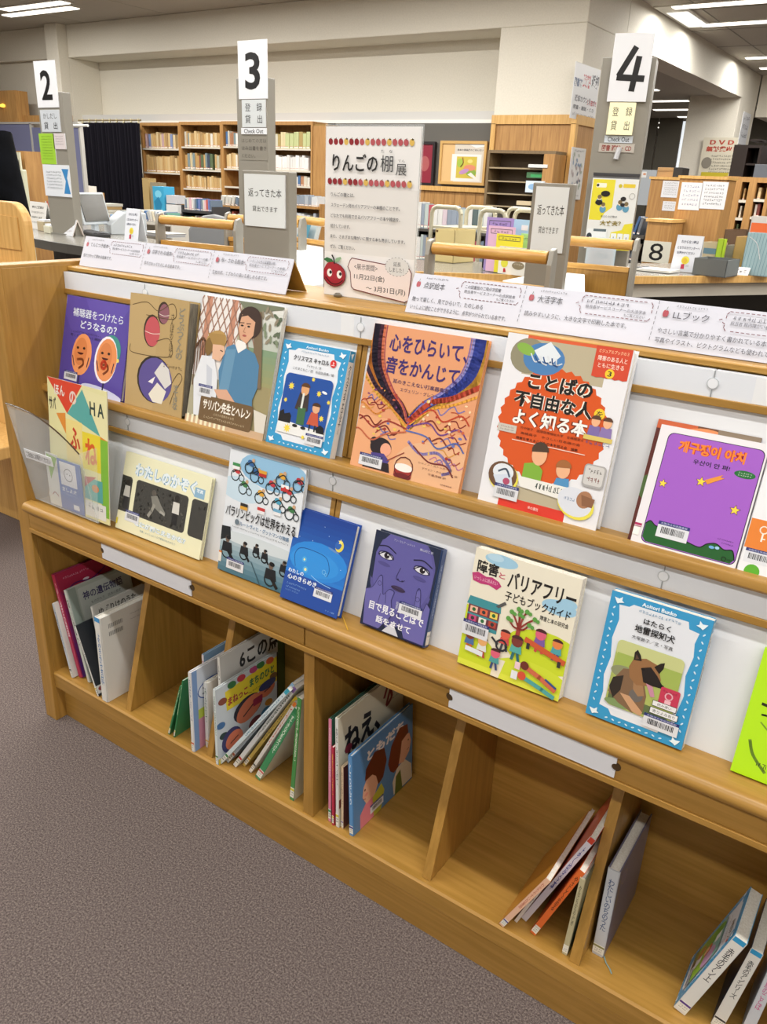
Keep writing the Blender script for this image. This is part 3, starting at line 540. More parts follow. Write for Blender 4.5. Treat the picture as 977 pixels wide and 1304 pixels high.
face([(975, 576), (1090, 601), (1060, 758), (946.5, 725)], 'up', .01, 'L', 'white book with an orange key badge, cut off at the right edge', cover='#e4e5e8', R=a_key)
# ---- lower tier
def a_family(a):
    a.rect(0, 0, 1, 1, '#e4e2c0'); a.text('わたしのかぞく', .14, .09, .86, .27, '#dfe9ee', .045, out='#6f9fc0'); a.rect(.84, .16, .95, .28, '#88aec8'); a.text('写真', .86, .175, .93, .22, '#e8f0f4', .02)
    def ph(u0, u1, sc_):
        a.rrect(u0, .3, u1, .76, .03, '#3a3a38'); R = random.Random(int(u0*100)+5)
        u0 = max(u0, 0)
        for i in range(70):
            x = R.uniform(u0+.02, u1-.02); y = R.uniform(.32, .72); a.k -= 1; a.ell(x, y, R.uniform(.005, .02), R.uniform(.008, .025), R.choice(('#55544f', '#2b2b2a', '#6c6b64', '#474643')), R.uniform(0, 3), n=6); 
        a.k += 1
    ph(-.05, .13, 0); ph(.18, .79, 1); ph(.83, 1.05, 2)
    a.rect(.2, .68, .78, .74, '#77766f'); a.rect(.87, .34, .89, .72, '#a3a29b'); a.rect(.22, .34, .24, .74, '#8d8c86')
    a.ell(.08, .38, .025, .035, '#2a2624'); a.poly([(.05, .42), (.11, .42), (.12, .56), (.04, .56)], '#b9b7b0'); a.rect(.05, .56, .11, .72, '#26262a')
    a.ell(.4, .4, .028, .04, '#55504a'); a.poly([(.37, .45), (.44, .42), (.5, .52), (.56, .6), (.5, .62), (.4, .56)], '#7b7a73'); a.line([(.42, .55), (.4, .63), (.37, .7)], .03, '#8f8d84'); a.line([(.5, .6), (.55, .62)], .02, '#a09e96')
    a.ell(.665, .37, .028, .042, '#222020'); a.poly([(.63, .42), (.7, .42), (.71, .56), (.63, .56)], '#cfcdc6'); a.rect(.64, .56, .7, .7, '#1c1c20'); a.line([(.65, .7), (.64, .73)], .02, '#111111')
    a.text('なにが聞こえるかな？', .22, .81, .83, .885, '#e6eef0', .045, out='#9ab8c8'); a.text('写真：いっしょにくらす家族のものがたり', .3, .91, .72, .94, '#7d98a8'); a.barcode(.1, .72, .27, .86, 8); a.rect(0, .86, .02, .94, '#d9c83a')
face([(157.6, 568.3), (269.5, 601.4), (257.6, 707.8), (152.7, 666.4)], 'low', .01, 'L', 'cream landscape book with three black and white photographs on its cover', cover='#e0deba', R=a_family)
def a_para(a):
    a.rect(0, 0, 1, 1, '#dfe4ea'); a.ell(.6, .1, .45, .14, '#8fbcdc'); a.ell(.2, .3, .3, .1, '#c4dae8'); R = random.Random(9)
    for i, (x, y) in enumerate(((.1, .16), (.22, .25), (.36, .13), (.45, .28), (.58, .18), (.68, .3), (.8, .2), (.86, .33), (.28, .07), (.7, .1), (.92, .1))):
        c = ('#c2363a', '#3e7a4a', '#2e5f98', '#d8a13a', '#b8333f', '#4b9ab8')[i % 6]; a.ring(x, y+.04, .055, .012, '#26323a', 12); a.ring(x+.09, y+.05, .035, .01, '#26323a', 10); a.ell(x+.02, y, .045, .022, c, .4); a.ell(x+.05, y-.025, .02, .016, '#caa27e'); a.curve([(x-.03, y+.02), (x+.04, y-.01), (x+.1, y+.03)], .012, '#1c2a2a')
    for x, y, c1, c2 in ((.42, .1, '#d8a13a', '#b32a2a'), (.72, .16, '#eeeeee', '#c33333'), (.22, .4, '#2a2a2a', '#d8a13a'), (.45, .39, '#c33a3a', '#e8e8ea'), (.66, .36, '#6fa8c8', '#e8e8ea'), (.06, .1, '#3e8a50', '#eeeeee')): a.rect(x, y, x+.1, y+.025, c1); a.rect(x, y+.025, x+.1, y+.05, c2)
    a.circ(.77, .185, .016, '#c33333'); a.text('パラリンピックは世界をかえる', .03, .445, .97, .535, '#1c1c20', .02); a.circ(.2, .565, .03, '#6b7a86'); a.text('ルートヴィヒ・グットマンの物語', .24, .55, .9, .585, '#2f6690', .01); hand(a, .14, .6, .9, .615, '#4a545c', 3)
    a.grad(0, .68, 1, 1, '#b8c6cc', '#4a7486', 8); a.ell(.5, .69, .6, .05, '#cfd8dc'); a.poly([(0, .63), (.12, .62), (.14, .7), (0, .75)], '#1e2328')
    for x, y, s in ((.1, .76, 1.2), (.34, .75, .95), (.5, .72, .7), (.62, .74, .7), (.72, .85, 1.25), (.88, .78, .8)):
        a.ring(x, y+.06*s, .055*s, .014, '#11161a', 12); a.poly([(x-.05*s, y-.01), (x+.05*s, y-.01), (x+.07*s, y+.06*s), (x-.06*s, y+.06*s)], '#1b2026'); a.ell(x, y-.03*s, .025*s, .025*s, '#6e5c50'); a.ell(x+.01, y-.04*s, .028*s, .014*s, '#15181c'); a.line([(x+.02, y+.05*s), (x+.08*s, y+.1*s)], .03*s, '#15181c')
    a.line([(.45, .84), (.6, 1)], .01, '#34505c'); a.barcode(.12, .87, .36, .96, 9); a.rect(0, .85, .04, .93, '#e6e2d8'); a.rect(0, .84, .04, .855, '#d9853a')
face([(292.4, 562.8), (388, 590.4), (374.5, 754), (281.5, 718)], 'low', .01, 'L', 'white book of coloured racing wheelchairs over a grey wheelchair photograph', cover='#dde2e8', R=a_para)
def a_night(a):
    a.grad(0, 0, 1, .72, '#103a8c', '#1f74c8', 12); a.ell(.5, .5, .5, .2, '#2480d0'); a.ell(.45, .53, .42, .14, '#2c8ad6'); a.rect(0, .7, 1, 1, '#17459a')
    a.ell(.8, .27, .065, .06, '#d9c84a', .3); a.ell(.775, .26, .05, .045, '#2a5fae', .3); a.star(.8, .22, .04, '#f0e27a', 5); a.ell(.72, .33, .1, .012, '#5c86c0', .2)
    a.curve([(.15, .62), (.1, .5), (.16, .42), (.3, .4), (.55, .41), (.66, .45), (.72, .55), (.7, .62)], .008, '#123f86'); a.circ(.28, .52, .04, '#4fa6dc'); a.circ(.28, .52, .015, '#f0e49a'); a.circ(.33, .62, .045, '#4fa6dc'); a.circ(.33, .62, .02, '#f0e49a'); a.ring(.64, .58, .03, .006, '#7fc0e8', 8); a.ring(.68, .6, .02, .006, '#7fc0e8', 8); a.curve([(.45, .66), (.6, .7), (.8, .72)], .008, '#9ccdee')
    for x, y in ((.5, .12), (.12, .3), (.9, .5), (.6, .2), (.35, .3)): a.circ(x, y, .005, '#cfe0f4')
    a.text('わたしの', .05, .655, .32, .7, '#e8f0f8', .02); a.text('心のきらめき', .06, .715, .57, .77, '#e8f0f8', .02); hand(a, .07, .81, .42, .83, '#8fb4e0', 4); hand(a, .07, .85, .32, .87, '#8fb4e0', 5); a.text('シンシア・ライラント', .07, .885, .3, .9, '#8fb4e0'); a.text('さ・え・ら書房', .8, .95, .95, .965, '#9cc0e8'); a.barcode(.55, .75, .86, .86, 10)
face([(377.4, 635.6), (451, 656.6), (439, 779), (365.4, 753.3)], 'low', .016, 'L', 'deep blue novel with a yellow crescent moon and ribbon marker', cover='#17459a', spine='#1a3f88', R=a_night, dy=-.017)
def a_face(a):
    a.rect(0, 0, 1, 1, '#16233f'); a.poly([(.0, .3), (.12, .08), (.3, .0), (.8, .0), (.95, .12), (1, .4), (.94, .62), (.8, .84), (.4, .94), (.2, .8), (.05, .55)], '#54508f'); a.ell(.5, .34, .46, .42, '#5b579a'); a.poly([(0, 0), (.16, 0), (.06, .22), (.07, .5), (0, .45)], '#16233f'); a.poly([(1, 0), (.86, 0), (.97, .2), (.96, .5), (1, .5)], '#16233f')
    for x, y in ((.22, .225), (.78, .255)):
        a.ell(x, y, .125, .042, '#2c2858', .08); a.ell(x, y+.003, .108, .03, '#d6d6dc', .08); a.circ(x+.01, y, .042, '#1c1420'); a.circ(x+.025, y-.01, .01, '#e8e8ea'); a.curve([(x-.14, y-.075), (x, y-.095), (x+.14, y-.05)], .016, '#1d1a3e'); a.curve([(x-.12, y+.01), (x, y-.035), (x+.12, y+.02)], .014, '#14102c'); a.ell(x-.01, y+.09, .1, .02, '#4c4886', .08)
    a.curve([(.47, .3), (.43, .41), (.47, .43), (.53, .43), (.56, .41)], .008, '#34305f'); a.ell(.46, .42, .015, .008, '#2a2650'); a.ell(.53, .425, .015, .008, '#2a2650'); a.ell(.49, .515, .11, .026, '#3a2c50', .05); a.curve([(.38, .51), (.49, .522), (.6, .52)], .008, '#1c1630')
    for P in ([(.0, .62), (.1, .58), (.18, .45), (.22, .44), (.24, .5), (.28, .62), (.36, .55), (.44, .56), (.42, .66), (.46, .8), (.3, .98), (.05, .98)], [(1, .6), (.94, .56), (.88, .7), (.82, .46), (.77, .47), (.76, .66), (.62, .62), (.56, .66), (.58, .8), (.7, .98), (1, .98)]): a.poly(P, '#6662a4'); a.curve(P, .007, '#2c2856')
    for u, v in ((.2, .52), (.8, .55)): a.ring(u, v, .03, .006, '#34305f', 10)
    a.line([(.24, .62), (.22, .76)], .006, '#2c2856'); a.line([(.32, .6), (.34, .7)], .006, '#2c2856'); a.line([(.76, .66), (.8, .78)], .006, '#2c2856')
    a.poly([(.36, .99), (.5, .86), (.62, .99)], '#c9ccd6'); a.text('アン・クレア・レゾット', .3, .03, .62, .055, '#c6c8dc'); a.text('横山和江 訳', .7, .045, .9, .07, '#c6c8dc'); a.text('目で見ることばで', .1, .72, .95, .81, '#e9eaf2', .025); a.text('話をさせて', .24, .845, .78, .92, '#e9eaf2', .025); a.text('岩波書店', .5, .64, .54, .72, '#c6c8dc', 0, True); a.barcode(.55, .62, .9, .74, 11)
def s_face(a): a.rect(0, 0, 1, 1, '#3b4f7c'); a.text('目で見ることばで話をさせて', .35, .16, .65, .7, '#aebbd6', 0, True); a.rect(.1, .84, .9, .98, '#dcdad0'); hand(a, .2, .87, .8, .9, '#555555', 3, 3)
def s_night(a): a.rect(0, 0, 1, 1, '#b9c1c6'); a.text('わたしの心のきらめき', .28, .08, .72, .6, '#5b6570', 0, True); a.rect(.0, .66, 1, .8, '#1a3f88'); a.rect(.05, .82, .95, .95, '#e6e0cf')
o = face([(477.2, 675.2), (561, 696), (541.9, 821), (460.8, 796.8)], 'low', .017, 'R', 'dark violet novel with a close-up face and hands, in the middle of the lower tier', cover='#16233f', spine='#3b4f7c', L=a_face, S=s_face)
def a_guide(a):
    a.rect(0, 0, 1, 1, '#e6e0cd'); a.ell(.26, .05, .16, .05, '#9cc6de'); a.ell(.2, .035, .08, .03, '#b4d4e6'); a.ell(.85, .27, .16, .06, '#9cc6de'); a.ell(.92, .22, .08, .04, '#9cc6de')
    G = '#c6d62f'; a.ell(.78, .66, .36, .17, G, -.05); a.ell(.1, .84, .28, .15, G, .2); a.ell(.0, .6, .1, .12, G); a.ell(.72, .93, .4, .16, '#cddb3a'); a.rect(0, .95, 1, 1, '#d6e04a'); a.poly([(.36, .84), (.46, .84), (.42, 1), (.34, 1)], '#e6e0cd')
    a.text('障害', .04, .085, .25, .19, '#1d1a1c', .025); a.text('と', .26, .14, .32, .185, '#c04a66', .02); a.text('バリアフリー', .35, .1, .98, .24, '#1d1a1c', .025); a.poly([(.0, .21), (.06, .19), (.14, .21), (.2, .2), (.27, .22), (.3, .25), (.26, .29), (.18, .27), (.1, .28), (.02, .27)], '#b93a74'); a.text('いっしょに読みたい', .03, .222, .26, .255, '#f0c8d8'); a.text('子どもブックガイド', .35, .265, .96, .345, '#1d1a1c', .015); a.text('障害と本の研究会', .7, .37, .96, .41, '#2a2728', .01)
    a.poly([(.02, .4), (.33, .4), (.34, .47), (.0, .47)], '#3f8f98'); a.rect(.02, .47, .33, .62, '#6e3a44'); a.rect(.02, .54, .33, .555, '#3f8f98'); a.rect(.0, .62, .33, .65, '#3f8f98'); a.poly([(.28, .42), (.36, .36), (.38, .38), (.31, .43)], '#555555')
    for i, c in enumerate(('#e8b9a0', '#d96a4a', '#e8d060', '#c84c7a', '#e8e4da', '#b0483a')): a.rect(.04+.1*(i % 3), .48+.075*(i//3), .115+.1*(i % 3), .53+.075*(i//3), c); a.circ(.078+.1*(i % 3), .505+.075*(i//3), .018, '#3a3a3a' if i % 2 else '#2c6a3a')
    a.line([(.53, .64), (.53, .5)], .04, '#a3403a'); 
    for x, y in ((.44, .42), (.5, .38), (.58, .38), (.66, .42), (.62, .48), (.42, .48), (.52, .42)): a.curve([(.53, .54), ((.53+x)/2, y+.05), (x, y)], .016, '#a3403a'); a.circ(x, y, .022, '#5d9a48'); a.circ(x+.03, y+.01, .018, '#5d9a48')
    def kid(x, y, s, hc, bc, lc): a.line([(x-.01*s, y+.06*s), (x-.02*s, y+.12*s)], .02*s, lc); a.line([(x+.01*s, y+.06*s), (x+.03*s, y+.12*s)], .02*s, lc); a.poly([(x-.035*s, y+.025*s), (x+.035*s, y+.025*s), (x+.045*s, y+.075*s), (x-.045*s, y+.075*s)], bc); a.circ(x, y, .042*s, hc); a.ell(x, y-.015*s, .045*s, .024*s, '#4a2a2a', a0=PI, a1=2*PI, n=7)
    kid(.42, .62, 1.1, '#d8604a', '#c84c4a', '#3a3f4a'); a.ring(.4, .72, .05, .018, '#33343a', 12); a.line([(.3, .68), (.36, .72)], .02, '#33343a'); kid(.54, .64, 1.3, '#7a3a34', '#58a8a0', '#2f6a70')
    kid(.74, .52, 1.2, '#d8607a', '#7a5aa0', '#c84c4a'); kid(.9, .55, 1.1, '#e0844a', '#4fa0a8', '#5a4a80'); a.line([(.62, .6), (.98, .68)], .05, '#c85a34'); a.rect(.63, .62, .66, .67, '#333333'); a.rect(.93, .68, .96, .73, '#333333')
    kid(.09, .72, 1.1, '#7a3a2a', '#4f6fa0', '#c8603a'); kid(.22, .74, 1.1, '#e0a86a', '#d8dcd8', '#b5483a'); kid(.36, .8, 1.1, '#d8607a', '#4f9a9a', '#3a4a7a'); a.poly([(.06, .82), (.24, .83), (.24, .87), (.06, .86)], '#dfe4ea')
    a.line([(.66, .82), (.8, .86), (.95, .92)], .045, '#c86a4a'); a.circ(.65, .81, .04, '#6a3028'); a.line([(.66, .91), (.84, .95), (.95, .98)], .04, '#4fa0a0'); a.circ(.64, .9, .04, '#d0523a'); a.rect(.56, .8, .61, .86, '#e8c8d0'); a.rect(.54, .88, .6, .95, '#dfe4ea'); a.line([(.86, .86), (.96, .9)], .02, '#34508c')
    a.barcode(.0, .6, .26, .73, 12)
face([(608, 692.5), (745.3, 731.4), (711.5, 887), (583.5, 838)], 'low', .019, 'L', 'cream and lime book guide illustrated with playing children and a red tree', cover='#ddd8c8', R=a_guide, soft=True)
def a_dog(a):
    blue_frame(a); a.text('Aoitori Bunko', .32, .02, .66, .05, '#e6f4fa', .03); hand(a, .3, .078, .72, .1, '#3f7fa6', 2)
    a.text('はたらく', .37, .13, .64, .175, '#151518', .02); a.text('地雷探知犬', .3, .19, .7, .25, '#151518', .02); a.text('大塚敦子／文・写真', .29, .275, .7, .305, '#26262a')
    a.rrect(.17, .34, .84, .86, .06, '#a9b561'); a.rrect(.17, .34, .84, .46, .05, '#c4c98a'); a.rect(.19, .44, .84, .6, '#9fb258'); a.ell(.3, .58, .14, .05, '#8a8f6a'); a.rect(.19, .76, .8, .84, '#5f6f45'); a.ell(.3, .83, .14, .03, '#7d9560')
    # shepherd dog lying, tongue out
    a.poly([(.2, .66), (.28, .55), (.4, .53), (.5, .58), (.56, .7), (.56, .82), (.46, .86), (.3, .82), (.18, .76)], '#7f6248'); a.poly([(.18, .72), (.2, .64), (.3, .6), (.3, .72), (.24, .8)], '#2f2823'); a.ell(.46, .72, .07, .05, '#6b6560'); a.poly([(.4, .6), (.5, .62), (.54, .7), (.48, .72), (.42, .68)], '#a07a56'); a.poly([(.3, .74), (.4, .74), (.56, .83), (.54, .86), (.46, .85)], '#c79a74')
    a.poly([(.36, .45), (.48, .42), (.6, .44), (.66, .54), (.64, .6), (.54, .62), (.44, .64), (.36, .6), (.33, .52)], '#946a44'); a.poly([(.36, .46), (.355, .4), (.38, .375), (.42, .41), (.44, .45)], '#241c18'); a.poly([(.57, .46), (.62, .42), (.66, .405), (.66, .45), (.63, .5)], '#241c18'); a.poly([(.375, .45), (.375, .41), (.41, .44)], '#5a4034'); a.poly([(.45, .5), (.54, .47), (.62, .52), (.69, .58), (.69, .6), (.6, .605), (.5, .6)], '#241d1c'); a.ell(.47, .505, .02, .01, '#100c0c'); a.poly([(.53, .6), (.6, .61), (.64, .68), (.6, .69)], '#c58aa0'); a.ell(.685, .585, .02, .014, '#0d0b0c')
    a.poly([(.68, .6), (.86, .6), (.86, .7), (.68, .7)], '#b32a46'); a.rrect(.68, .58, .87, .72, .02, '#c23a55'); a.ring(.77, .64, .035, .012, '#e9b8c2', 10); hand(a, .7, .6, .85, .615, '#6a1024', 3, 5); a.rect(.74, .67, .8, .7, '#e9b8c2')
    a.rect(.63, .7, .87, .745, '#2c2c2e'); a.rect(.635, .704, .865, .741, '#e6e6e6'); a.text('読み速い', .68, .712, .82, .733, '#2c2c2e'); a.rect(.62, .755, .9, .805, '#2c2c2e'); a.rect(.625, .759, .895, .801, '#e6e6e6'); a.text('寄りよみ有り', .65, .768, .87, .793, '#2c2c2e'); a.barcode(.58, .815, .93, .92, 13)
face([(780.5, 749), (914.7, 784.5), (866, 951.6), (747.6, 901.6)], 'low', .016, 'R', 'blue-bordered book with a shepherd dog photograph on the lower tier', cover='#3596c8', spine='#cfd6d8', L=a_dog, S=s_blue('はたらく地雷探知犬', '大塚敦子'), soft=True)
def a_lime(a):
    a.rect(0, 0, 1, 1, '#aede14'); a.line([(.12, .42), (.6, .44), (.98, .4)], .03, '#151a10'); a.curve([(.2, .2), (.3, .4), (.25, .43)], .05, '#151a10'); a.curve([(.6, .1), (.55, .3), (.75, .38)], .05, '#151a10'); a.star(.3, .5, .1, '#e8763a', 7, .4); a.curve([(.14, .5), (.22, .5), (.3, .55), (.4, .53)], .02, '#1d2a14'); a.curve([(.1, .72), (.16, .82), (.3, .92)], .03, '#6c8f2a'); a.curve([(.15, .56), (.28, .62), (.4, .6)], .015, '#7aa02a'); a.text('みどりのほん', .2, .06, .9, .16, '#151a10', .02); hand(a, .2, .86, .6, .9, '#33451c', 2)
face([(974, 828), (1115, 870), (1072, 1040), (929.2, 981.8)], 'low', .008, 'L', 'lime green picture book cut off at the right edge of the lower tier', cover='#aede14', R=a_lime)
# yellow ribbon of the blue novel, hanging on the ledge
P = [at_z(.643, 433, 777), at_z(.6435, 437, 786), at_z(.648, 441, 796), at_z(.648, 443, 802)]
rb = MB(); n = Vector((.0012, 0, 0))
for a_, b_ in zip(P, P[1:]): rb.add([a_-n, a_+n, b_+n, b_-n, a_-n+Vector((0, 0, -.0004)), a_+n+Vector((0, 0, -.0004)), b_+n+Vector((0, 0, -.0004)), b_-n+Vector((0, 0, -.0004))], [(0, 1, 2, 3), (7, 6, 5, 4), (0, 3, 7, 4), (1, 5, 6, 2)], M('#d9a92e'))
nb = [o for o in bpy.data.objects if o.get('label', '').startswith('deep blue novel')][0]
bpy.context.view_layer.update(); ro = rb.build('ribbon_marker'); ro.parent = nb; ro.matrix_parent_inverse = nb.matrix_world.inverted()
# ---------------------------------------------------------------- books in the cubbies, spines outward
ZF = .1528
def cub(label, top, t, depth, bot=None, y=None, lean=None, **k):
    """top/bot: left edge of the spine as seen. Either bot (fixes distance and lean) or y and lean in degrees"""
    if bot is not None:
        l = 0; h = .2
        for it in range(5):
            P0 = at_z(ZF+(t*math.sin(l) if l > 0 else 0), *bot); P1 = at_y(P0.y, *top); l = math.atan2(P1.x-P0.x, P1.z-P0.z); h = (P1-P0).length
    else:
        l = math.radians(lean); P1 = at_y(y, *top); z0 = ZF+(t*math.sin(l) if l > 0 else 0); h = (P1.z-z0)/math.cos(l); P0 = P1-Vector((math.sin(l)*h, 0, math.cos(l)*h))
    P0.y = max(P0.y, 1.034)
    return place(book(label, min(depth, 1.286-P0.y), h, t, **k), P0, 0, l)
def sp(bg, t1='', c='#2a2a30', band=None, v0=.08, v1=.6, c2=None, t2=''):
    def f(a):
        a.rect(0, 0, 1, 1, bg)
        if band: a.rect(0, 0, 1, .05, band)
        if t1: a.text(t1, .22, v0, .78, v1, c, .01, True)
        if t2: a.text(t2, .3, v1+.03, .7, min(.84, v1+.2), c2 or c, 0, True)
    return f
# first cubby: books leaning to the left
def r_mag(a): a.grad(0, 0, 1, 1, '#a82a4a', '#5a2a7a', 6); a.ell(.5, .14, .06, .012, '#e8d8e0'); hand(a, .1, .05, .6, .07, '#d8a8c0', 2); a.curve([(.05, .2), (.3, .14), (.6, .16), (.9, .1)], .02, '#4a1f60')
cub('magenta and purple book at the back left of the first cubby', (66, 731), .016, .16, y=1.06, lean=-13.5, cover='#9a2a55', R=r_mag, S=sp('#b02a50', 'ふしぎな国', '#e8d0d8'))
def r_gods(a): a.rect(0, 0, 1, 1, '#a8b0a8'); a.rect(0, 0, .12, 1, '#8e9a92'); a.rrect(.14, .03, .97, .97, .03, '#b8bfba'); a.text('神の遺伝物語', .2, .08, .85, .17, '#3a3560', .02); a.text('ものがたり　日本の歴史', .3, .2, .8, .23, '#55585a'); a.ell(.6, .5, .25, .2, '#98a29a')
cub('grey-green book with violet title in the first cubby, behind the white ones', (82, 751), .012, .19, y=1.06, lean=-13, cover='#b0b6b0', R=r_gods, S=sp('#c9cdc6', '神の遺伝', '#55585a'))
def r_oo(a): a.rect(0, 0, 1, 1, '#d6d4ce'); a.text('大地', .1, .1, .3, .24, '#2f7a5a', .02); a.ell(.6, .6, .3, .2, '#8aa0b0')
cub('white slim book with a green character, leftmost spine of the first cubby', (67, 768), .009, .17, bot=(92, 862), cover='#dad8d2', R=r_oo, S=sp('#c3cbd4', '大地のうた', '#2f567a'), sticker='#3a3a40')
def r_scr(a): a.rect(0, 0, 1, 1, '#c9c9c4'); a.text('ゆずりはのうた', .08, .04, .8, .13, '#222222', .02); a.ell(.5, .5, .3, .2, '#a8aeb0')
cub('pale grey book with black brush title just behind the white barcode book', (116, 772), .009, .16, y=1.07, lean=-9, cover='#c9c9c4', R=r_scr, S=sp('#cfcfca', 'ゆずりは', '#333333'))
def r_blk(a): a.rect(0, 0, 1, 1, '#20242a'); a.rect(.0, .86, .16, .97, '#c9c9c4'); a.ell(.08, .91, .05, .03, '#8a3a3a'); a.text('こくばん', .3, .2, .8, .3, '#3a4048', .01)
cub('black book leaning left against the white barcode book in the first cubby', (82, 803), .007, .15, bot=(112, 893), cover='#1e2228', R=r_blk, S=sp('#d9d9d4', 'くろいほん', '#444444'), sticker='#c9b84a')
def r_wht(a):
    a.rect(0, 0, 1, 1, '#dedcd6')
    for y in (.1, .19): a.k += 1; [a.rect(.12+i*.021, y, .128+i*.021, y+.05, '#3a3a3c') for i in range(12)]
    hand(a, .5, .09, .9, .105, '#777777', 2); hand(a, .5, .15, .95, .165, '#777777', 3); a.text('えほん', .72, .33, .9, .37, '#34466a', .01); a.ell(.8, .47, .08, .035, '#b8483a'); a.ell(.82, .45, .03, .015, '#e8a080'); a.barcode(.45, .82, .9, .93, 21)
cub('thick white book with barcodes, rightmost in the first cubby', (115, 787), .022, .17, bot=(126, 893), cover='#e0ded8', R=r_wht, S=sp('#dcdad4', 'よみきかせ百科', '#2f6fa8', '#3f8fc8', .18, .8))
# second and third cubbies
gs = sp('#2f7a4a', 'みどりの森', '#d8e8c0')
cub('slim green book leaning right, leftmost in the second cubby', (229, 873), .005, .15, bot=(214, 934), cover='#2f7a4a', S=gs, soft=True, sticker='#d9c83a')
cub('second slim green book beside the leftmost one in the second cubby', (232, 866), .004, .15, bot=(221, 938), cover='#3a8a58', S=gs, soft=True, sticker='#d9c83a')
def r_ele(a):
    a.rect(0, 0, 1, 1, '#c8d0dc'); a.rect(0, 0, .1, 1, '#7a9ac8'); a.ell(.4, .3, .3, .12, '#3a5aa0'); a.ell(.4, .3, .28, .105, '#e2e6ec'); a.text('エレン', .2, .25, .6, .35, '#1f2f50', .02); a.rect(.1, .5, 1, .62, '#b8c84a'); a.rect(.1, .62, 1, 1, '#c88aa0'); a.ell(.5, .7, .25, .16, '#22202a'); a.ell(.45, .62, .1, .06, '#e0b090'); a.text('ものがたり', .3, .72, .8, .8, '#e8d0d8', .02)
cub('white-spined picture book with a dark haired figure, second cubby', (231.5, 860), .009, .15, bot=(237, 961), cover='#dcdce0', R=r_ele, S=sp('#dcdad6', 'おはなしのくに', '#3a5a8a'), sticker='#c85a3a')
def r_ear(a): a.rect(0, 0, 1, 1, '#8fb0cc'); a.text('耳の日', .1, .1, .5, .22, '#7a2030', .02); a.ell(.3, .4, .12, .05, '#c23a3a'); a.ell(.6, .35, .1, .05, '#e8e0d8'); a.rect(0, .5, 1, .7, '#7a9a5a')
cub('light blue book standing highest in the second cubby', (256.8, 833), .007, .14, y=1.1, lean=0, cover='#9ab8d0', R=r_ear, S=sp('#e0d8dc', '耳の日のはなし', '#c03060'))
def r_wh(a): a.rect(0, 0, 1, 1, '#dedcd4'); a.rect(.3, .1, .9, .5, '#8ab0a0'); a.ell(.6, .7, .25, .15, '#b88a9a')
cub('white spine with dark green lettering beside the cubby divider', (260, 868), .011, .14, bot=(263, 950), cover='#dedcd6', R=r_wh, S=sp('#dcdcd8', 'みんなのて', '#2a5a48'), sticker='#d9a83a')
def r_six(a):
    a.rect(0, 0, 1, 1, '#dcd9d4'); a.rect(0, .3, 1, 1, '#26262a'); a.text('6この点', .28, .05, .9, .24, '#1c1c1e', .03); hand(a, .35, .26, .8, .275, '#444444', 2); a.rect(.08, .34, .3, .9, '#6f8a4a'); a.rect(.88, 0, 1, 1, '#4a5a2c')
cub('large white picture book about six dots, tallest in the third cubby', (276.6, 836), .008, .235, y=1.07, lean=0, cover='#dcd9d4', R=r_six, S=sp('#e0ded8', '6この点', '#2a2a2a'))
def r_mane(a):
    a.rect(0, 0, 1, 1, '#c9cfd4'); a.poly([(.14, .1), (1, .06), (1, .4), (.16, .36)], '#e8cf32'); R = random.Random(4)
    for x, y, c in ((.25, .06, '#3a7a44'), (.4, .05, '#c03a4a'), (.6, .04, '#b8487a'), (.72, .04, '#3a7a44'), (.88, .06, '#d8603a'), (.1, .2, '#8a4a3a'), (.06, .5, '#3f6a9a'), (.1, .66, '#2a3f3a'), (.85, .62, '#c88a3a'), (.94, .3, '#7a5a3a')): a.ell(x, y, .07, .045, c, .3)
    a.text('まねっこ', .18, .2, .5, .31, '#a82c34', .035); a.text('まちのひと', .53, .14, .95, .25, '#1f6a4a', .035); hand(a, .5, .3, .9, .33, '#5a4a20', 3)
    a.ell(.5, .5, .24, .16, '#2b2b3a'); a.ell(.52, .52, .22, .145, '#d97a58', -.3); a.line([(.42, .58), (.58, .5)], .02, '#3a1c1c'); a.ell(.82, .42, .14, .1, '#d97a58'); a.ell(.83, .36, .15, .06, '#3a4470'); a.line([(.78, .44), (.88, .42)], .015, '#3a1c1c')
    a.ell(.22, .78, .16, .16, '#3a3a6a'); a.ell(.26, .8, .14, .12, '#d97a58'); a.line([(.2, .82), (.32, .78)], .015, '#3a1c1c'); a.ell(.62, .78, .12, .09, '#7a3a3a'); a.rect(.0, .93, .5, 1, '#c8b83a'); a.rect(.5, .9, 1, 1, '#3f9a5a'); a.ell(.8, .75, .1, .09, '#4a8ab0'); a.rrect(.58, .44, .74, .54, .02, '#9a2a48')
cub('picture book of big clay-coloured faces with a yellow title panel in the third cubby', (268.7, 879), .008, .2, bot=(273, 974), cover='#c9d0d2', R=r_mane, S=sp('#d0d8d8', 'まねっこまちのひと', '#2a5a3a'), sticker='#3a7a44')
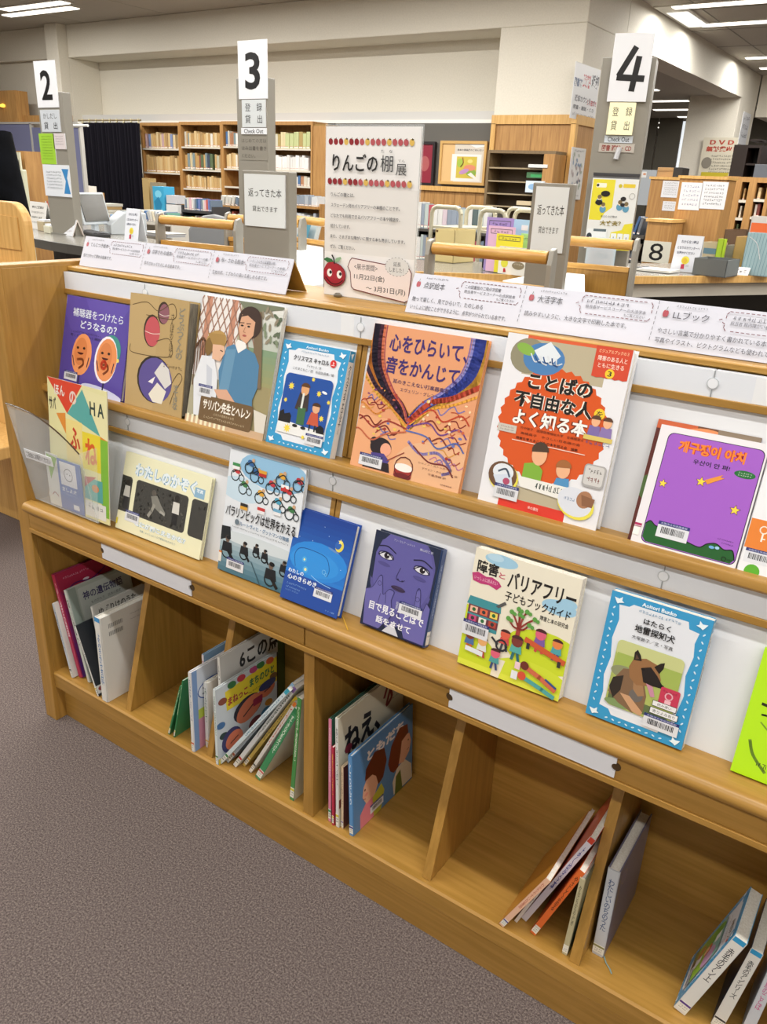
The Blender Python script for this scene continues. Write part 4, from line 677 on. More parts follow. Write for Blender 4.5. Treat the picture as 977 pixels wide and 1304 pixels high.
for i, (lb, tp, bt, t, c, sc_, tx) in enumerate((
    ('teal-lettered slim book leaning right, first of the leaning row in the third cubby', (366, 876), (279, 969), .009, '#c8d4d8', '#1f6a8a', 'こうえんのともだち'),
    ('pale blue slim book leaning right, second of the leaning row', (372, 869), (288, 968), .008, '#b8c4d0', '#5a3a5a', 'あめのひのバス'),
    ('white slim book leaning right, third of the leaning row', (374, 873), (297, 973), .010, '#d8dada', '#2a4a3a', 'まちをあるく'),
    ('yellow-tipped slim book leaning right, fourth of the leaning row', (376, 886), (309, 973), .008, '#c9b05a', '#5a4a1a', 'きいろいはな'),
    ('white book with orange top leaning right beside the green-lettered one', (375, 893), (317, 981), .008, '#dcd8d0', '#c8502a', 'てではなそう'),
    ('green book with white and black lettering leaning right, longest spine of the row', (375, 901), (325, 988), .015, '#3f8a5a', '#e8efe0', 'すてきな○をみつけて'))):
    cub(lb, tp, t, .15, bot=bt, cover=c if i != 5 else '#d8d8d0', spine=c, soft=True, S=sp(c, tx, sc_, ('#3a9ab0', '#8ab0d0', '#7a5a9a', '#e8c82a', '#e07a2a', '#2f7a4a')[i]), sticker=('#3a7a44', '#b05a3a', '#c23a3a', '#d9a83a', '#555555', '#c85a5a')[i])
cub('green and yellow spine standing almost upright against the thick divider', (379, 888), .011, .15, bot=(369, 1017), cover='#cfd2c0', spine='#3f7a3a', soft=True, S=sp('#4a8a4a', 'アリスのふしぎなおはなし', '#e8ecd8'), sticker='#d9c83a')
# fourth cubby
cub('pink-spined tall book, leftmost in the fourth cubby', (418.6, 915), .007, .22, bot=(418.4, 1045), cover='#3a6a5a', spine='#e08aa8', S=sp('#df86a4', 'ひなまつりのおはなし', '#f4dce4'), sticker='#3a8a5a')
cub('short red-spined slim book between the pink and white spines', (422.4, 951), .005, .2, bot=(423, 1050), cover='#b8324a', S=sp('#b8324a', 'あかいくつのこ', '#e8c84a'), soft=True, sticker='#d9c83a')
def r_nee(a):
    a.rect(0, 0, 1, 1, '#d3cdb8'); a.text('ねえ、', .08, .14, .62, .4, '#26262a', .045); a.text('きいてみて', .04, .48, .95, .68, '#26262a', .045); a.curve([(.68, .14), (.74, .06), (.8, .18), (.72, .22), (.82, .02)], .035, '#8a2a34'); a.ell(.14, .33, .05, .04, '#8a3040'); a.rect(0, .74, 1, .82, '#7a3a30'); hand(a, .72, .2, .95, .22, '#6a5a4a', 3)
cub('tall cream picture book with thick black brush title in the fourth cubby', (427, 914), .008, .235, bot=(428, 1052), cover='#d6d0bc', R=r_nee, S=sp('#d9d9d6', 'ねえ、きいてみて', '#2a2a2a'), sticker='#d9c83a')
cub('small beige book between the cream and the blue picture books', (434.5, 976), .006, .12, bot=(434.5, 1054), cover='#d8bfa0', S=sp('#d8bfa0', 'ちいさなうた', '#5a3a2a'), R=lambda a: a.rect(0, 0, 1, 1, '#6a3a34'), sticker='#7a5a9a')
def r_tomo(a):
    a.rect(0, 0, 1, 1, '#4f7fae'); a.text('ともだち', .22, .1, .84, .235, '#e4d9d4', .05)
    a.poly([(.1, .82), (.22, .7), (.4, .74), (.44, 1), (.1, 1)], '#d87a88'); a.poly([(.3, .74), (.45, .66), (.5, .78), (.44, 1), (.32, 1)], '#b8b43a'); a.poly([(.16, .5), (.24, .4), (.38, .42), (.4, .6), (.34, .72), (.2, .74), (.14, .62)], '#dba588'); a.ell(.37, .5, .04, .06, '#dba588')
    a.poly([(.18, .44), (.2, .3), (.34, .18), (.5, .24), (.54, .42), (.48, .6), (.4, .64), (.36, .5), (.3, .44)], '#5f2417'); a.circ(.18, .55, .012, '#3a1a14'); a.curve([(.15, .65), (.19, .67)], .008, '#8a3a34'); a.ell(.2, .62, .03, .02, '#d88878')
    a.poly([(.66, .98), (.64, .8), (.72, .66), (.86, .64), (.98, .78), (1, .98)], '#d9cdb8'); a.poly([(.68, 1), (.7, .76), (.78, .72), (.82, 1)], '#5a6a2a'); a.poly([(.72, .62), (.74, .44), (.8, .3), (.94, .34), (.97, .46), (.94, .58), (.84, .66)], '#dba588')
    a.poly([(.6, .62), (.56, .5), (.62, .3), (.76, .16), (.9, .2), (.92, .32), (.8, .36), (.78, .5), (.74, .66), (.66, .68)], '#6a2418'); a.circ(.92, .42, .01, '#3a1a14'); a.curve([(.93, .53), (.9, .54)], .008, '#8a3a34'); a.barcode(.26, .82, .48, .93, 31)
cub('blue picture book of two red-haired children facing away, front of the fourth cubby', (444, 961), .01, .22, bot=(446, 1062), cover='#4f7fae', R=r_tomo, S=sp('#5b8fc2', 'ともだち', '#e4e8ee'), sticker='#34348a')
# fifth cubby: clear-covered books fanned against the divider
def l_brn(a): a.rect(0, 0, 1, 1, '#b0752a'); a.ell(.5, .4, .02, .01, '#5a3a14'); a.ell(.3, .75, .02, .012, '#5a3a14'); a.ell(.7, .85, .015, .008, '#5a3a14')
cub('brown-covered slim book with a peach spine leaning far right in the fifth cubby', (690, 1126), .010, .2, bot=(630, 1184), cover='#b0752a', spine='#e2b596', S=sp('#e4b89a', 'わかりやすい日本語', '#b8604a'), soft=True, sticker='#5a4a8a', L=l_brn)
cub('clear-jacketed slim white book lying over the peach spine', (701, 1113), .006, .2, bot=(655, 1172), cover='#d8cfc4', spine='#dfd8d0', S=sp('#ded8d2', 'まるいちず', '#5a4a3a'), soft=True)
cub('slim book with blue lettering and red top behind the orange spines', (752, 1065), .011, .19, bot=(664, 1168), cover='#c2503a', spine='#cfcbd4', S=sp('#cfcbd6', 'よく知る本', '#2f3a8a', '#c2402a', .1, .6), soft=True)
cub('orange slim book leaning right in the fifth cubby', (738, 1107), .011, .17, bot=(675, 1186), cover='#d9622a', spine='#db6a2e', S=sp('#dc6a2e', 'やさしくよめる', '#4a2010'), soft=True, sticker='#cfc8c0')
cub('olive-beige slim book almost upright beside the slanted divider', (739, 1117), .010, .15, bot=(716, 1212), cover='#5f6a58', spine='#b7ad8a', S=sp('#b9b08c', 'みえないちからのふしぎ', '#3a382a'), sticker='#e0dccb')
# sixth cubby
def r_gry(a): a.rect(0, 0, 1, 1, '#6f6c80'); a.rect(.06, .14, .1, .5, '#8a8260'); a.rect(.12, .1, .32, .28, '#7a7490'); a.ring(.22, .2, .08, .01, '#b0a060', 10); a.rect(.08, .84, .2, .92, '#7a7490')
o = cub('thick grey-violet hardback with a pale spine, alone in the sixth cubby', (775, 1104), .021, .17, bot=(754, 1211), cover='#6f6c80', spine='#bcc0c6', R=r_gry, S=sp('#c0c4ca', 'わたしいのちのうた', '#2f4a78', None, .1, .7), sticker='#8a8a5a')
bpy.context.view_layer.update()
P = [at_z(.154, 768, 1213), at_z(.154, 772, 1226), at_z(.154, 777, 1234), at_z(.154, 779, 1240)]; rb = MB()
for a_, b_ in zip(P, P[1:]):
    n = Vector((.0015, 0, 0)); u = Vector((0, 0, -.0005)); rb.add([a_-n, a_+n, b_+n, b_-n, a_-n+u, a_+n+u, b_+n+u, b_-n+u], [(0, 1, 2, 3), (7, 6, 5, 4), (0, 3, 7, 4), (1, 5, 6, 2)], M('#7f9a98'))
ro = rb.build('ribbon_marker'); ro.parent = o; ro.matrix_parent_inverse = o.matrix_world.inverted()
def l_anne(a):
    blue_frame(a); a.text('赤毛のアン', .5, .1, .86, .16, '#1b1b1f', .02); a.circ(.9, .14, .03, '#cf2b2b'); hand(a, .3, .19, .86, .21, '#444a50', 2); hand(a, .3, .23, .8, .25, '#444a50', 4)
    a.rrect(.14, .3, .86, .86, .06, '#7fb0a8'); a.rect(.16, .5, .84, .84, '#8ab83a'); a.ell(.3, .5, .14, .2, '#5f9a34'); a.ell(.7, .5, .16, .12, '#c79ac0'); a.rrect(.38, .34, .52, .44, .02, '#e8ecea'); a.ell(.5, .55, .09, .07, '#c8502a'); a.ell(.5, .57, .06, .05, '#e8b48c'); a.poly([(.38, .84), (.42, .66), (.58, .66), (.62, .84)], '#d8dce0'); a.ell(.35, .7, .1, .08, '#c9402a'); a.rect(.14, .78, .5, .86, '#5a3a24'); a.barcode(.55, .78, .86, .88, 41)
    for i in range(8): a.line([(.2+i*.03, .84), (.16+i*.04, .5)], .01, '#c9d86a')
cub('blue-bordered book with a red-haired girl leaning right, nearest in the last cubby', (936, 1191), .02, .115, bot=(858, 1282), cover='#3596c8', spine='#dedcd6', L=l_anne, S=sp('#dedcd6', '赤毛のアン上', '#2a2a30', '#3596c8', .12, .55), soft=True, sticker='#5a3a8a')
cub('second blue-topped book leaning right behind the red-haired girl book', (957, 1207), .018, .115, bot=(905, 1303), cover='#1e3350', spine='#dcdad4', S=sp('#dcdad4', '赤毛のアンシリーズ', '#2a2a30', '#3596c8', .12, .6), soft=True, sticker='#3a3a40')
cub('third leaning white and pink lettered book at the lower right corner', (985, 1220), .016, .115, bot=(940, 1320), cover='#cfd4da', spine='#c9cdd4', S=sp('#c9cdd4', '青い鳥のことば', '#c04a8a', None, .12, .6), soft=True, sticker='#3596c8')
# ---------------------------------------------------------------- things on the shelf top
def sheet_art(parent, s0, s1, z0, z1, y, draw, name='print', back=False, eps=3e-4):
    a = Art((s0, y, z1), (s1-s0, 0, 0), (0, 0, z0-z1), eps); draw(a); return a.build(name, parent)
def tent(x0, x1, secs, label, seed):
    t = empty('paper_tent_sign', ((x0+x1)/2, 1.26, 1.188), label=label, cat='sign'); L = (x1-x0)/2
    F0, F1, B1 = (-.035, .001), (-.008, .066), (.032, .001); e = .0012
    MB().prism([F0, F1, (F1[0]+e, F1[1]-.003), (F0[0]+e*1.5, F0[1])], -L, L, M('#cfd0db', .5)).build('front_sheet', t)
    MB().prism([F1, B1, (B1[0]-e*1.5, B1[1]), (F1[0], F1[1]-.004)], -L, L, M('#b98f3f', .6)).build('back_sheet', t)
    a = Art((-L, F1[0], F1[1]), (2*L, 0, 0), (0, F0[0]-F1[0], F0[1]-F1[1]), 1e-4); n = len(secs)
    for i, (ti, l1, l2, l3, l4) in enumerate(secs):
        u = i/n; w_ = 1/n
        if i: a.line([(u, .02), (u, .98)], .0012, '#55535c', .012)
        a.ell(u+w_*.055, .27, .0042, .075, '#a8404c'); a.ell(u+w_*.07, .27, .004, .07, '#a8404c'); a.line([(u+w_*.063, .2), (u+w_*.067, .13)], .001, '#3a5a3a')
        if ti: a.text(ti, u+w_*.115, .19, u+w_*(.15+.04*min(len(ti), 6.6)), .36 if len(ti) < 6 else .33, '#3a3a44')
        hand(a, u+w_*.12, .07, u+w_*.33, .12, '#55555c', i)
        P = [(u+w_*.47, .08), (u+w_*.95, .08), (u+w_*.965, .14), (u+w_*.965, .42), (u+w_*.95, .48), (u+w_*.47, .48), (u+w_*.455, .42), (u+w_*.455, .34), (u+w_*.415, .27), (u+w_*.455, .22), (u+w_*.455, .14), (u+w_*.47, .08)]
        a.line(P, .0016, '#6a2834', .011)
        for l, p in ((l1, (.49, .15, .8, .24)), (l2, (.49, .27, .93, .35)), ('もご覧ください', (.78, .375, .93, .44))):
            if l: a.text(l, u+w_*p[0], p[1], u+w_*p[2], p[3], '#4a4a54')
            else: hand(a, u+w_*p[0], p[1], u+w_*p[2], p[3], '#4a4a54', i+seed)
        for l, p in ((l3, (.04, .58, .86, .7)), (l4, (.04, .78, .9, .9))):
            if l: a.text(l, u+w_*p[0], p[1], u+w_*min(p[2], .04+.034*len(l)), p[3], '#3a3a44')
    a.build('print', t); return t
tent(-1.712, -1.07, (('てんじつき絵本', '', '担当者サービスコーナーの点字絵本', '指でさわって読める絵本です。', ''), ('点字さわる絵本', '', '担当者サービスコーナーの棚', '手でさわってたのしめる絵本です。', ''), ('布・さわる絵本', 'いろいろな布の図書館の棚', '担当者サービスコーナーの本棚', '生地や形、てざわりの違いを楽しめる本です。', '')), 'long folded white tent sign with three dashed bubbles, left of the standing poster', 1)
tent(-.79, -.137, (('点訳絵本', 'この図書館の二階点字図書', '担当者サービスコーナーの点訳絵本', '触って楽しく、見てひらいて、たのしめる', 'いっしょに読むことができるように、点字がつけられている本です。'), ('大活字本', '', '担当者サービスコーナーの大活字本', '読みやすいように、大きな文字で印刷した本です。', ''), ('LLブック', '', '担当者 館内障がい者サービスコーナー', 'やさしい言葉で分かりやすく書かれている本です。', '写真やイラスト、ピクトグラムなども使われています。')), 'long folded white tent sign right of the standing poster, reaching the right edge', 4)
PO = (at_y(1.3, 418, 161), at_y(1.3, 544, 163), at_y(1.3, 412, 374)); px0 = at_y(1.3, 415, 270).x; px1 = at_y(1.3, 532, 270).x; pz1 = PO[0].z
t = empty('poster_stand', ((px0+px1)/2, 1.3, 1.188), label='apple shelf exhibition poster in a clear stand on the shelf top', cat='poster'); hw = (px1-px0)/2; hh = pz1-1.188
MB().box(-hw, hw, 0, .0025, .001, hh, M('#e6e5e2', .15)).build('sheet', t); MB().box(-hw-.002, hw+.002, -.0015, .0045, .0, hh+.004, M('#dfe6e8', .05, 0, 0, .18)).build('clear_sleeve', t)
MB().lathe([(0, 0), (.008, .001), (.009, .004), (.004, .008), (0, .008)], (-hw*.6, -.012, 0), M('#8a8478', .3, .5)).build('bulldog_clip', t); MB().box(-hw, hw, -.002, .05, 0, .002, M('#dfe6e8', .05, 0, 0, .2)).build('foot', t)
def a_poster(a):
    a.rect(0, 0, 1, 1, '#e0dedb'); a.rect(0, .0, 1, .34, '#e8e7e6'); a.rect(0, .73, 1, 1, '#ebe9e8')
    for y in (.085, .31):
        for i in range(16):
            x = .055+i*.0575; c = '#d9b45a' if i in (3, 7, 11, 15) else ('#8d1f2b' if i < 6 else '#b5545c'); a.ell(x, y, .024, .018, c); a.ell(x-.008, y-.002, .017, .017, c)
            a.line([(x, y-.014), (x+.004, y-.022)], .006, '#2f4a2a')
            if i in (3, 7, 11, 15): a.ell(x+.006, y-.016, .012, .004, '#4a3a1a')
    for tx, p in (('りんごの', (.085, .15, .58, .25)), ('棚', (.61, .155, .74, .245)), ('展', (.77, .2, .88, .262)), ('た　な', (.61, .125, .73, .142)), ('てん', (.79, .177, .86, .19))): a.text(tx, *p, '#1c1c1e' if p[0] < .6 else '#3c3e42', .02 if len(tx) > 3 else 0)
    for i, (tx, u) in enumerate((('りんごの棚とは、', .34), ('スウェーデン発のバリアフリーの本棚のことです。', .83), ('どなたでも利用できるバリアフリーの本や雑誌を、', .84), ('紹介しています。', .3), ('また、さまざまな障がいに関する本も展示しています。', .9), ('ぜひ、ご覧ください。', .36))): a.text(tx, .075, .373+.062*i, u, .397+.062*i, '#55555a', .01)
    P = [(.33, .755), (.96, .785), (.985, .81), (.965, .97), (.93, .985), (.36, .945), (.33, .93), (.315, .84), (.285, .81), (.31, .77)]
    a.poly(P, '#eaddda'); a.line(P+[P[0]], .008, '#6a2430'); a.text('<展示期間>', .36, .785, .62, .822, '#26262a', .0); a.text('11月22日(金)', .36, .845, .7, .885, '#26262a', .008); a.text('～ 3月31日(月)', .5, .91, .93, .95, '#26262a', .008)
    a.ell(.83, .78, .125, .055, '#d9d8d6'); a.line([(.83+.125*math.cos(i*.3), .78+.055*math.sin(i*.3)) for i in range(22)], .004, '#4a4a4e', .02); a.text('延長', .79, .752, .87, .778, '#45454a'); a.text('しました！', .75, .785, .9, .812, '#45454a')
    a.ell(.13, .87, .135, .075, '#5c1018'); a.ell(.13, .868, .128, .07, '#9c1c2c'); a.ell(.1, .85, .09, .06, '#a41f30'); a.curve([(.13, .8), (.12, .77), (.1, .75)], .014, '#222222'); a.poly([(.0, .78), (.04, .765), (.1, .775), (.12, .79), (.05, .797)], '#2f6a3c'); a.poly([(.13, .79), (.15, .765), (.2, .755), (.21, .765), (.18, .785)], '#8ab08a')
    for x, y, q in ((.075, .86, .03), (.19, .865, .025)): a.ell(x, y, .03, .025, '#f0ece8'); a.circ(x+.012, y-.004, .016, '#151515')
    a.curve([(.03, .89), (.1, .925), (.17, .925), (.23, .9)], .01, '#4a0c14'); a.text('心', .92, .975, .96, .995, '#3c3c40')
sheet_art(t, -hw, hw, .001, hh, -.0018, a_poster, eps=2.5e-5)
# ---------------------------------------------------------------- vertical planes for the background
class VP:
    """a vertical plane through a point on a sight line; turned by rz. Local frame: x along it, y away, z up"""
    def __init__(s, d, px, py, rz=0, P=None):
        s.P = P or at_d(d, px, py); s.rz = rz; s.t = Vector((math.cos(rz), math.sin(rz), 0)); s.n = Vector((-math.sin(rz), math.cos(rz), 0))
    def uv(s, px, py):
        d = ray(px, py); C = Vector((0, 0, CAMZ)); k = (s.P-C).dot(s.n)/d.dot(s.n); q = C+d*k
        return (q-s.P).dot(s.t), q.z
    def thing(s, name, label, cat, z=0, group=None): return empty(name, (s.P.x, s.P.y, z), s.rz, label, cat, group)
def onc(px, py, z=1.0): return at_z(z, px, py)
# curved issue counter
CC = Vector((-3.9, 5.93, 0)); GT = M('#86837b', .22); DK = M('#1d1a18', .6)
def arc(m, r0, r1, a0, a1, z0, z1, mat, n=26):
    for i in range(n):
        A = math.radians(a0+(a1-a0)*i/n); B = math.radians(a0+(a1-a0)*(i+1)/n)
        q = [(CC.x+r*math.cos(t), CC.y+r*math.sin(t)) for r, t in ((r0, A), (r1, A), (r1, B), (r0, B))]; m.prism(q, z0, z1, mat, 2)
    return m
ctr = empty('issue_counter', tuple(CC), label='long curved grey-topped issue counter with dark front and wooden edge', cat='counter')
def cpart(m, n): 
    o = m.build(n); o.parent = ctr; o.matrix_parent_inverse = Matrix.Translation(-CC); return o
A0 = math.radians(-31); TD = Vector((-math.sin(A0), math.cos(A0), 0))
def ext(m, r0, r1, z0, z1, mat, L=2.2):
    a = CC+Vector((math.cos(A0)*r0, math.sin(A0)*r0, 0)); b = CC+Vector((math.cos(A0)*r1, math.sin(A0)*r1, 0)); m.prism([(p.x, p.y) for p in (a, b, b+TD*L, a+TD*L)], z0, z1, mat, 2); return m
def arce(r0, r1, a0, z0, z1, mat, n=30): return ext(arc(MB(), r0, r1, a0, -31, z0, z1, mat, n), r0, r1, z0, z1, mat)
cpart(arce(2.3, 2.99, -135, .955, .999, GT), 'counter_top')
cpart(arce(2.99, 3.01, -85, .965, 1.003, WOODL), 'wooden_edge'); cpart(arc(MB(), 2.99, 3.01, -135, -85, .95, 1.0, M('#56544f', .4), 14), 'dark_edge')
cpart(arce(2.94, 2.96, -85, .89, .955, M('#c6c2b6', .5)), 'front_band'); cpart(arce(2.7, 2.72, -135, .0, .955, DK), 'front_panel'); cpart(arce(2.8, 2.84, -135, .0, .72, WOODF), 'lower_panel')
# ---------------------------------------------------------------- numbered posts
def post(d, x0, x1, yref, ytop, rz, label, base=.999, dep=.13):
    pl = VP(d, (x0+x1)/2, yref, rz); a, _ = pl.uv(x0, yref); b, _ = pl.uv(x1, yref); _, zt = pl.uv((x0+x1)/2, ytop)
    t = pl.thing('counter_post', label, 'signpost', base); MB().box(a, b, 0, dep, 0, zt-base, GREYM).build('post', t, bevel=.004); MB().box(a-.01, b+.01, -.01, dep+.01, 0, .01, STEEL).build('base_plate', t)
    def plate(q0, q1, draw, name, dy=-.004, th=.004, mat=None, label=None):
        s0, _ = pl.uv(q0[0], (q0[1]+q1[1])/2); s1, _ = pl.uv(q1[0], (q0[1]+q1[1])/2); _, z1 = pl.uv((q0[0]+q1[0])/2, q0[1]); _, z0 = pl.uv((q0[0]+q1[0])/2, q1[1])
        o = MB().box(s0, s1, dy, dy+th, z0-base, z1-base, mat or PAPER).build(name, t); sheet_art(o, s0, s1, z0-base, z1-base, dy-.0004, draw)
        if label: o['label'] = label
        return o
    return t, plate
def num(n, sg=.3): return lambda a: a.text(n, sg, .2, 1-sg, .84, '#17171a', .022)
t, P = post(5.85, 55.5, 87, 203, 117, 0, 'grey post at the left with the number 2 sign', dep=.06)
P((46, 77), (73, 137), num('2', .25), 'number_sign')
P((53, 140), (77, 168), lambda a: (a.rect(0, 0, 1, 1, '#c6ccd2'), a.text('かしだし', .15, .15, .85, .4, '#33363a'), a.text('貸　出', .15, .55, .85, .88, '#33363a')), 'lending_sign')
P((52, 170), (71, 209), lambda a: (a.rect(0, 0, 1, 1, '#9ccb3c'), [hand(a, .15, .08+.09*i, .85, .12+.09*i, '#4a6a1c', i) for i in range(9)]), 'green_notice')
P((69, 170), (84, 190), lambda a: (a.rect(0, 0, 1, 1, '#d8cfd0'), [hand(a, .15, .15+.16*i, .85, .23+.16*i, '#5a5458', i) for i in range(4)]), 'pink_notice')
P((57, 210), (90, 250), lambda a: (a.rect(0, 0, 1, 1, '#dfe4ea'), a.poly([(.72, .12), (.98, .12), (.9, .4), (.98, .9), (.74, .9), (.84, .5)], '#3a86c0'), [hand(a, .12, .2+.1*i, .7, .26+.1*i, '#5a646c', i) for i in range(6)]), 'blue_striped_notice')
t, P = post(4.75, 303, 341, 200, 99, 0, 'grey post in the middle with the number 3 sign', dep=.065)
P((304, 51), (341, 126), num('3', .24), 'number_sign')
P((309, 127), (339, 162), lambda a: (a.rect(0, 0, 1, 1, '#ccd2d4'), a.text('登　録', .14, .12, .86, .42, '#33363a'), a.text('貸　出', .14, .55, .86, .86, '#33363a')), 'lending_sign')
P((308, 163), (340, 171), lambda a: (a.rect(0, 0, 1, 1, '#dfe3e8'), a.text('Check Out', .12, .15, .88, .85, '#33363a', .01)), 'check_out_sign')
P((307, 174), (341, 204), lambda a: (a.rect(0, 0, 1, 1, '#8b877d'), a.text('はじめての方は', .04, .08, .96, .26, '#5a5750'), a.text('はみ出書を書き', .04, .4, .96, .58, '#5a5750'), a.text('ください。', .04, .74, .55, .9, '#5a5750')), 'raised_lettering', dy=-.001, th=.001, mat=GREYM)
t, P = post(4.4, 752, 818, 200, 73, math.radians(14), 'grey post at the right with the handwritten number 4 sign')
def n4(a): a.line([(.56, .22), (.24, .6)], .15, '#17171a'); a.line([(.22, .64), (.84, .66)], .15, '#17171a'); a.line([(.68, .36), (.6, .82)], .15, '#17171a')
P((779, 43), (829, 130), n4, 'number_sign', dy=-.02, th=.012)
P((775, 131), (808, 172), lambda a: (a.rect(0, 0, 1, 1, M('#ece6bd', .4, 0, .3)), a.text('登　録', .14, .14, .9, .42, '#2c2a24'), a.text('貸　出', .14, .56, .86, .86, '#3c3a30')), 'lit_lending_sign', dy=-.02, th=.02, mat=M('#ece6bd', .4, 0, .3))
P((770, 173), (806, 182), lambda a: (a.rect(0, 0, 1, 1, '#c4ccd4'), a.text('Check Out', .12, .15, .88, .85, '#33363a', .01)), 'check_out_sign')
P((763, 183), (808, 194), lambda a: (a.rect(0, 0, 1, 1, '#b9b2a8'), a.text('図書 雑誌・CD', .08, .15, .92, .85, '#8a3a34', .02)), 'books_and_cd_sign')
MB().tube((0, -.012, 1.55-.999), (.01, -.012, 1.6-.999), .012, M('#c9ccd0', .3)).build('tape_tab', t)
def a_cal(a):
    a.rect(0, 0, 1, 1, '#e3e5e2'); a.rect(0, 0, 1, .035, '#6a6c70'); a.poly([(.02, .05), (.5, .05), (.5, .42), (.35, .5), (.28, .6), (.02, .6)], '#e3d83a'); a.rrect(.1, .1, .32, .16, .02, '#f2f0d8'); a.circ(.13, .13, .03, '#33363a'); a.circ(.62, .13, .04, '#c9b92e'); a.rrect(.68, .1, .94, .15, .02, '#e3c83a')
    for x, y in ((.2, .32), (.3, .42), (.66, .38), (.8, .4), (.25, .84), (.4, .86)): a.ell(x, y+.03, .07, .05, '#5f9ab8'); a.circ(x, y-.02, .045, '#e8d8c0'); a.circ(x, y-.035, .045, '#7a6a4a')
    a.ell(.32, .24, .1, .04, '#1c1c1e'); a.ell(.2, .36, .08, .035, '#1c1c1e'); a.ell(.72, .3, .06, .03, '#26262a'); a.ell(.72, .38, .05, .025, '#26262a'); a.ring(.9, .26, .06, .006, '#4a4a4a', 12)
    a.text('あなたの行動は', .28, .53, .64, .56, '#33363a'); a.text('大丈夫？', .28, .6, .74, .67, '#8a7a1c', .03); a.poly([(.82, .64), (1, .62), (1, 1), (.52, 1), (.55, .76), (.78, .72)], '#e3d83a'); a.rrect(.02, .72, .46, .93, .02, '#e8ecec'); a.ell(.08, .83, .06, .05, '#33404a'); a.rect(.16, .72, .44, .755, '#5a6a72')
    for i in range(3): a.rrect(.56+.14*i, .77, .68+.14*i, .96, .015, '#e8ecec'); a.line([(.62+.14*i, .82), (.62+.14*i, .92)], .02, '#8a8c8c')
pl = VP(4.34, 778, 270, math.radians(14)); s0, z1 = pl.uv(756, 223); s1, _ = pl.uv(815, 226); _, z0 = pl.uv(778, 318)
t = pl.thing('safety_poster', 'yellow and white calendar-bound poster hanging on the number 4 post', 'poster', z0); MB().box(s0, s1, -.003, 0, 0, z1-z0, PAPER).build('sheet', t); sheet_art(t, s0, s1, 0, z1-z0, -.0035, a_cal, eps=1e-4); MB().box(s0, s1, -.008, .004, z1-z0, z1-z0+.012, M('#3a3a3e', .4)).build('binding_strip', t)
pl = VP(4.25, 768, 330, math.radians(14)); s0, z1 = pl.uv(748, 310); s1, _ = pl.uv(785, 312); _, z0 = pl.uv(766, 345)
z0 = 1.0; t = pl.thing('leaflet_holder', 'clear leaflet holder with pink and blue leaflets below the yellow poster', 'leaflet holder', z0)
MB().box(s0, s1, -.004, 0, 0, z1-z0, M('#d8e4ea', .1, 0, 0, .5)).build('clear_front', t); MB().box(s0, s1, .03, .034, 0, z1-z0+.03, M('#cfe0e8', .2)).build('back_plate', t)
MB().box(s0+.01, s1-.01, .008, .014, .01, z1-z0-.02, M('#d9b8b0', .5)).build('leaflet', t); MB().box(s0+.01, s1-.01, .016, .026, .01, z1-z0+.015, M('#a8cfe0', .5)).build('leaflet', t); sheet_art(t, s0+.01, s1-.01, .01, z1-z0-.02, .007, lambda a: (a.text('ご案内', .25, .15, .8, .35, '#4a4a50', .02), hand(a, .2, .5, .8, .6, '#5a5054', 2)))
# ---------------------------------------------------------------- small books of the background: cover, page block and class label in one mesh
MINI = {}
def mini_mesh(c, lab='#e8e4da'):
    if (c, lab) in MINI: return MINI[(c, lab)]
    m = MB(); cm = M(c, .5); m.box(-.5, -.44, .02, 1, 0, 1, cm); m.box(.44, .5, .02, 1, 0, 1, cm); m.prism([(-.5, .02), (-.3, 0), (.3, 0), (.5, .02)], 0, 1, cm, 2)
    m.box(-.44, .44, .03, .97, .02, .975, M('#dcd6c8', .7)); m.box(-.42, .42, -.004, .0, .05, .14, M(lab, .6)); m.box(-.42, .42, -.005, -.001, .12, .14, M('#a8483a', .6))
    o = m.build('book'); me = o.data; bpy.data.objects.remove(o); MINI[(c, lab)] = me; return me
def mini(P, rz, t, d, h, c, label, group, lean=0, up=0):
    o = bpy.data.objects.new('book', mini_mesh(c)); COL.objects.link(o)
    o.matrix_world = Matrix.Translation(P) @ Matrix.Rotation(rz, 4, 'Z') @ Matrix.Rotation(lean, 4, 'Y') @ Matrix.Diagonal((t, d, h, 1))
    return tag(o, label, 'book', group)
TAN = ['#c9a972', '#c4a068', '#b8925a', '#cfb380', '#bd9b66', '#a98a5c', '#d3bd90']
MIX = ['#d8d4c8', '#c9c2b0', '#7a8a8c', '#3f4a5a', '#8a4a44', '#b8b49a', '#5a6a4a', '#d9d2c0', '#4a6f9a', '#a87a5a', '#e0dcd4']
WHT = ['#dedcd4', '#cfcbc0', '#e6e4dc', '#c9c8c0', '#b8bcc0', '#8f9aa0', '#d9d0b8', '#6a7a8a', '#b85a4a', '#3a5f8a', '#d8b0b8', '#5a8a7a']
ORD = 'first second third fourth fifth sixth seventh eighth ninth tenth eleventh twelfth thirteenth fourteenth fifteenth sixteenth seventeenth eighteenth nineteenth twentieth'.split()
ORD += ['twenty-'+o for o in ORD[:9]]+['thirtieth']+['thirty-'+o for o in ORD[:9]]
def row(P0, rz, L, hm, pal, label, group, R, t=(.022, .05), gap=.0, depth=.16, lean=0):
    x = 0; c, s_ = math.cos(rz), math.sin(rz); k = 0
    while True:
        w_ = R.uniform(*t)
        if x+w_ > L: break
        if R.random() > gap:
            h = hm*R.uniform(.82, 1.0); dy = R.uniform(0, .015); X = x+w_/2
            mini((P0[0]+X*c-dy*s_, P0[1]+X*s_+dy*c, P0[2]+abs(lean)*.012), rz, w_*.96, depth, h, R.choice(pal), ORD[min(k, 38)]+' '+label, group, lean*R.uniform(.6, 1) if lean else 0); k += 1
        x += w_ + (.012 if lean else 0)
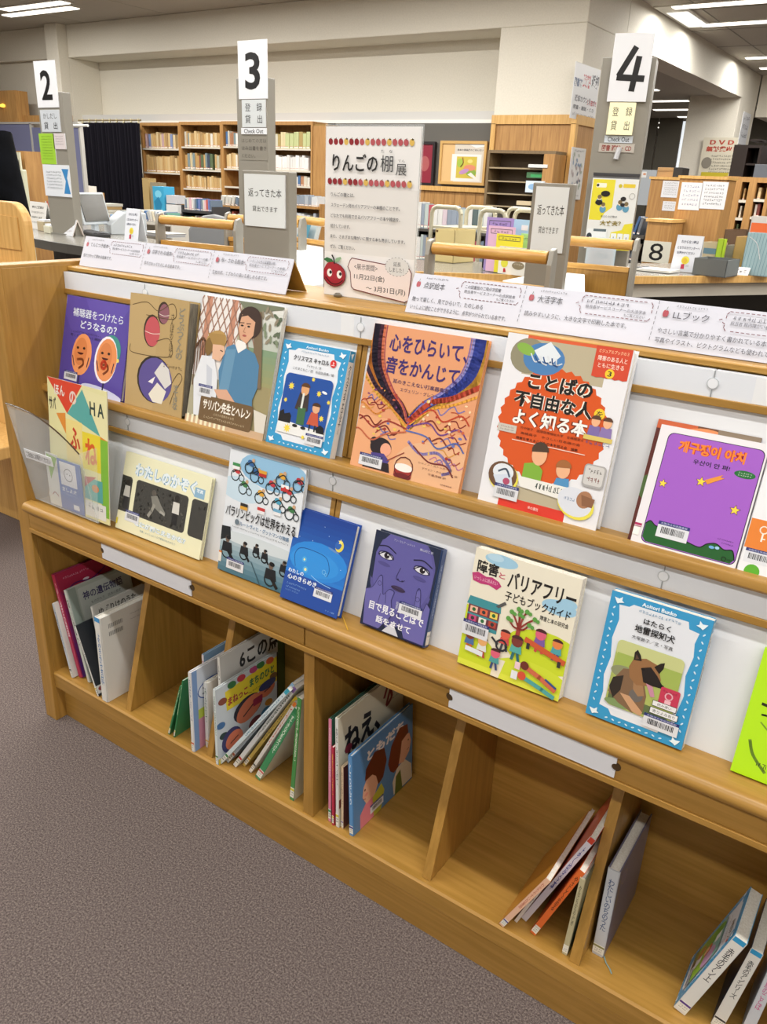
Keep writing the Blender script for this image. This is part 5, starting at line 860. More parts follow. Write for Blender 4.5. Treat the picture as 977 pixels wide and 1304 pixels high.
# ---------------------------------------------------------------- wall bookcases behind the counter
YB = 8.62
def wall_case(pl, pr, rows, ytop, ybot, label, palettes, y=YB, dep=.3, seed=1, hfr=.82, lab='', t=(.028, .055), rng=None, mat=WOODF, back=True):
    xa = at_y(y, pl, 200).x; xb = at_y(y, pr, 200).x; mid = (pl+pr)/2
    zt = at_y(y, mid, ytop).z; zs = [at_y(y, mid, r).z for r in rows]
    c = empty('bookcase', ((xa+xb)/2, y, 0), label=label, cat='bookcase'); hw = (xb-xa)/2; R = random.Random(seed)
    def bx(n, *a): return MB().box(*a, mat).build(n, c)
    bx('side_panel', -hw, -hw+.03, 0, dep, 0, zt); bx('side_panel', hw-.03, hw, 0, dep, 0, zt); bx('top_board', -hw, hw, 0, dep, zt, zt+.04)
    if back: bx('back_board', -hw, hw, dep, dep+.01, 0, zt+.04)
    tops = [zt]+zs
    for i, z in enumerate(zs):
        o = bx('shelf_board', -hw+.03, hw-.03, 0, dep, z-.022, z); MB().box(-hw+.03, hw-.03, -.003, 0, z-.022, z, M('#cfc8b8', .5)).build('label_rail', o)
        pal = palettes[i % len(palettes)]
        if pal: row(((xa+.045), y+.03, z), 0, xb-xa-.09, (tops[i]-z-.03)*hfr, pal, 'book from the left, shelf %s of the %s' % (('one', 'two', 'three', 'four')[i], lab), 'books on shelf %s of the %s' % (('one', 'two', 'three', 'four')[i], lab), R, t, gap=.04, depth=.2)
    bx('base', -hw, hw, .02, dep, 0, .08); return c
MT = TAN+TAN+['#d8d4c8', '#b8b49a']
wall_case(181, 230, (189, 219.5, 250), 160, 300, 'oak bookcase against the back wall, right beside the black curtain', (TAN+['#7a8ab0', '#3f5f9a', '#b89a9a'], MT, None), seed=3, lab='bookcase beside the black curtain')
wall_case(230, 283, (187, 216, 240.5), 159, 300, 'second oak bookcase from the black curtain, full of tan books', (TAN+MIX[:3], TAN+MIX[2:7], TAN), seed=5, lab='second bookcase from the curtain')
wall_case(283, 336, (186.5, 215, 238), 158.5, 300, 'third oak bookcase from the curtain, half hidden by the number 3 post', (MIX+['#2f5f9f'], TAN+['#d8d4c8'], None), seed=7, lab='bookcase behind the number 3 post')
wall_case(336, 398, (189, 216.5, 236), 159, 300, 'fourth oak bookcase from the curtain, just right of the number 3 post', (['#b8bf8a', '#dcd8c4', '#d3c49a', '#c9c4b0', '#a8925a'], ['#e0dedb', '#d6d4d0', '#e6e3de'], MIX), seed=9, lab='bookcase right of the number 3 post', t=(.04, .07))
xa = at_y(YB, 398.5, 200).x; xb = at_y(YB, 416, 200).x; zt = at_y(YB, 405, 158).z
t = empty('storage_cupboard', (xa, YB, 0), label='plain brown cupboard between the bookcases and the standing poster', cat='cupboard'); MB().box(.0, xb-xa, .02, .3, 0, zt, grain('cupboard_brown', '#8a6a34', '#9b7a40', (14, 14, 1), .5, 4)).build('body', t); MB().box(.005, xb-xa-.005, 0, .02, .05, zt-.02, WOODF).build('door', t)
# curtain on rings
xa = at_y(8.45, 108, 200).x; xb = at_y(8.45, 178, 200).x; zt = at_y(8.45, 140, 156).z
t = empty('curtain', (xa, 8.45, 0), label='long black curtain hanging left of the wall bookcases', cat='curtain'); n = 90; m = MB(); L = xb-xa; CK = M('#15131b', .85); CK.node_tree.nodes['Principled BSDF'].inputs['Specular IOR Level'].default_value = .15
P = [(L*i/n, .045*math.sin(i*1.05)+.02*math.sin(i*.37)) for i in range(n+1)]
for (x0, y0), (x1, y1) in zip(P, P[1:]): m.add([(x0, y0, .01), (x1, y1, .01), (x1, y1*.7, zt), (x0, y0*.7, zt), (x0, y0+.006, .01), (x1, y1+.006, .01), (x1, y1*.7+.006, zt), (x0, y0*.7+.006, zt)], [(0, 1, 2, 3), (7, 6, 5, 4), (3, 2, 6, 7), (0, 4, 5, 1)], CK)
m.build('fabric', t); MB().tube((-.1, .02, zt+.03), (L+.05, .02, zt+.03), .012, M('#8a7a5a', .4)).build('rod', t)
for i in range(9): MB().box(L*i/8-.01, L*i/8+.01, .01, .03, zt-.01, zt+.05, M('#d8cfa8', .4)).build('hook', t)
# low panelling and things on the wall right of the poster
m = MB(); za = at_y(8.9, 560, 237).z; zb = at_y(8.9, 560, 157).z; m.box(-6.9, XB-.98, 8.88, 8.94, za, zb, M('#5f5c56', .8)); st('trim_4', m)
m = MB(); m.box(-6.9, XB-.98, 8.8, 8.94, za-.05, za, WOODL)
for i in range(16): m.box(-6.9+i*.14, -6.9+i*.14+.136, 8.83, 8.88, .3, za-.05, WOODF)
st('trim_5', m)
def frame(px0, px1, py0, py1, y, label, draw, fc, tilt=.0, inner='#c9a06a'):
    A = at_y(y, px0, py0); B = at_y(y, px1, py1); w_ = B.x-A.x; h = A.z-B.z; t = empty('framed_picture', ((A.x+B.x)/2, y, B.z), label=label, cat='picture'); f = M(fc, .35)
    for a in ((-w_/2, w_/2, 0, .04, h-.03, h), (-w_/2, w_/2, 0, .04, 0, .03), (-w_/2, -w_/2+.03, 0, .04, .03, h-.03), (w_/2-.03, w_/2, 0, .04, .03, h-.03)): MB().box(*a, f).build('frame_rail', t)
    MB().box(-w_/2+.03, w_/2-.03, .015, .03, .03, h-.03, M(inner, .4)).build('mount', t); sheet_art(t, -w_/2+.03, w_/2-.03, .03, h-.03, .0145, draw, eps=2e-4); return t
def a_bear(a):
    a.rect(0, 0, 1, 1, '#d9b37c'); a.rect(.3, 0, 1, 1, '#cfc6b8'); a.poly([(.6, .0), (1, 0), (1, .06), (.8, .1)], '#e8e6e0'); a.text('絵本の原画展のごあんない', .36, .13, .97, .19, '#3a3c44', .02); a.rect(.24, .27, .94, .98, '#e3e0da'); a.rect(.36, .33, .84, .9, '#c9b44a'); a.ell(.45, .5, .08, .12, '#9fb84a'); a.ell(.72, .75, .12, .1, '#8aa848'); a.ell(.68, .62, .14, .08, '#d98a6a'); a.ell(.55, .72, .12, .06, '#b88ab8', -.3); a.ell(.68, .45, .06, .05, '#e8d07a'); a.poly([(.64, .8), (.72, .74), (.96, .98), (.92, .98)], '#e8e4dc'); a.curve([(.5, .36), (.52, .5), (.46, .6)], .02, '#c06a4a')
frame(561, 616, 179, 236.5, 8.825, 'light wood framed picture print standing on the dado ledge', a_bear, '#caa160')
frame(529, 551, 180, 236.5, 8.825, 'dark red framed picture partly behind the standing poster', lambda a: (a.rect(0, 0, 1, 1, '#8a2a3a'), a.ell(.5, .5, .3, .2, '#a85a5a')), '#241c1e')
# pigeonhole cabinet in front of the panelled pillar
A = at_y(8.5, 621, 196); B = at_y(8.5, 708, 196); zs = [at_y(8.5, 640, v).z for v in (213, 230, 246, 262, 280)]; zt = at_y(8.5, 640, 195).z; BR = grain('brown_shelving', '#6f5b3f', '#7d6849', (10, 10, 1), .5, 4)
t = empty('pigeonhole_cabinet', (A.x, 8.5, 0), label='brown open pigeonhole cabinet with thin shelves in front of the panelled pillar', cat='cabinet'); L = B.x-A.x-.07
MB().box(0, .03, 0, .28, 0, zt, BR).build('side_panel', t); MB().box(L-.05, L+.07, -.02, .28, 0, zt, WOODF).build('side_panel', t); MB().box(0, L+.07, 0, .28, zt, zt+.03, BR).build('top_board', t); MB().box(0, L, .27, .285, 0, zt, M('#5a4a36', .6)).build('back_board', t)
for z in zs: MB().box(.03, L-.05, .005, .27, z-.014, z, M('#9a8a6c', .5)).build('shelf_board', t)
def pbox(px0, px1, py0, py1, y, dep, c, name, label, cat, draw=None, rough=.5, z0=None):
    A = at_y(y, px0, py0); B = at_y(y, px1, py1); B.z = B.z if z0 is None else z0; w_ = B.x-A.x; h = A.z-B.z; t = empty(name, ((A.x+B.x)/2, y, B.z), label=label, cat=cat); MB().box(-w_/2, w_/2, 0, dep, 0, h, M(c, rough)).build('body', t, bevel=.003)
    if draw: sheet_art(t, -w_/2, w_/2, 0, h, -.001, draw, eps=2e-4)
    return t
pbox(671, 697, 219, 227.5, 8.53, .2, '#3f6a44', 'file_box', 'green file box lying in the second pigeonhole from the top', 'box', lambda a: a.rect(.2, .3, .8, .8, '#3f9a5a'))
pbox(673, 697, 209, 214, 8.47, .2, '#d8d8d4', 'paper_stack', 'white paper stack on top of the pigeonhole shelf above the green box', 'papers')
pbox(670, 692, 230, 246, 8.46, .1, '#cfdce6', 'leaflet_pack', 'blue and white leaflet pack leaning at the pigeonhole cabinet', 'leaflets', lambda a: (a.ell(.4, .5, .25, .25, '#8ab0d4'), a.ell(.6, .4, .15, .2, '#6a8ac0')))
pbox(658, 676, 255.5, 262, 8.52, .2, '#c9b896', 'paper_stack', 'small beige paper stack in the lowest visible pigeonhole', 'papers')
# posters on the pillar side
def sidecard(y0, y1, q, label, draw, x=XB+.017):
    A = at_x(x, *q[0]); B = at_x(x, *q[1]); C_ = at_x(x, *q[2]); w_ = B.y-A.y; h = A.z-C_.z
    t = empty('wall_poster', (x, A.y, C_.z), PI/2, label, 'poster'); MB().box(0, w_, 0, .004, 0, h, PAPER).build('sheet', t); sheet_art(t, 0, w_, 0, h, -.0005, draw, eps=2e-4); return t
def a_pill(a):
    a.rect(0, 0, 1, 1, '#dcdcdc'); a.text('図書館', .02, .26, .32, .42, '#4a5a7a', .03); a.text('資料', .34, .16, .66, .4, '#b8484a', .04); a.text('返却', .68, .12, .98, .38, '#3a3a40', .04); a.text('返却カウンターへ', .1, .56, .95, .68, '#4a4a52', .02); a.text('１０冊まで', .6, .6, .98, .7, '#b8484a', .02); a.text('図書・雑誌・ＣＤ', .08, .74, .9, .82, '#4a4a52', .01); hand(a, .08, .88, .95, .95, '#5a5a60', 5)
sidecard(0, 0, ((734, 78), (766, 84), (726, 150)), 'white notice poster with red and blue lettering on the upper pillar side', a_pill, XB+.004)
def a_map(a):
    a.rect(0, 0, 1, 1, '#d6d4d0'); R = random.Random(8)
    for i in range(26): a.ell(R.uniform(.15, .85), R.uniform(.12, .82), .07, .03, R.choice(('#8a9ab0', '#a8b0a0', '#7a7f8a', '#b0a0a0')), R.uniform(0, 3), n=7)
    hand(a, .15, .04, .85, .08, '#55555a', 2); hand(a, .15, .9, .85, .94, '#55555a', 3)
sidecard(0, 0, ((729, 187), (747, 187), (724, 254)), 'tall narrow illustrated notice on the wooden pillar side', a_map)
# low bookshelf run and carts behind the counter
def low_shelf(px0, px1, ytop, rows, y, label, lab, pal, seed, t=(.025, .05), dep=.26, mat=None, hfr=.9, lean=0):
    mat = mat or M('#4a4742', .5); xa = at_y(y, px0, 270).x; xb = at_y(y, px1, 270).x; mid = (px0+px1)/2; zt = at_y(y, mid, ytop).z; zs = [at_y(y, mid, r).z for r in rows]; R = random.Random(seed)
    c = empty('low_bookshelf', ((xa+xb)/2, y, 0), label=label, cat='bookshelf'); hw = (xb-xa)/2; tops = [zt]+zs
    MB().box(-hw-.02, -hw, .02, dep, 0, zt-.12, mat).build('side_panel', c); MB().box(hw, hw+.02, .02, dep, 0, zt-.12, mat).build('side_panel', c); MB().box(-hw, hw, dep, dep+.012, 0, zt-.12, mat).build('back_board', c)
    for i, z in enumerate(zs):
        MB().box(-hw, hw, .0, dep, z-.025, z, mat).build('shelf_board', c); row((xa+.01, y+.02, z), 0, xb-xa-.02, (tops[i]-z-.03)*hfr, pal, 'book from the left, %s row of the %s' % (('upper', 'middle', 'lower')[i], lab), '%s row books of the %s' % (('upper', 'middle', 'lower')[i], lab), R, t, lean=lean)
    return c
low_shelf(528, 626, 251, (294, 335), 7.2, 'dark low shelf of tall magazines behind the standing poster', 'dark magazine shelf', ['#b8c4c0', '#8f9aa8', '#b04a5a', '#d8d8d4', '#7a8a9a', '#c9b48a', '#5a6a6a', '#d0c0c8'], 11, (.03, .07))
low_shelf(362, 405, 242, (262, 300), 6.6, 'low shelf of blue-grey volumes left of the standing poster', 'blue-grey volume shelf', ['#8a94a0', '#a8b0b8', '#5a6470', '#b8bcc0', '#8a8468', '#d0d4d6'], 12, (.03, .05), mat=WOODF)
low_shelf(176, 214, 262, (283,), 5.6, 'white desk rack of slanting picture books beside the small standing sign', 'white desk rack', WHT, 13, (.014, .03), mat=M('#c9c5ba', .5), lean=-.35)
low_shelf(231, 268, 246, (268, 296), 6.1, 'dark two-tier shelf of coloured picture books behind the left book truck', 'dark two-tier shelf', WHT+['#c87a8a', '#6a7ab0', '#d8b04a'], 14, (.018, .035), mat=M('#3f3f40', .4))
low_shelf(278, 305, 244, (262, 292), 6.6, 'wooden trolley shelf packed with white books beside the number 3 post', 'wooden trolley shelf', WHT, 15, (.02, .045), mat=WOODF, lean=.3)
# piled boxes and bundles around the desk area
def bundle(px0, px1, py0, py1, y, label, cols, name='paper_bundle', cat='papers', dep=.22, n=None, z0=None):
    A = at_y(y, px0, py0); B = at_y(y, px1, py1); B.z = B.z if z0 is None else z0; w_ = B.x-A.x; h = A.z-B.z; t = empty(name, ((A.x+B.x)/2, y, B.z), label=label, cat=cat); n = n or len(cols); R = random.Random(px0)
    for i in range(n): d = R.uniform(-.01, .01); MB().box(-w_/2+abs(d), w_/2-abs(d)*.5, d+.01, dep+d, h*i/n, h*(i+.9)/n, M(cols[i % len(cols)], .6)).build('sheaf', t)
    return t
def deskbase(px0, px1, py, y, label, c='#8f8a7c', h=.03, name='work_desk'):
    A = at_y(y, (px0+px1)/2, py); A = Vector((at_y(y, px0, py).x, y, A.z)); B = at_y(y, px1, py); t = empty(name, ((A.x+B.x)/2, y, 0), label=label, cat='desk'); w_ = (B.x-A.x)/2
    MB().box(-w_, w_, -.05, .6, A.z-h, A.z, M(c, .4)).build('desk_top', t)
    for sx in (-1, 1):
        for yy in (0, .55): MB().box(sx*(w_-.04)-.02, sx*(w_-.04)+.02, yy-.02, yy+.02, 0, A.z-h, STEEL).build('leg', t)
    return t
ZD1 = at_y(6.15, 202, 270).z
deskbase(158, 231, 270, 6.15, 'grey side table behind the counter under the blue plastic bag')
for q in ((178, 190, 222, 270, 6.42, 'tan cardboard folder standing in the corner beside the curtain', ['#a8905f']), (190, 204, 228, 270, 6.38, 'grey folder board leaning in the corner behind the bright blue bag', ['#8a8068']), (210, 226, 247, 270, 6.2, 'white plastic-wrapped parcel right of the bright blue bag', ['#cfcfcf', '#bcbcc0']),
          ):
    bundle(*q, name='folder_pile', cat='folders', dep=.12, z0=ZD1)
pbox(194, 210, 237, 270, 6.2, .15, '#3a9ac0', 'shopping_bag', 'bright blue plastic bag standing behind the counter near the wall bookcases', 'bag', lambda a: (a.ell(.5, .3, .3, .15, '#7ac4dc'), a.poly([(.1, .6), (.5, .4), (.8, .7), (.6, 1), (.2, 1)], '#2a7aa0')), z0=ZD1)
# blue fabric partition at the left
A = at_y(6.9, -30, 156); B = at_y(6.9, 100, 160); z1 = at_y(6.9, 50, 158).z
t = empty('partition_screen', ((A.x+B.x)/2, 6.9, 0), label='lavender blue fabric partition screen behind the number 2 post', cat='partition'); w_ = (B.x-A.x)/2; FB = grain('lavender_fabric', '#6d7090', '#7b7e9e', (1, 1, 1), .9, 200, .1)
MB().box(-w_, w_*.1, 0, .03, .3, z1, FB).build('fabric_panel', t); MB().box(w_*.1+.03, w_, 0, .03, .3, z1-.04, FB).build('fabric_panel', t)
for x in (-w_, w_*.1, w_): MB().box(x, x+.03, -.01, .04, 0, z1+.01, M('#b8b6b0', .4)).build('upright', t)
MB().box(-w_, w_, -.01, .04, z1, z1+.025, M('#b8b6b0', .4)).build('top_rail', t)
MB().tube((w_-.15, .0, z1-.02), (w_+.25, -.05, z1-.02), .015, M('#dcdad4', .5)).build('paper_roll', t)
a = Art((w_*.55, -.012, z1-.4), (.28, 0, 0), (0, 0, -.45), 3e-4); a.poly([(.0, 0), (1, .75), (.2, 1)], '#c9d2d6'); a.poly([(.3, .6), (.6, .55), (.7, .8), (.35, .85)], '#4a8a94'); a.build('corner_notice', t)
# ---------------------------------------------------------------- book trucks
def truck(P, rz, W, L, zt, label, cardq, cardd, sgn):
    t = empty('book_truck', (P.x, P.y, 0), rz, label, 'book truck'); G = M('#9b988f', .35, .2)
    for sx in (-1, 1):
        for yy in (0, L):
            x = sx*(W/2+.012); pts = [(-.022, .1), (-.022, zt-.03), (-.012, zt+.008), (.012, zt+.014), (.022, zt-.01), (.022, .1)]
            MB().prism([(yy+a, b) for a, b in pts], x-.007, x+.007, G).build('upright', t, bevel=.002)
            MB().tube((x-.012, yy, .05), (x+.012, yy, .05), .045, M('#2a2a2a', .5), 16).build('caster', t)
    for yy in (0, L):
        MB().tube((-W/2, yy, zt-.012), (W/2, yy, zt-.012), .0175, WOODR, 16).build('hand_rail', t, smooth=True)
        MB().box(-W/2, W/2, yy-.008, yy+.008, .25, zt-.1, WOODZ).build('end_panel', t); MB().box(-W/2, W/2, yy-.014, yy+.014, zt-.105, zt-.088, WOODR).build('end_cap', t)
    for z in (.35, .72): MB().box(-W/2, W/2, .01, L-.01, z, z+.02, WOODX).build('shelf_board', t)
    MB().box(-.012, .012, .02, L-.02, .37, zt-.2, GREYM).build('centre_board', t)
    return t
ZT = 1.24
def trk(pa, pb, pc, label, L=None, rz=None):
    B = at_z(ZT-.012, *pb); n = VP(0, 0, 0, rz or 0, P=B)
    if rz is None: C_ = at_z(ZT-.012, *pc); rz = math.atan2(-(C_.x-B.x), C_.y-B.y); L = (C_-B).length; n = VP(0, 0, 0, rz, P=B)
    s, _ = n.uv(*pa); W = -s-.02; P = B-n.t*(W/2+.015); return P, B, rz, truck(P, rz, W, L, ZT, label, None, None, 1)
A2, B2, rz2, t2 = trk((551, 316), (705, 329), (812, 313), 'book truck with wooden rails right of the standing poster'); A1, B1, rz1, t1 = trk((205, 278), (304, 287.5), None, 'book truck with wooden rails behind the left tent sign', .4, rz2)
def a_ret(a): a.rect(0, 0, 1, 1, '#e0e6e8'); a.text('返ってきた本', .1, .27, .92, .43, '#26282c', .004); a.text('貸出できます', .2, .6, .82, .71, '#3a3c40')
def retboard(tr, d, q, px, label, rz, foot):
    pl = VP(d, (q[0][0]+q[1][0])/2, 270, rz); s0, z1 = pl.uv(*q[0]); s1, _ = pl.uv(*q[1]); _, z0 = pl.uv((q[0][0]+q[1][0])/2, px); zb = foot
    t = pl.thing('sign_stand', label, 'sign', zb); MB().box(s0-.012, s1+.012, .0, .04, 0, z1-zb+.01, GREYM).build('grey_panel', t, bevel=.003)
    MB().box(s0, s1, -.004, 0, z0-zb, z1-zb, PAPER).build('sheet', t); sheet_art(t, s0, s1, z0-zb, z1-zb, -.0045, a_ret, eps=2e-4); return t
retboard(t1, 2.75, ((312, 221), (364, 222)), 289, 'grey sign stand about returned books, below the number 3 sign', rz1*.3, .74)
retboard(t2, 2.6, ((684, 237), (726, 238)), 322, 'grey sign stand about returned books, right of the second book truck rail', rz2+.1, .74)
# white foam boards lying on the trucks
def slab(P4, z0, z1, label, name='foam_board'):
    pts = [at_z(z1, *p) for p in P4]; c = sum(pts, Vector())/4; t = empty(name, (c.x, c.y, z0), label=label, cat='board'); m = MB(); m.prism([(p.x-c.x, p.y-c.y) for p in pts], 0, z1-z0, M('#e4e8e8', .5), 2); m.build('board', t, bevel=.003); return t
slab(((312, 316), (412, 309), (412, 360), (386, 366)), 1.1, 1.125, 'large white foam board lying on the left book truck')
slab(((640, 357), (712, 343), (745, 346), (745, 372)), 1.09, 1.115, 'white foam board propped between the two trucks at the right')
# far rail of a third truck left of the poster
A3 = at_z(1.226, 366, 278); B3 = at_z(1.226, 425, 285); rz3 = math.atan2(B3.y-A3.y, B3.x-A3.x)
truck((A3+B3)/2, rz3, (B3-A3).length, .26, 1.238, 'book truck whose light rail shows between the returned books sign and the standing poster', None, None, 1)
for i in range(3): 
    o = mini(tuple(Vector((at_z(1.0, 372+14*i, 316).x, at_z(1.0, 372+14*i, 316).y, 1.0))), 1.2, .03, .2, .16, ('#e0e4e4', '#5aa0b8', '#cfd4d2')[i], 'book %s on the counter behind the left foam board' % ('with a white spine', 'with a turquoise spine', 'with a pale grey spine')[i], None, .3)
# ---------------------------------------------------------------- on the counter, right
def stand_sign(px0, px1, py0, py1, label, draw, d=None, z=1.003):
    B = at_z(z, (px0+px1)/2, py1); d = math.hypot(B.x, B.y); pl = VP(d, (px0+px1)/2, py1, -.05); s0, z1 = pl.uv(px0, py0); s1, _ = pl.uv(px1, py0); t = pl.thing('standing_sign', label, 'sign', z)
    MB().prism([(0, 0), (.035, z1-z), (.038, z1-z), (.003, 0)], s0, s1, PAPER).build('front_leaf', t); MB().prism([(.07, 0), (.038, z1-z), (.041, z1-z), (.073, 0)], s0, s1, PAPER).build('back_leaf', t)
    a = Art((s0, .035, z1-z), (s1-s0, 0, 0), (0, -.035, z-z1), 3e-4); draw(a); a.build('print', t); return t
def a_bulb(a): a.rect(0, 0, 1, 1, '#dfe2ea'); a.text('わからない時は', .2, .13, .85, .22, '#3a4058', .02); a.text('となりのカウンターへ', .1, .3, .95, .38, '#3a4058', .02); a.text('お声かけください', .12, .44, .8, .52, '#3a4058', .02); a.circ(.5, .68, .15, '#e3d84a'); a.circ(.48, .69, .1, '#d8b83a'); a.poly([(.38, .8), (.5, .78), (.52, .92), (.38, .92)], '#b8344a'); a.rect(.56, .8, .68, .86, '#c8ccd0')
stand_sign(861, 895, 299, 347, 'white standing sign with a yellow light bulb on the right end of the counter', a_bulb)
stand_sign(155, 172, 265, 307, 'small white standing sign with a yellow bulb behind the left tent sign', a_bulb)
def a_bear2(a): a.rect(0, 0, 1, 1, '#e6e6de'); a.rect(.0, .0, 1, .2, '#d8d8d0'); a.circ(.2, .12, .07, '#3a3a3a'); a.circ(.75, .12, .07, '#8a5a3a'); a.circ(.22, .6, .13, '#d8d84a'); a.ell(.72, .65, .22, .14, '#8a8068'); hand(a, .55, .58, .88, .64, '#e8e4d8', 2, 4); a.poly([(.2, .8), (.26, .78), (.3, .92), (.2, .94)], '#b8343a')
def leaf(px0, px1, py0, py1, d, c, label, draw=None):
    pl = VP(d, (px0+px1)/2, py1, -.15); s0, z1 = pl.uv(px0, py0); s1, _ = pl.uv(px1, py0); z0 = 1.003; t = pl.thing('leaflet', label, 'leaflet', z0)
    MB().box(s0, s1, 0, .004, 0, z1-z0, M(c, .5)).build('sheet', t); sheet_art(t, s0, s1, 0, z1-z0, -.0006, draw or (lambda a: (a.line([(.1, .06), (.9, .06), (.9, .16), (.1, .16), (.1, .06)], .015, '#5a5a5a'), hand(a, .2, .09, .8, .14, '#3a3a3a', 3, 5))), eps=2e-4)
leaf(621, 655, 276, 330, 4.3, '#a08ac4', 'purple leaflet at the back of the coloured leaflet row'); leaf(623, 657, 287, 332, 4.26, '#dcb4d0', 'pink leaflet in front of the purple one'); leaf(633, 667, 297, 338, 4.22, '#e6da3a', 'yellow leaflet in the coloured leaflet row'); leaf(655, 676, 279, 330, 4.34, '#a8c8d8', 'pale blue leaflet at the right of the coloured row', lambda a: (a.rect(.1, .3, .5, .4, '#d8c83a'), a.rect(.5, .1, .9, .2, '#e8e4dc'))); leaf(664, 677, 297, 334, 4.24, '#a8d88a', 'light green leaflet behind the picture leaflet'); leaf(637, 673, 313, 347, 4.17, '#e6e6de', 'white leaflet with a yellow bulb and a brown bear shape, front of the coloured row', a_bear2)
def tubecart(px0, px1, ytop, d, label, zb=0):
    pl = VP(d, (px0+px1)/2, 300, -.1); s0, _ = pl.uv(px0, 290); s1, zt = pl.uv(px1, ytop); t = pl.thing('tube_cart', label, 'cart', 0); c = M('#c2bca4', .4); r = .04
    P = [(s0, 0, .06), (s0, 0, zt-r), (s0+r*.3, 0, zt-r*.3), (s0+r, 0, zt), (s1-r, 0, zt), (s1-r*.3, 0, zt-r*.3), (s1, 0, zt-r), (s1, 0, .06)]; MB().path(P, .014, c, 10).build('tube_frame', t, smooth=True)
    P2 = [(x, .4, z) for x, y, z in P]; MB().path(P2, .014, c, 10).build('tube_frame', t, smooth=True)
    for z in (zt-.12, .7, .3): MB().box(s0, s1, 0, .4, z-.015, z, c).build('tray', t)
    for x in (s0, s1):
        for y in (0, .4): MB().tube((x-.012, y, .05), (x+.012, y, .05), .05, M('#2a2a2a', .5), 12).build('caster', t)
    return t
tubecart(549, 588, 265, 5.6, 'beige tube cart holding a paper box, left of the coloured leaflets'); tubecart(611, 645, 269, 5.3, 'beige tube cart directly behind the purple leaflet'); tubecart(645, 680, 267, 5.9, 'second beige tube cart further right behind the leaflets')
def pl_box(px0, px1, py0, d, z0, dep, c, name, label, cat, draw=None, rz=-.1, parts=None):
    pl = VP(d, (px0+px1)/2, 300, rz); s0, z1 = pl.uv(px0, py0); s1, _ = pl.uv(px1, py0); t = pl.thing(name, label, cat, z0); h = z1-z0; m = MB(); mt = M(c, .5); e = .004
    m.box(s0, s1, 0, e, 0, h, mt); m.box(s0, s1, dep-e, dep, 0, h*1.0, mt); m.box(s0, s0+e, 0, dep, 0, h, mt); m.box(s1-e, s1, 0, dep, 0, h, mt); m.box(s0, s1, 0, dep, 0, e, mt); m.build('box_body', t)
    if draw: sheet_art(t, s0, s1, 0, h, -.0006, draw, eps=2e-4)
    return t, s0, s1, h
pl_box(555, 580, 291, 4.7, 1.0, .2, '#cdbb84', 'paper_box', 'tan paper box with open top on the counter behind the right truck rail', 'box', lambda a: a.rect(.04, .04, .14, .1, '#5a3a1a'))
pl_box(617, 626, 300, 4.5, 1.0, .06, '#1d1c1e', 'pen_box', 'black upright box left of the yellow leaflet', 'box')
t, s0, s1, h = pl_box(885, 928, 328, 4.85, 1.003, .2, '#6c706f', 'book_tray', 'grey open tray right of the bulb sign on the counter', 'tray')
pl_box(896, 917, 308, 5.2, 1.003, .14, '#b8a888', 'tissue_box', 'beige patterned box standing behind the grey tray', 'box', lambda a: (a.rect(.1, .2, .9, .4, '#5a7a8a'), a.rect(.1, .6, .8, .9, '#dcd8cc')))
pl_box(915, 923, 304, 5.15, 1.003, .05, '#a8c828', 'lime_pouch', 'lime green pouch beside the beige patterned box', 'pouch')
pl_box(925, 942, 312, 5.3, 1.003, .2, '#8f8f84', 'magazine_file', 'grey magazine file right of the lime pouch', 'file')
pl_box(938, 957, 301, 5.25, 1.003, .25, '#b8955a', 'magazine_file', 'tan kraft magazine file right of the grey one', 'file'); pl_box(924, 952, 292, 5.6, 1.003, .25, '#5f4630', 'carton', 'dark brown carton with white items behind the tan file', 'box')
pl_box(953, 990, 296, 5.1, 1.003, .1, '#a9c8cf', 'checkered_bag', 'pale blue woven bag at the right edge of the counter', 'bag', lambda a: [a.line([(.12*i, 0), (.12*i-.1, 1)], .012, '#6a96a8') for i in range(1, 9)] and a.curve([(.1, .1), (.4, .25), (.6, .6)], .03, '#e4e8ea'))
pl_box(958, 985, 275, 5.5, 1.003, .15, '#c8c4c0', 'carton', 'white carton with an orange side above the pale blue bag', 'box', lambda a: a.rect(.05, .12, .95, .38, '#dd6a3a'))
for q in ((925, 955, 339, '#e0dcd8', 'white folded name card with handwriting on the right counter', '#5a5a60'), (956, 985, 338, '#dccfc8', 'red and white printed card at the right edge of the counter', '#b8483a')):
    B = at_z(1.003, (q[0]+q[1])/2, 350); pl = VP(math.hypot(B.x, B.y), (q[0]+q[1])/2, 350, 0); s0, z1 = pl.uv(q[0], q[2]); s1, _ = pl.uv(q[1], q[2]); t = pl.thing('name_card', q[4], 'card', 1.003)
    MB().prism([(0, 0), (.03, z1-1.003), (.06, 0), (.056, 0), (.03, z1-1.008), (.004, 0)], s0, s1, M(q[3], .5)).build('card', t); a = Art((s0, .03, z1-1.003), (s1-s0, 0, 0), (0, -.03, 1.003-z1), 3e-4); hand(a, .1, .3, .9, .8, q[5], 4, 5); a.build('print', t)
B = at_z(1.003, 837, 345); t = empty('paper_pad', (B.x, B.y, 1.003), -.1, 'thin pad of white paper left of the bulb sign on the counter', 'papers'); MB().box(-.1, .1, -.08, .08, 0, .012, M('#e4e2dc', .6)).build('sheets', t); MB().box(-.1, -.08, -.08, .08, .012, .016, M('#3a3a3c', .4)).build('clip', t)
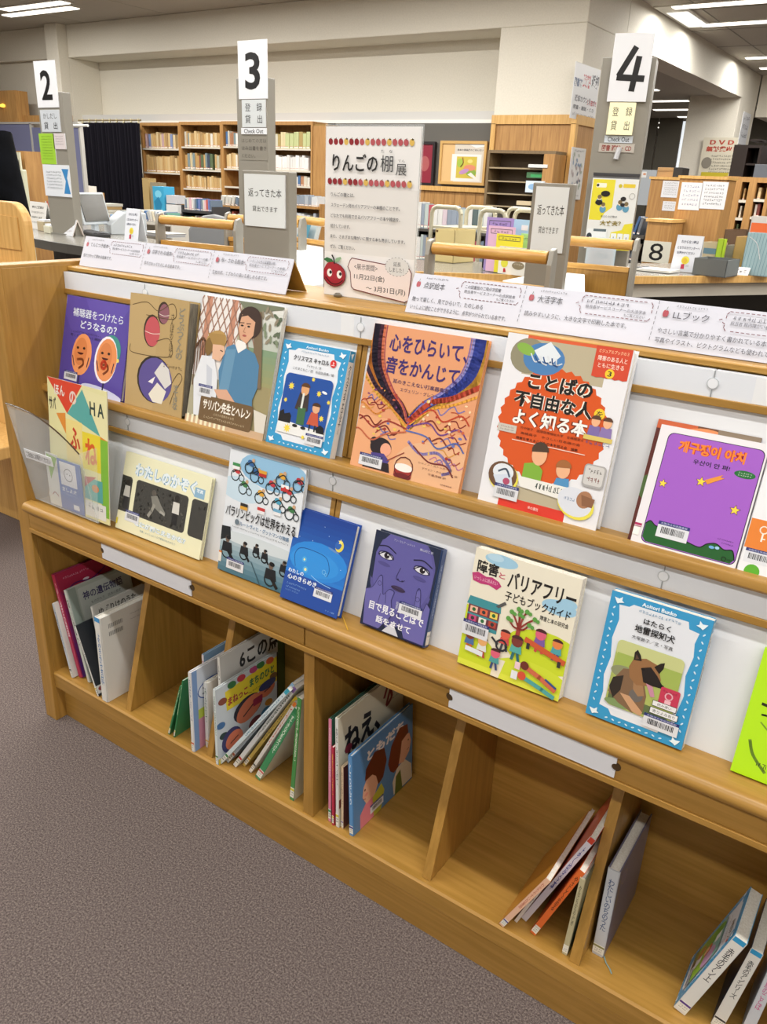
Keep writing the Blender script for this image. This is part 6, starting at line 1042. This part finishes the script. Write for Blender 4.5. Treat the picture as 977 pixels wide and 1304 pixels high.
# number 8 sign and oak end panels
def floorpanel(px0, px1, py0, d, label, name='end_panel_board', rz=0, dep=.3, z0=0, cat='panel', mat=None):
    pl = VP(d, (px0+px1)/2, 280, rz); s0, zt = pl.uv(px0, py0); s1, _ = pl.uv(px1, py0); t = pl.thing(name, label, cat, z0); mat = mat or WOODF
    MB().box(s0, s1, 0, dep, 0, zt-z0, mat).build('board', t, bevel=.004); MB().box(s0-.01, s1+.01, -.01, dep+.01, zt-z0, zt-z0+.02, WOODL).build('top_trim', t)
    def note(q0, q1, draw, nm='notice_sheet'):
        a0, b1 = pl.uv(*q0); a1, b0 = pl.uv(*q1); o = MB().box(a0, a1, -.003, 0, b0-z0, b1-z0, PAPER).build(nm, t); sheet_art(o, a0, a1, b0-z0, b1-z0, -.0035, draw, eps=2e-4)
    return t, note
def lines(n, c='#5a5a60', s=1, hd=None):
    def f(a):
        a.rect(0, 0, 1, 1, '#dcdee2')
        if hd: a.rect(.12, .12, .88, .5, hd)
        for i in range(n): hand(a, .12, .1+.8*i/n, .88, .1+.8*(i+.6)/n, c, s+i)
    return f
t, note = floorpanel(866, 926, 227, 6.6, 'tall oak end panel with two white notices, behind the bulb sign')
note((869, 232), (890, 268), lines(5, '#7a80a8', 2)); note((896, 231), (922, 267), lines(6, '#4a4a50', 3))
t, note = floorpanel(829, 868, 228, 7.4, 'shorter oak panel with two small grey notices behind the tall one', dep=.2)
note((845, 230), (863, 252), lines(6, '#7a7a78', 4)); note((845, 256), (860, 269), lines(3, '#7a7a78', 5))
t, note = floorpanel(825, 856, 282, 6.35, 'low oak box with the number 8 sign, left of the bulb sign')
note((821, 306), (851, 336), lambda a: (a.rect(0, 0, 1, 1, '#c9c6b8'), a.text('8', .25, .1, .75, .9, '#1c1c1e', .0)), 'number_sign')
pbox(838, 857, 213, 226, 7.3, .3, '#9a7a50', 'cardboard_box', 'brown cardboard box on top of the shorter oak panel', 'box', lambda a: a.line([(0, .4), (1, .35)], .03, '#6a5030'))
pbox(812, 830, 216, 262, 8.6, .05, '#8f9498', 'notice_board', 'grey metal notice board with a small printed sheet, behind the number 4 poster', 'board', lambda a: (a.rect(.05, .05, .5, .22, '#c0c0be'), a.ell(.4, .12, .08, .03, '#b07a5a')))
NB = [o for o in bpy.data.objects if o.name == 'notice_board'][0]
for sx in (-.12, .12): MB().box(sx-.015, sx+.015, .01, .04, -NB.location.z, 0, STEEL).build('leg', NB)
low_shelf(806, 825, 266, (300, 334), 6.6, 'dark shelf of thin files left of the number 8 box', 'dark file shelf', ['#6a7078', '#3f5f8a', '#8a8478', '#4a4a4c', '#8a5a4a'], 21, (.02, .03), lean=.25)
# right-hand bookcases
def case_r(p0, p1, yt, rows, y, label, lab, seed): return wall_case(p0, p1, rows, yt, 0, label, (MIX+TAN, MIX, MIX+TAN), y=y, seed=seed, lab=lab, dep=.3, t=(.016, .034), hfr=.95)
case_r(927, 947, 231, (255, 279, 302), 7.9, 'oak bookcase just right of the tall notice panel', 'case right of the notice panel', 31); case_r(947, 966, 232, (255, 278, 301), 7.9, 'second oak bookcase right of the notice panel', 'second case right of the notice panel', 32); case_r(966, 990, 233, (254, 277, 300), 7.9, 'third oak bookcase cut by the right edge', 'case cut by the right edge', 33)
A = at_y(10.5, 935, 188); B = at_y(10.5, 963, 230); t = empty('dark_cabinet', ((A.x+B.x)/2, 10.5, 0), label='dark brown open cabinet beyond the right-hand bookcases', cat='cabinet'); w_ = (B.x-A.x)/2; DB = M('#33241d', .5)
MB().box(-w_, 0, 0, .4, 0, A.z, DB).build('door', t); MB().box(0, w_, .38, .4, 0, A.z, M('#1c1614', .6)).build('back_board', t); MB().box(w_-.03, w_, 0, .4, 0, A.z, DB).build('side_panel', t); MB().box(-w_, w_, 0, .4, A.z, A.z+.03, DB).build('top_board', t)
for z in (1.5, 1.75, 2.0): MB().box(0, w_-.03, .02, .38, z, z+.02, DB).build('shelf_board', t)
pbox(962, 990, 209, 233, 9.6, .3, '#6f747c', 'grey_cabinet', 'blue-grey cabinet at the right edge beyond the bookcases', 'cabinet', lambda a: a.rect(.0, .0, 1, .04, '#8a8f96'))
bpy.data.objects['grey_cabinet'].children[0].data.transform(Matrix.Translation((0, 0, -.0)))
A = at_y(15.65, 897, 175); B = at_y(15.65, 931, 228)
def a_pst(a): a.rect(0, 0, 1, 1, '#d6cfba'); a.text('ＤＶＤ', .2, .06, .9, .17, '#b8483a', .04); a.text('無料貸出！', .12, .21, .95, .34, '#b8483a', .04); [hand(a, .3, .42+.08*i, .95, .47+.08*i, '#5a564c', i) for i in range(6)]; a.ell(.2, .62, .15, .14, '#8a8478'); a.rect(.1, .85, .9, .95, '#c9b83a')
t = empty('wall_poster', ((A.x+B.x)/2, 15.65, B.z), label='cream poster with red lettering on the far pillar', cat='poster'); MB().box(-(B.x-A.x)/2, (B.x-A.x)/2, 0, .01, 0, A.z-B.z, PAPER).build('sheet', t); sheet_art(t, -(B.x-A.x)/2, (B.x-A.x)/2, 0, A.z-B.z, -.002, a_pst, eps=5e-4)
A = at_x(pb.x+.01, 944, 163); B = at_x(pb.x+.01, 952, 163); C_ = at_x(pb.x+.01, 944, 184); t = empty('wall_poster', (pb.x+.01, A.y, C_.z), PI/2, 'small white notice on the right side of the far pillar', 'poster'); MB().box(0, .55, 0, .01, 0, .5, PAPER).build('sheet', t); sheet_art(t, 0, .55, 0, .5, -.002, lines(3), eps=5e-4)
pbox(858, 868, 213, 226, 7.3, .2, '#161616', 'black_bag', 'black bag on top of the panels beside the far pillar', 'bag')
# ---------------------------------------------------------------- on the counter, left
B = at_z(1.0, 124, 297); t = empty('computer_monitor', (B.x, B.y, .999), 1.85, 'white computer monitor turned sideways on the left counter', 'monitor'); wh = M('#c6ccd0', .35); t.scale = (.72, .72, .66)
MB().prism([(-.12, 0), (.12, 0), (.12, .012), (-.12, .012)], -.1, .1, wh).build('foot', t); MB().box(-.03, .03, 0, .04, .012, .16, wh).build('neck', t)
s = MB(); s.prism([(-.02, .09), (.05, .39), (.1, .38), (.03, .08)], -.2, .2, wh); s.build('housing', t, bevel=.006); s = MB(); s.prism([(-.022, .12), (.038, .372), (.044, .37), (-.014, .118)], -.175, .175, M('#56544e', .2)); s.build('screen', t)
B = at_z(1.0, 160, 297); t = empty('receipt_printer', (B.x, B.y, .999), -.5, 'low white printer beside the monitor on the left counter', 'printer'); MB().prism([(-.12, 0), (.12, 0), (.12, .14), (-.02, .14), (-.12, .06)], -.14, .14, wh).build('body', t, bevel=.006); MB().box(-.1, .1, -.01, .1, .14, .143, M('#9aa4aa', .3)).build('paper_slot', t)
B = at_z(1.0, 118, 300); t = empty('keyboard', (B.x, B.y, .999), -.3, 'dark keyboard lying at the foot of the number 2 post', 'keyboard'); MB().box(-.16, .16, -.06, .06, 0, .022, M('#2b2b2c', .5)).build('base', t, bevel=.003)
for i in range(4): MB().box(-.15, .15, -.052+.026*i, -.032+.026*i, .022, .028, M('#3c3c3e', .5)).build('key_row', t)
def cardstand(px0, px1, py0, py1, c, label, draw, name='desk_card', rz=-.2):
    B = at_z(1.0, (px0+px1)/2, py1); pl = VP(math.hypot(B.x, B.y), (px0+px1)/2, py1, rz); s0, z1 = pl.uv(px0, py0); s1, _ = pl.uv(px1, py0); t = pl.thing(name, label, 'sign', 1.0)
    MB().prism([(0, 0), (.04, z1-1), (.044, z1-1), (.08, 0), (.076, 0), (.042, z1-1.01), (.004, 0)], s0, s1, M(c, .5)).build('card', t); a = Art((s0, .04, z1-1), (s1-s0, 0, 0), (0, -.04, 1-z1), 3e-4); draw(a); a.build('print', t); return t
cardstand(31, 52, 256, 291, '#dcdad4', 'white folded notice card with a pink ribbon print, left of the number 2 post', lambda a: (a.text('本のご返却は', .15, .14, .85, .24, '#3a3a3c', .02), a.text('こちらのカウンター', .1, .34, .9, .42, '#4a4a4c'), a.text('おねがいします', .2, .52, .8, .6, '#3a3a3c', .01), hand(a, .15, .72, .8, .78, '#6a6a6c', 3)))
cardstand(68, 90, 277, 299, '#d8ccc4', 'pinkish folded card at the foot of the number 2 post', lines(3, '#8a706a', 6))
for i, (px, py, h, c, lb) in enumerate(((52, 294, .06, '#b8a888', 'small tan card box left of the number 2 post'), (60, 297, .045, '#d0cdb8', 'low cream note box in front of the tan one'))):
    B = at_z(1.0, px, py); t = empty('card_box', (B.x, B.y, 1.0), -.2, lb, 'box'); MB().box(-.05, .05, 0, .1, 0, h, M(c, .6)).build('body', t, bevel=.002); MB().box(-.045, .045, .01, .09, h, h+.012, PAPER).build('cards', t)
B = at_z(1.0, 62, 288); t = empty('pen_stand', (B.x, B.y, 1.0), 0, 'black pen stand crowded with pens left of the number 2 post', 'pen stand'); MB().box(-.05, .05, 0, .08, 0, .11, M('#1f1f22', .4)).build('cup', t)
for i in range(6): MB().tube((-.04+.016*i, .04, .05), (-.05+.02*i, .03, .17), .004, M(('#c9c9c4', '#b83a3a', '#2a4a8a', '#3a3a3a', '#d8b04a', '#6a8a5a')[i], .4), 6).build('pen', t)
# file box "21" and folders behind the counter at the left
pl = VP(7.7, 32, 240, -.1); s0, z1 = pl.uv(16, 192); s1, _ = pl.uv(30, 192); t = pl.thing('file_cabinet_side', 'brown wooden rack with cream folders marked 21 at the far left', 'rack', 0); MB().box(s0, s1, 0, .3, 0, z1, WOODF).build('rack_side', t); a0, b1 = pl.uv(25, 194); a1, b0 = pl.uv(41, 270)
MB().box(a0, a1, -.05, -.04, b0-.5, b1, M('#d0ceb4', .5)).build('folder', t); sheet_art(t, a0, a1, b1-.28, b1, -.051, lambda a: (a.text('21', .25, .2, .8, .55, '#3a3a34', .01), hand(a, .2, .7, .85, .8, '#5a5a54', 2, 6)), eps=5e-4); a0, b1 = pl.uv(34, 216); a1, b0 = pl.uv(50, 275); MB().box(a0, a1, -.1, -.06, b0-.5, b1, M('#c9c9ae', .5)).build('folder', t, bevel=.01)
ZD2 = at_y(6.2, 65.5, 283).z
deskbase(-25, 156, 283, 6.2, 'grey office desk behind the number 2 post', '#8f8f8a')
low_shelf(97, 112, 232, (246, 280), 6.9, 'small wooden desk rack with papers right of the number 2 post', 'small wooden desk rack', WHT, 41, (.02, .04), mat=WOODF)
bundle(120, 138, 258, 283, 6.3, 'tall pile of paper sheaves behind the computer monitor', ['#cfcabc', '#a88a5a', '#c0bcb0', '#8a6a4a', '#d0ccc0'], n=8, z0=ZD2); pbox(140, 150, 273, 283, 6.25, .1, '#7aa0c8', 'note_box', 'small light blue box behind the white printer', 'box', lambda a: a.rect(.1, .1, .9, .2, '#c0d4e8'), z0=ZD2)
bundle(172, 212, 294, 303, 4.9, 'flat stack of newspapers on the counter behind the left book truck', ['#b8bcc0', '#8a8c90', '#d0ccc4'], n=6)
# office chair with grey mesh back
P = at_d(6.1, 271, 296); t = empty('office_chair', (P.x, P.y, 0), .3, 'grey office chair back seen between the rails of the left book truck', 'chair'); gm = M('#8a8b8c', .7); zt = at_d(6.1, 271, 273).z
m = MB(); pts = [(.21*math.cos(2*PI*i/20)*(1 if True else 0), 0) for i in range(20)]; pts = [(max(-.2, min(.2, .26*math.cos(2*PI*i/20))), zt-.27+.27*math.sin(2*PI*i/20)) for i in range(20)]; m.prism(pts, 0, .06, gm, 1); m.build('backrest', t, bevel=.02)
MB().box(-.22, .22, -.42, .02, .45, .52, gm).build('seat', t, bevel=.03); MB().box(-.03, .03, .06, .09, .45, zt-.3, DK).build('back_post', t); MB().tube((0, -.2, .1), (0, -.2, .45), .03, DK).build('gas_post', t)
for i in range(5): MB().tube((0, -.2, .09), (.28*math.cos(i*1.257), -.2+.28*math.sin(i*1.257), .06), .018, DK, 8).build('base_arm', t); MB().tube((.28*math.cos(i*1.257)-.01, -.2+.28*math.sin(i*1.257), .03), (.28*math.cos(i*1.257)+.01, -.2+.28*math.sin(i*1.257), .03), .03, DK, 10).build('caster', t)
# ---------------------------------------------------------------- rounded wooden booth end and the person beside it
yb = 1.75
P0 = at_y(yb, 0, 256); P1 = at_y(yb, 16, 262); P2 = at_y(yb, 24, 275); P3 = at_y(yb, 34, 335); xr = P3.x+.01; r = .075; zt = P0.z
t = empty('wooden_bench', (xr, yb, 0), label='light wooden bench with a rounded high end, at the left edge beyond the shelf', cat='bench')
pts = [(-.5, 0), (0, 0), (0, zt-r)]+[(-r+r*math.cos(PI/2*i/8), zt-r+r*math.sin(PI/2*i/8)) for i in range(1, 9)]+[(-.5, zt)]
MB().prism(pts, 0, .035, WOODL, 1).build('backrest', t, bevel=.004, smooth=False); MB().prism([(-.5, zt-.16), (-.03, zt-.16), (-.03, zt-.05), (-.5, zt-.035)], -.004, 0, WOODL, 1).build('inset_panel', t)
z_ = at_y(yb-.02, 15, 335).z; MB().box(-.5, -.035, -.06, 0, z_-.03, z_, WOODL).build('arm_ledge', t, bevel=.006); MB().box(-.5, -.02, -.35, 0, .38, .43, WOODL).build('seat', t, bevel=.006); MB().box(-.06, -.02, -.34, -.3, 0, .38, WOODL).build('leg', t); MB().box(-.5, -.46, -.34, -.3, 0, .38, WOODL).build('leg', t)
# person in a black jacket, mostly out of the picture: one continuous body
Q = at_d(4.4, -38, 300); bx_, by_ = Q.x, Q.y
def person():
    t = empty('person', (bx_, by_, 0), math.radians(20), 'person in a black jacket standing at the far left edge, cut off by the picture', 'person')
    J = {'pel': (0, 0, .93, .15), 'wa': (0, 0, 1.08, .135), 'ch': (0, -.02, 1.26, .155), 'nk': (0, -.02, 1.42, .07), 'hd0': (0, -.03, 1.5, .07), 'hd': (0, -.05, 1.58, .098), 'tp': (0, -.05, 1.66, .075)}
    E_ = [('pel', 'wa'), ('wa', 'ch'), ('ch', 'nk'), ('nk', 'hd0'), ('hd0', 'hd'), ('hd', 'tp')]
    for s, k in ((-1, 'l'), (1, 'r')):
        J.update({k+'sh': (s*.17, -.01, 1.36, .075), k+'el': (s*.23, -.02, 1.08, .058), k+'wr': (s*.2, -.2, .98, .036), k+'pm': (s*.195, -.27, .98, .034),
                  k+'hp': (s*.09, 0, .86, .1), k+'kn': (s*.1, -.01, .48, .065), k+'an': (s*.1, .01, .09, .045), k+'to': (s*.11, -.14, .045, .042)})
        E_ += [('ch', k+'sh'), (k+'sh', k+'el'), (k+'el', k+'wr'), (k+'wr', k+'pm'), ('pel', k+'hp'), (k+'hp', k+'kn'), (k+'kn', k+'an'), (k+'an', k+'to')]
        for f in range(4):
            n = k+'f%d' % f; J[n] = (s*(.175+.014*f), -.31, .975, .0095); J[n+'b'] = (s*(.175+.014*f), -.345+.006*abs(f-1.5), .955, .0085); E_ += [(k+'pm', n), (n, n+'b')]
        J[k+'th'] = (s*.165, -.27, .965, .011); J[k+'tb'] = (s*.15, -.3, .955, .009); E_ += [(k+'wr', k+'th'), (k+'th', k+'tb')]
    K = list(J); me = bpy.data.meshes.new('body'); me.from_pydata([J[k][:3] for k in K], [(K.index(a), K.index(b)) for a, b in E_], []); o = bpy.data.objects.new('body', me); COL.objects.link(o); o.parent = t
    md = o.modifiers.new('skin', 'SKIN'); md.use_smooth_shade = True
    for i, k in enumerate(K): v = me.skin_vertices[0].data[i]; v.radius = (J[k][3], J[k][3]*(.8 if k in ('pel', 'wa', 'ch') else 1)); v.use_root = i == 0
    sb = o.modifiers.new('sub', 'SUBSURF'); sb.levels = sb.render_levels = 1
    sk = bpy.data.materials.new('skin_and_cloth'); sk.use_nodes = True; nt = sk.node_tree; tc = nt.nodes.new('ShaderNodeTexCoord'); sx = nt.nodes.new('ShaderNodeSeparateXYZ'); cr = nt.nodes.new('ShaderNodeValToRGB'); mm = nt.nodes.new('ShaderNodeMath'); mm.operation = 'DIVIDE'; mm.inputs[1].default_value = 1.8
    nt.links.new(tc.outputs['Object'], sx.inputs[0]); nt.links.new(sx.outputs['Z'], mm.inputs[0]); nt.links.new(mm.outputs[0], cr.inputs[0]); nt.links.new(cr.outputs[0], nt.nodes['Principled BSDF'].inputs['Base Color']); cr.color_ramp.interpolation = 'CONSTANT'
    e = cr.color_ramp.elements; e[0].color = rgb('#17171a'); e[0].position = 0; e[1].position = 1.44/1.8; e[1].color = rgb('#c99a7c'); nt.nodes['Principled BSDF'].inputs['Roughness'].default_value = .8; me.materials.append(sk)
    bk = grain('black_jacket_cloth', '#060709', '#101217', (1, 1, 1), .95, 14, .3, spec=.1)
    # jacket: a loose shell over the trunk and the arms
    t.scale = (1.09,)*3
    n = 18; m = MB(); vs = []; fs = []; prof = [(.8, .2, .15), (.95, .2, .155), (1.1, .19, .15), (1.25, .21, .16), (1.36, .2, .14), (1.42, .13, .11), (1.46, .09, .09)]
    for z, rx, ry in prof: vs += [(rx*math.cos(2*PI*i/n)*(1+.03*math.sin(5*i+z*20)), -.01+ry*math.sin(2*PI*i/n), z) for i in range(n)]
    for j in range(len(prof)-1): fs += [(j*n+i, j*n+(i+1) % n, (j+1)*n+(i+1) % n, (j+1)*n+i) for i in range(n)]
    m.add(vs, fs, bk)
    for s in (-1, 1): m.tube((s*.16, -.01, 1.39), (s*.235, -.02, 1.08), .095, bk, 14, .075); m.tube((s*.235, -.02, 1.1), (s*.2, -.21, .975), .075, bk, 14, .05)
    m.build('jacket', t, smooth=True)
    hr = MB(); hr.lathe([(.0, 0), (.075, .02), (.105, .06), (.115, .12), (.1, .18), (.06, .215), (0, .225)], (0, -.035, 1.5), M('#1d1613', .7), 18); hr.T = None; ho = hr.build('hair', t, smooth=True); ho.scale = (1, .8, 1); ho.location = (0, .028, 0)
    f = MB(); sk2 = M('#c99a7c', .5)
    for s in (-1, 1): f.lathe([(0, 0), (.009, .004), (.009, .012), (0, .016)], (s*.032, -.135, 1.575), M('#efeae4', .3), 8); f.lathe([(0, 0), (.005, .003), (.005, .009), (0, .012)], (s*.032, -.142, 1.577), M('#20140e', .3), 8); f.lathe([(0, 0), (.012, .01), (.014, .04), (0, .055)], (s*.1, -.045, 1.55), sk2, 8)
    f.prism([(-.14, 1.58), (-.168, 1.545), (-.14, 1.54)], -.011, .011, sk2); f.box(-.022, .022, -.145, -.135, 1.515, 1.522, M('#9a5548', .5)); f.build('face_features', t)
person()
# ---------------------------------------------------------------- brochure holder on the lower tier
hx0, hx1 = -1.722, -1.483; hw = (hx1-hx0)/2; ac = M('#e8eef0', .08, 0, 0, .2)
t = empty('brochure_holder', ((hx0+hx1)/2, 1.044, .6475), label='clear acrylic brochure holder with a curved front at the left end of the lower tier', cat='holder')
N = 14; P = [(-hw+2*hw*i/N, .252-.075*((i/N)**2.6)) for i in range(N+1)]; SL = .17
m2 = MB(); m2.prism([(-hw, 0), (hw, 0)]+P[::-1], 0, .0022, ac, 1); o = m2.build('front_wall', t); o.rotation_euler.x = SL
o = MB().path([(x, .0, z) for x, z in P], .0017, M('#4a3a28', .2), 6).build('front_edge', t); o.rotation_euler.x = SL
MB().box(-hw, hw, 0, .036, 0, .002, ac).build('floor_plate', t)
MB().prism([(0, 0), (.034, 0), (.07, .18), (-.03, .175)], hw-.002, hw, ac).build('side_wall', t); MB().prism([(0, 0), (.034, 0), (.07, .18), (-.04, .24)], -hw, -hw+.002, ac).build('side_wall', t)
MB().prism([(.034, 0), (.07, .18), (.072, .18), (.036, 0)], hw, hw+.02, ac).build('rear_flange', t)
MB().box(-.1, .005, -.002, -.0008, .118, .142, PAPER).build('caption_strip', t).rotation_euler.x = SL
a = Art((-.1, -.0021, .142), (.105, 0, 0), (0, 0, -.024), 4e-5); a.text('ご自由にお取りください', .05, .2, .95, .8, '#222226', .004); a.build('caption_print', t).rotation_euler.x = SL
def broch(q0, q1, y, back, label, draw, c='#e2dfc0', th=.002):
    A = at_y(y, *q0); B = at_y(y, *q1); w_ = B.x-A.x; h = A.z-.651; y -= math.tan(back)*h; t = empty('brochure', ((A.x+B.x)/2, y, .651), label=label, cat='brochure'); t.rotation_euler.x = -back
    MB().box(-w_/2, w_/2, 0, th, 0, h/math.cos(back), M(c, .3)).build('sheet', t); a = Art((-w_/2, -.0002, h/math.cos(back)), (w_, 0, 0), (0, 0, -h/math.cos(back))); draw(a); a.build('print', t)
def a_fune(a):
    a.rect(0, 0, 1, 1, '#e4dfa8'); a.poly([(.0, .0), (.6, .0), (.33, .24)], '#d8452c'); a.poly([(.6, .03), (.88, .34), (.33, .24)], '#5aa8a4'); a.poly([(.6, .02), (1, .04), (1, .36), (.88, .34)], '#e8e2b0'); a.poly([(.88, .34), (1, .36), (1, .4), (.85, .4)], '#e08a30')
    a.rect(.3, .28, .58, .6, '#ecd98c'); a.rect(.58, .34, .88, .62, '#e8d43c'); a.rect(.88, .36, 1, .95, '#7fb83a'); a.poly([(.14, .26), (.3, .24), (.3, .4)], '#e0903a')
    for tx, p, c in (('ほん', (.12, .04, .3, .12), '#e8e0d8'), ('の', (.38, .06, .5, .16), '#e8d0c8'), ('サバ', (.02, .14, .14, .24), '#3a3a34'), ('ふ', (.36, .33, .54, .5), '#c8402a'), ('ね', (.62, .38, .82, .58), '#d8602a'), ('ＨＡ', (.72, .1, .95, .2), '#3a4a44')): a.text(tx, *p, c, .03)
    a.poly([(0, .62), (.3, .6), (.3, .9), (0, .9)], '#b8d060'); a.rect(.6, .68, .9, .85, '#5aa8a4'); a.poly([(.6, .68), (.8, .66), (.6, .76)], '#b8344a'); a.rect(.6, .86, .95, .98, '#e4e4e0'); hand(a, .64, .88, .9, .92, '#5a5a5a', 3); a.ell(.78, .75, .06, .03, '#d8884a')
broch((60, 479), (136, 500), 1.072, .08, 'tall bright brochure with red and teal triangles rising out of the holder', a_fune)
def a_majo(a): a.rect(0, 0, 1, 1, '#5272b8'); a.rect(.1, .04, .8, .5, '#e4e4ea'); a.ring(.45, .28, .18, .02, '#3a3a3c', 12); a.circ(.4, .26, .02, '#3a3a3c'); a.circ(.52, .27, .02, '#3a3a3c'); a.text('ましよ犬', .12, .54, .75, .63, '#e8ecf4', .02); hand(a, .14, .66, .8, .69, '#c8d0e8', 2); a.rect(.55, .84, .8, .94, '#e4e8f0')
broch((72, 583), (101, 590), 1.046, .0, 'blue narrow brochure with a white face drawing inside the holder', a_majo, '#5272b8')
broch((57, 575), (72, 580), 1.047, .0, 'white and green slim leaflet at the left inside the holder', lambda a: (a.rect(0, 0, 1, 1, '#dcdcd8'), a.poly([(.1, .02), (1, .05), (.3, .5)], '#8ab84a'), a.curve([(.3, .8), (.5, .74), (.8, .8)], .05, '#a84a4a')), '#dcdcd8')
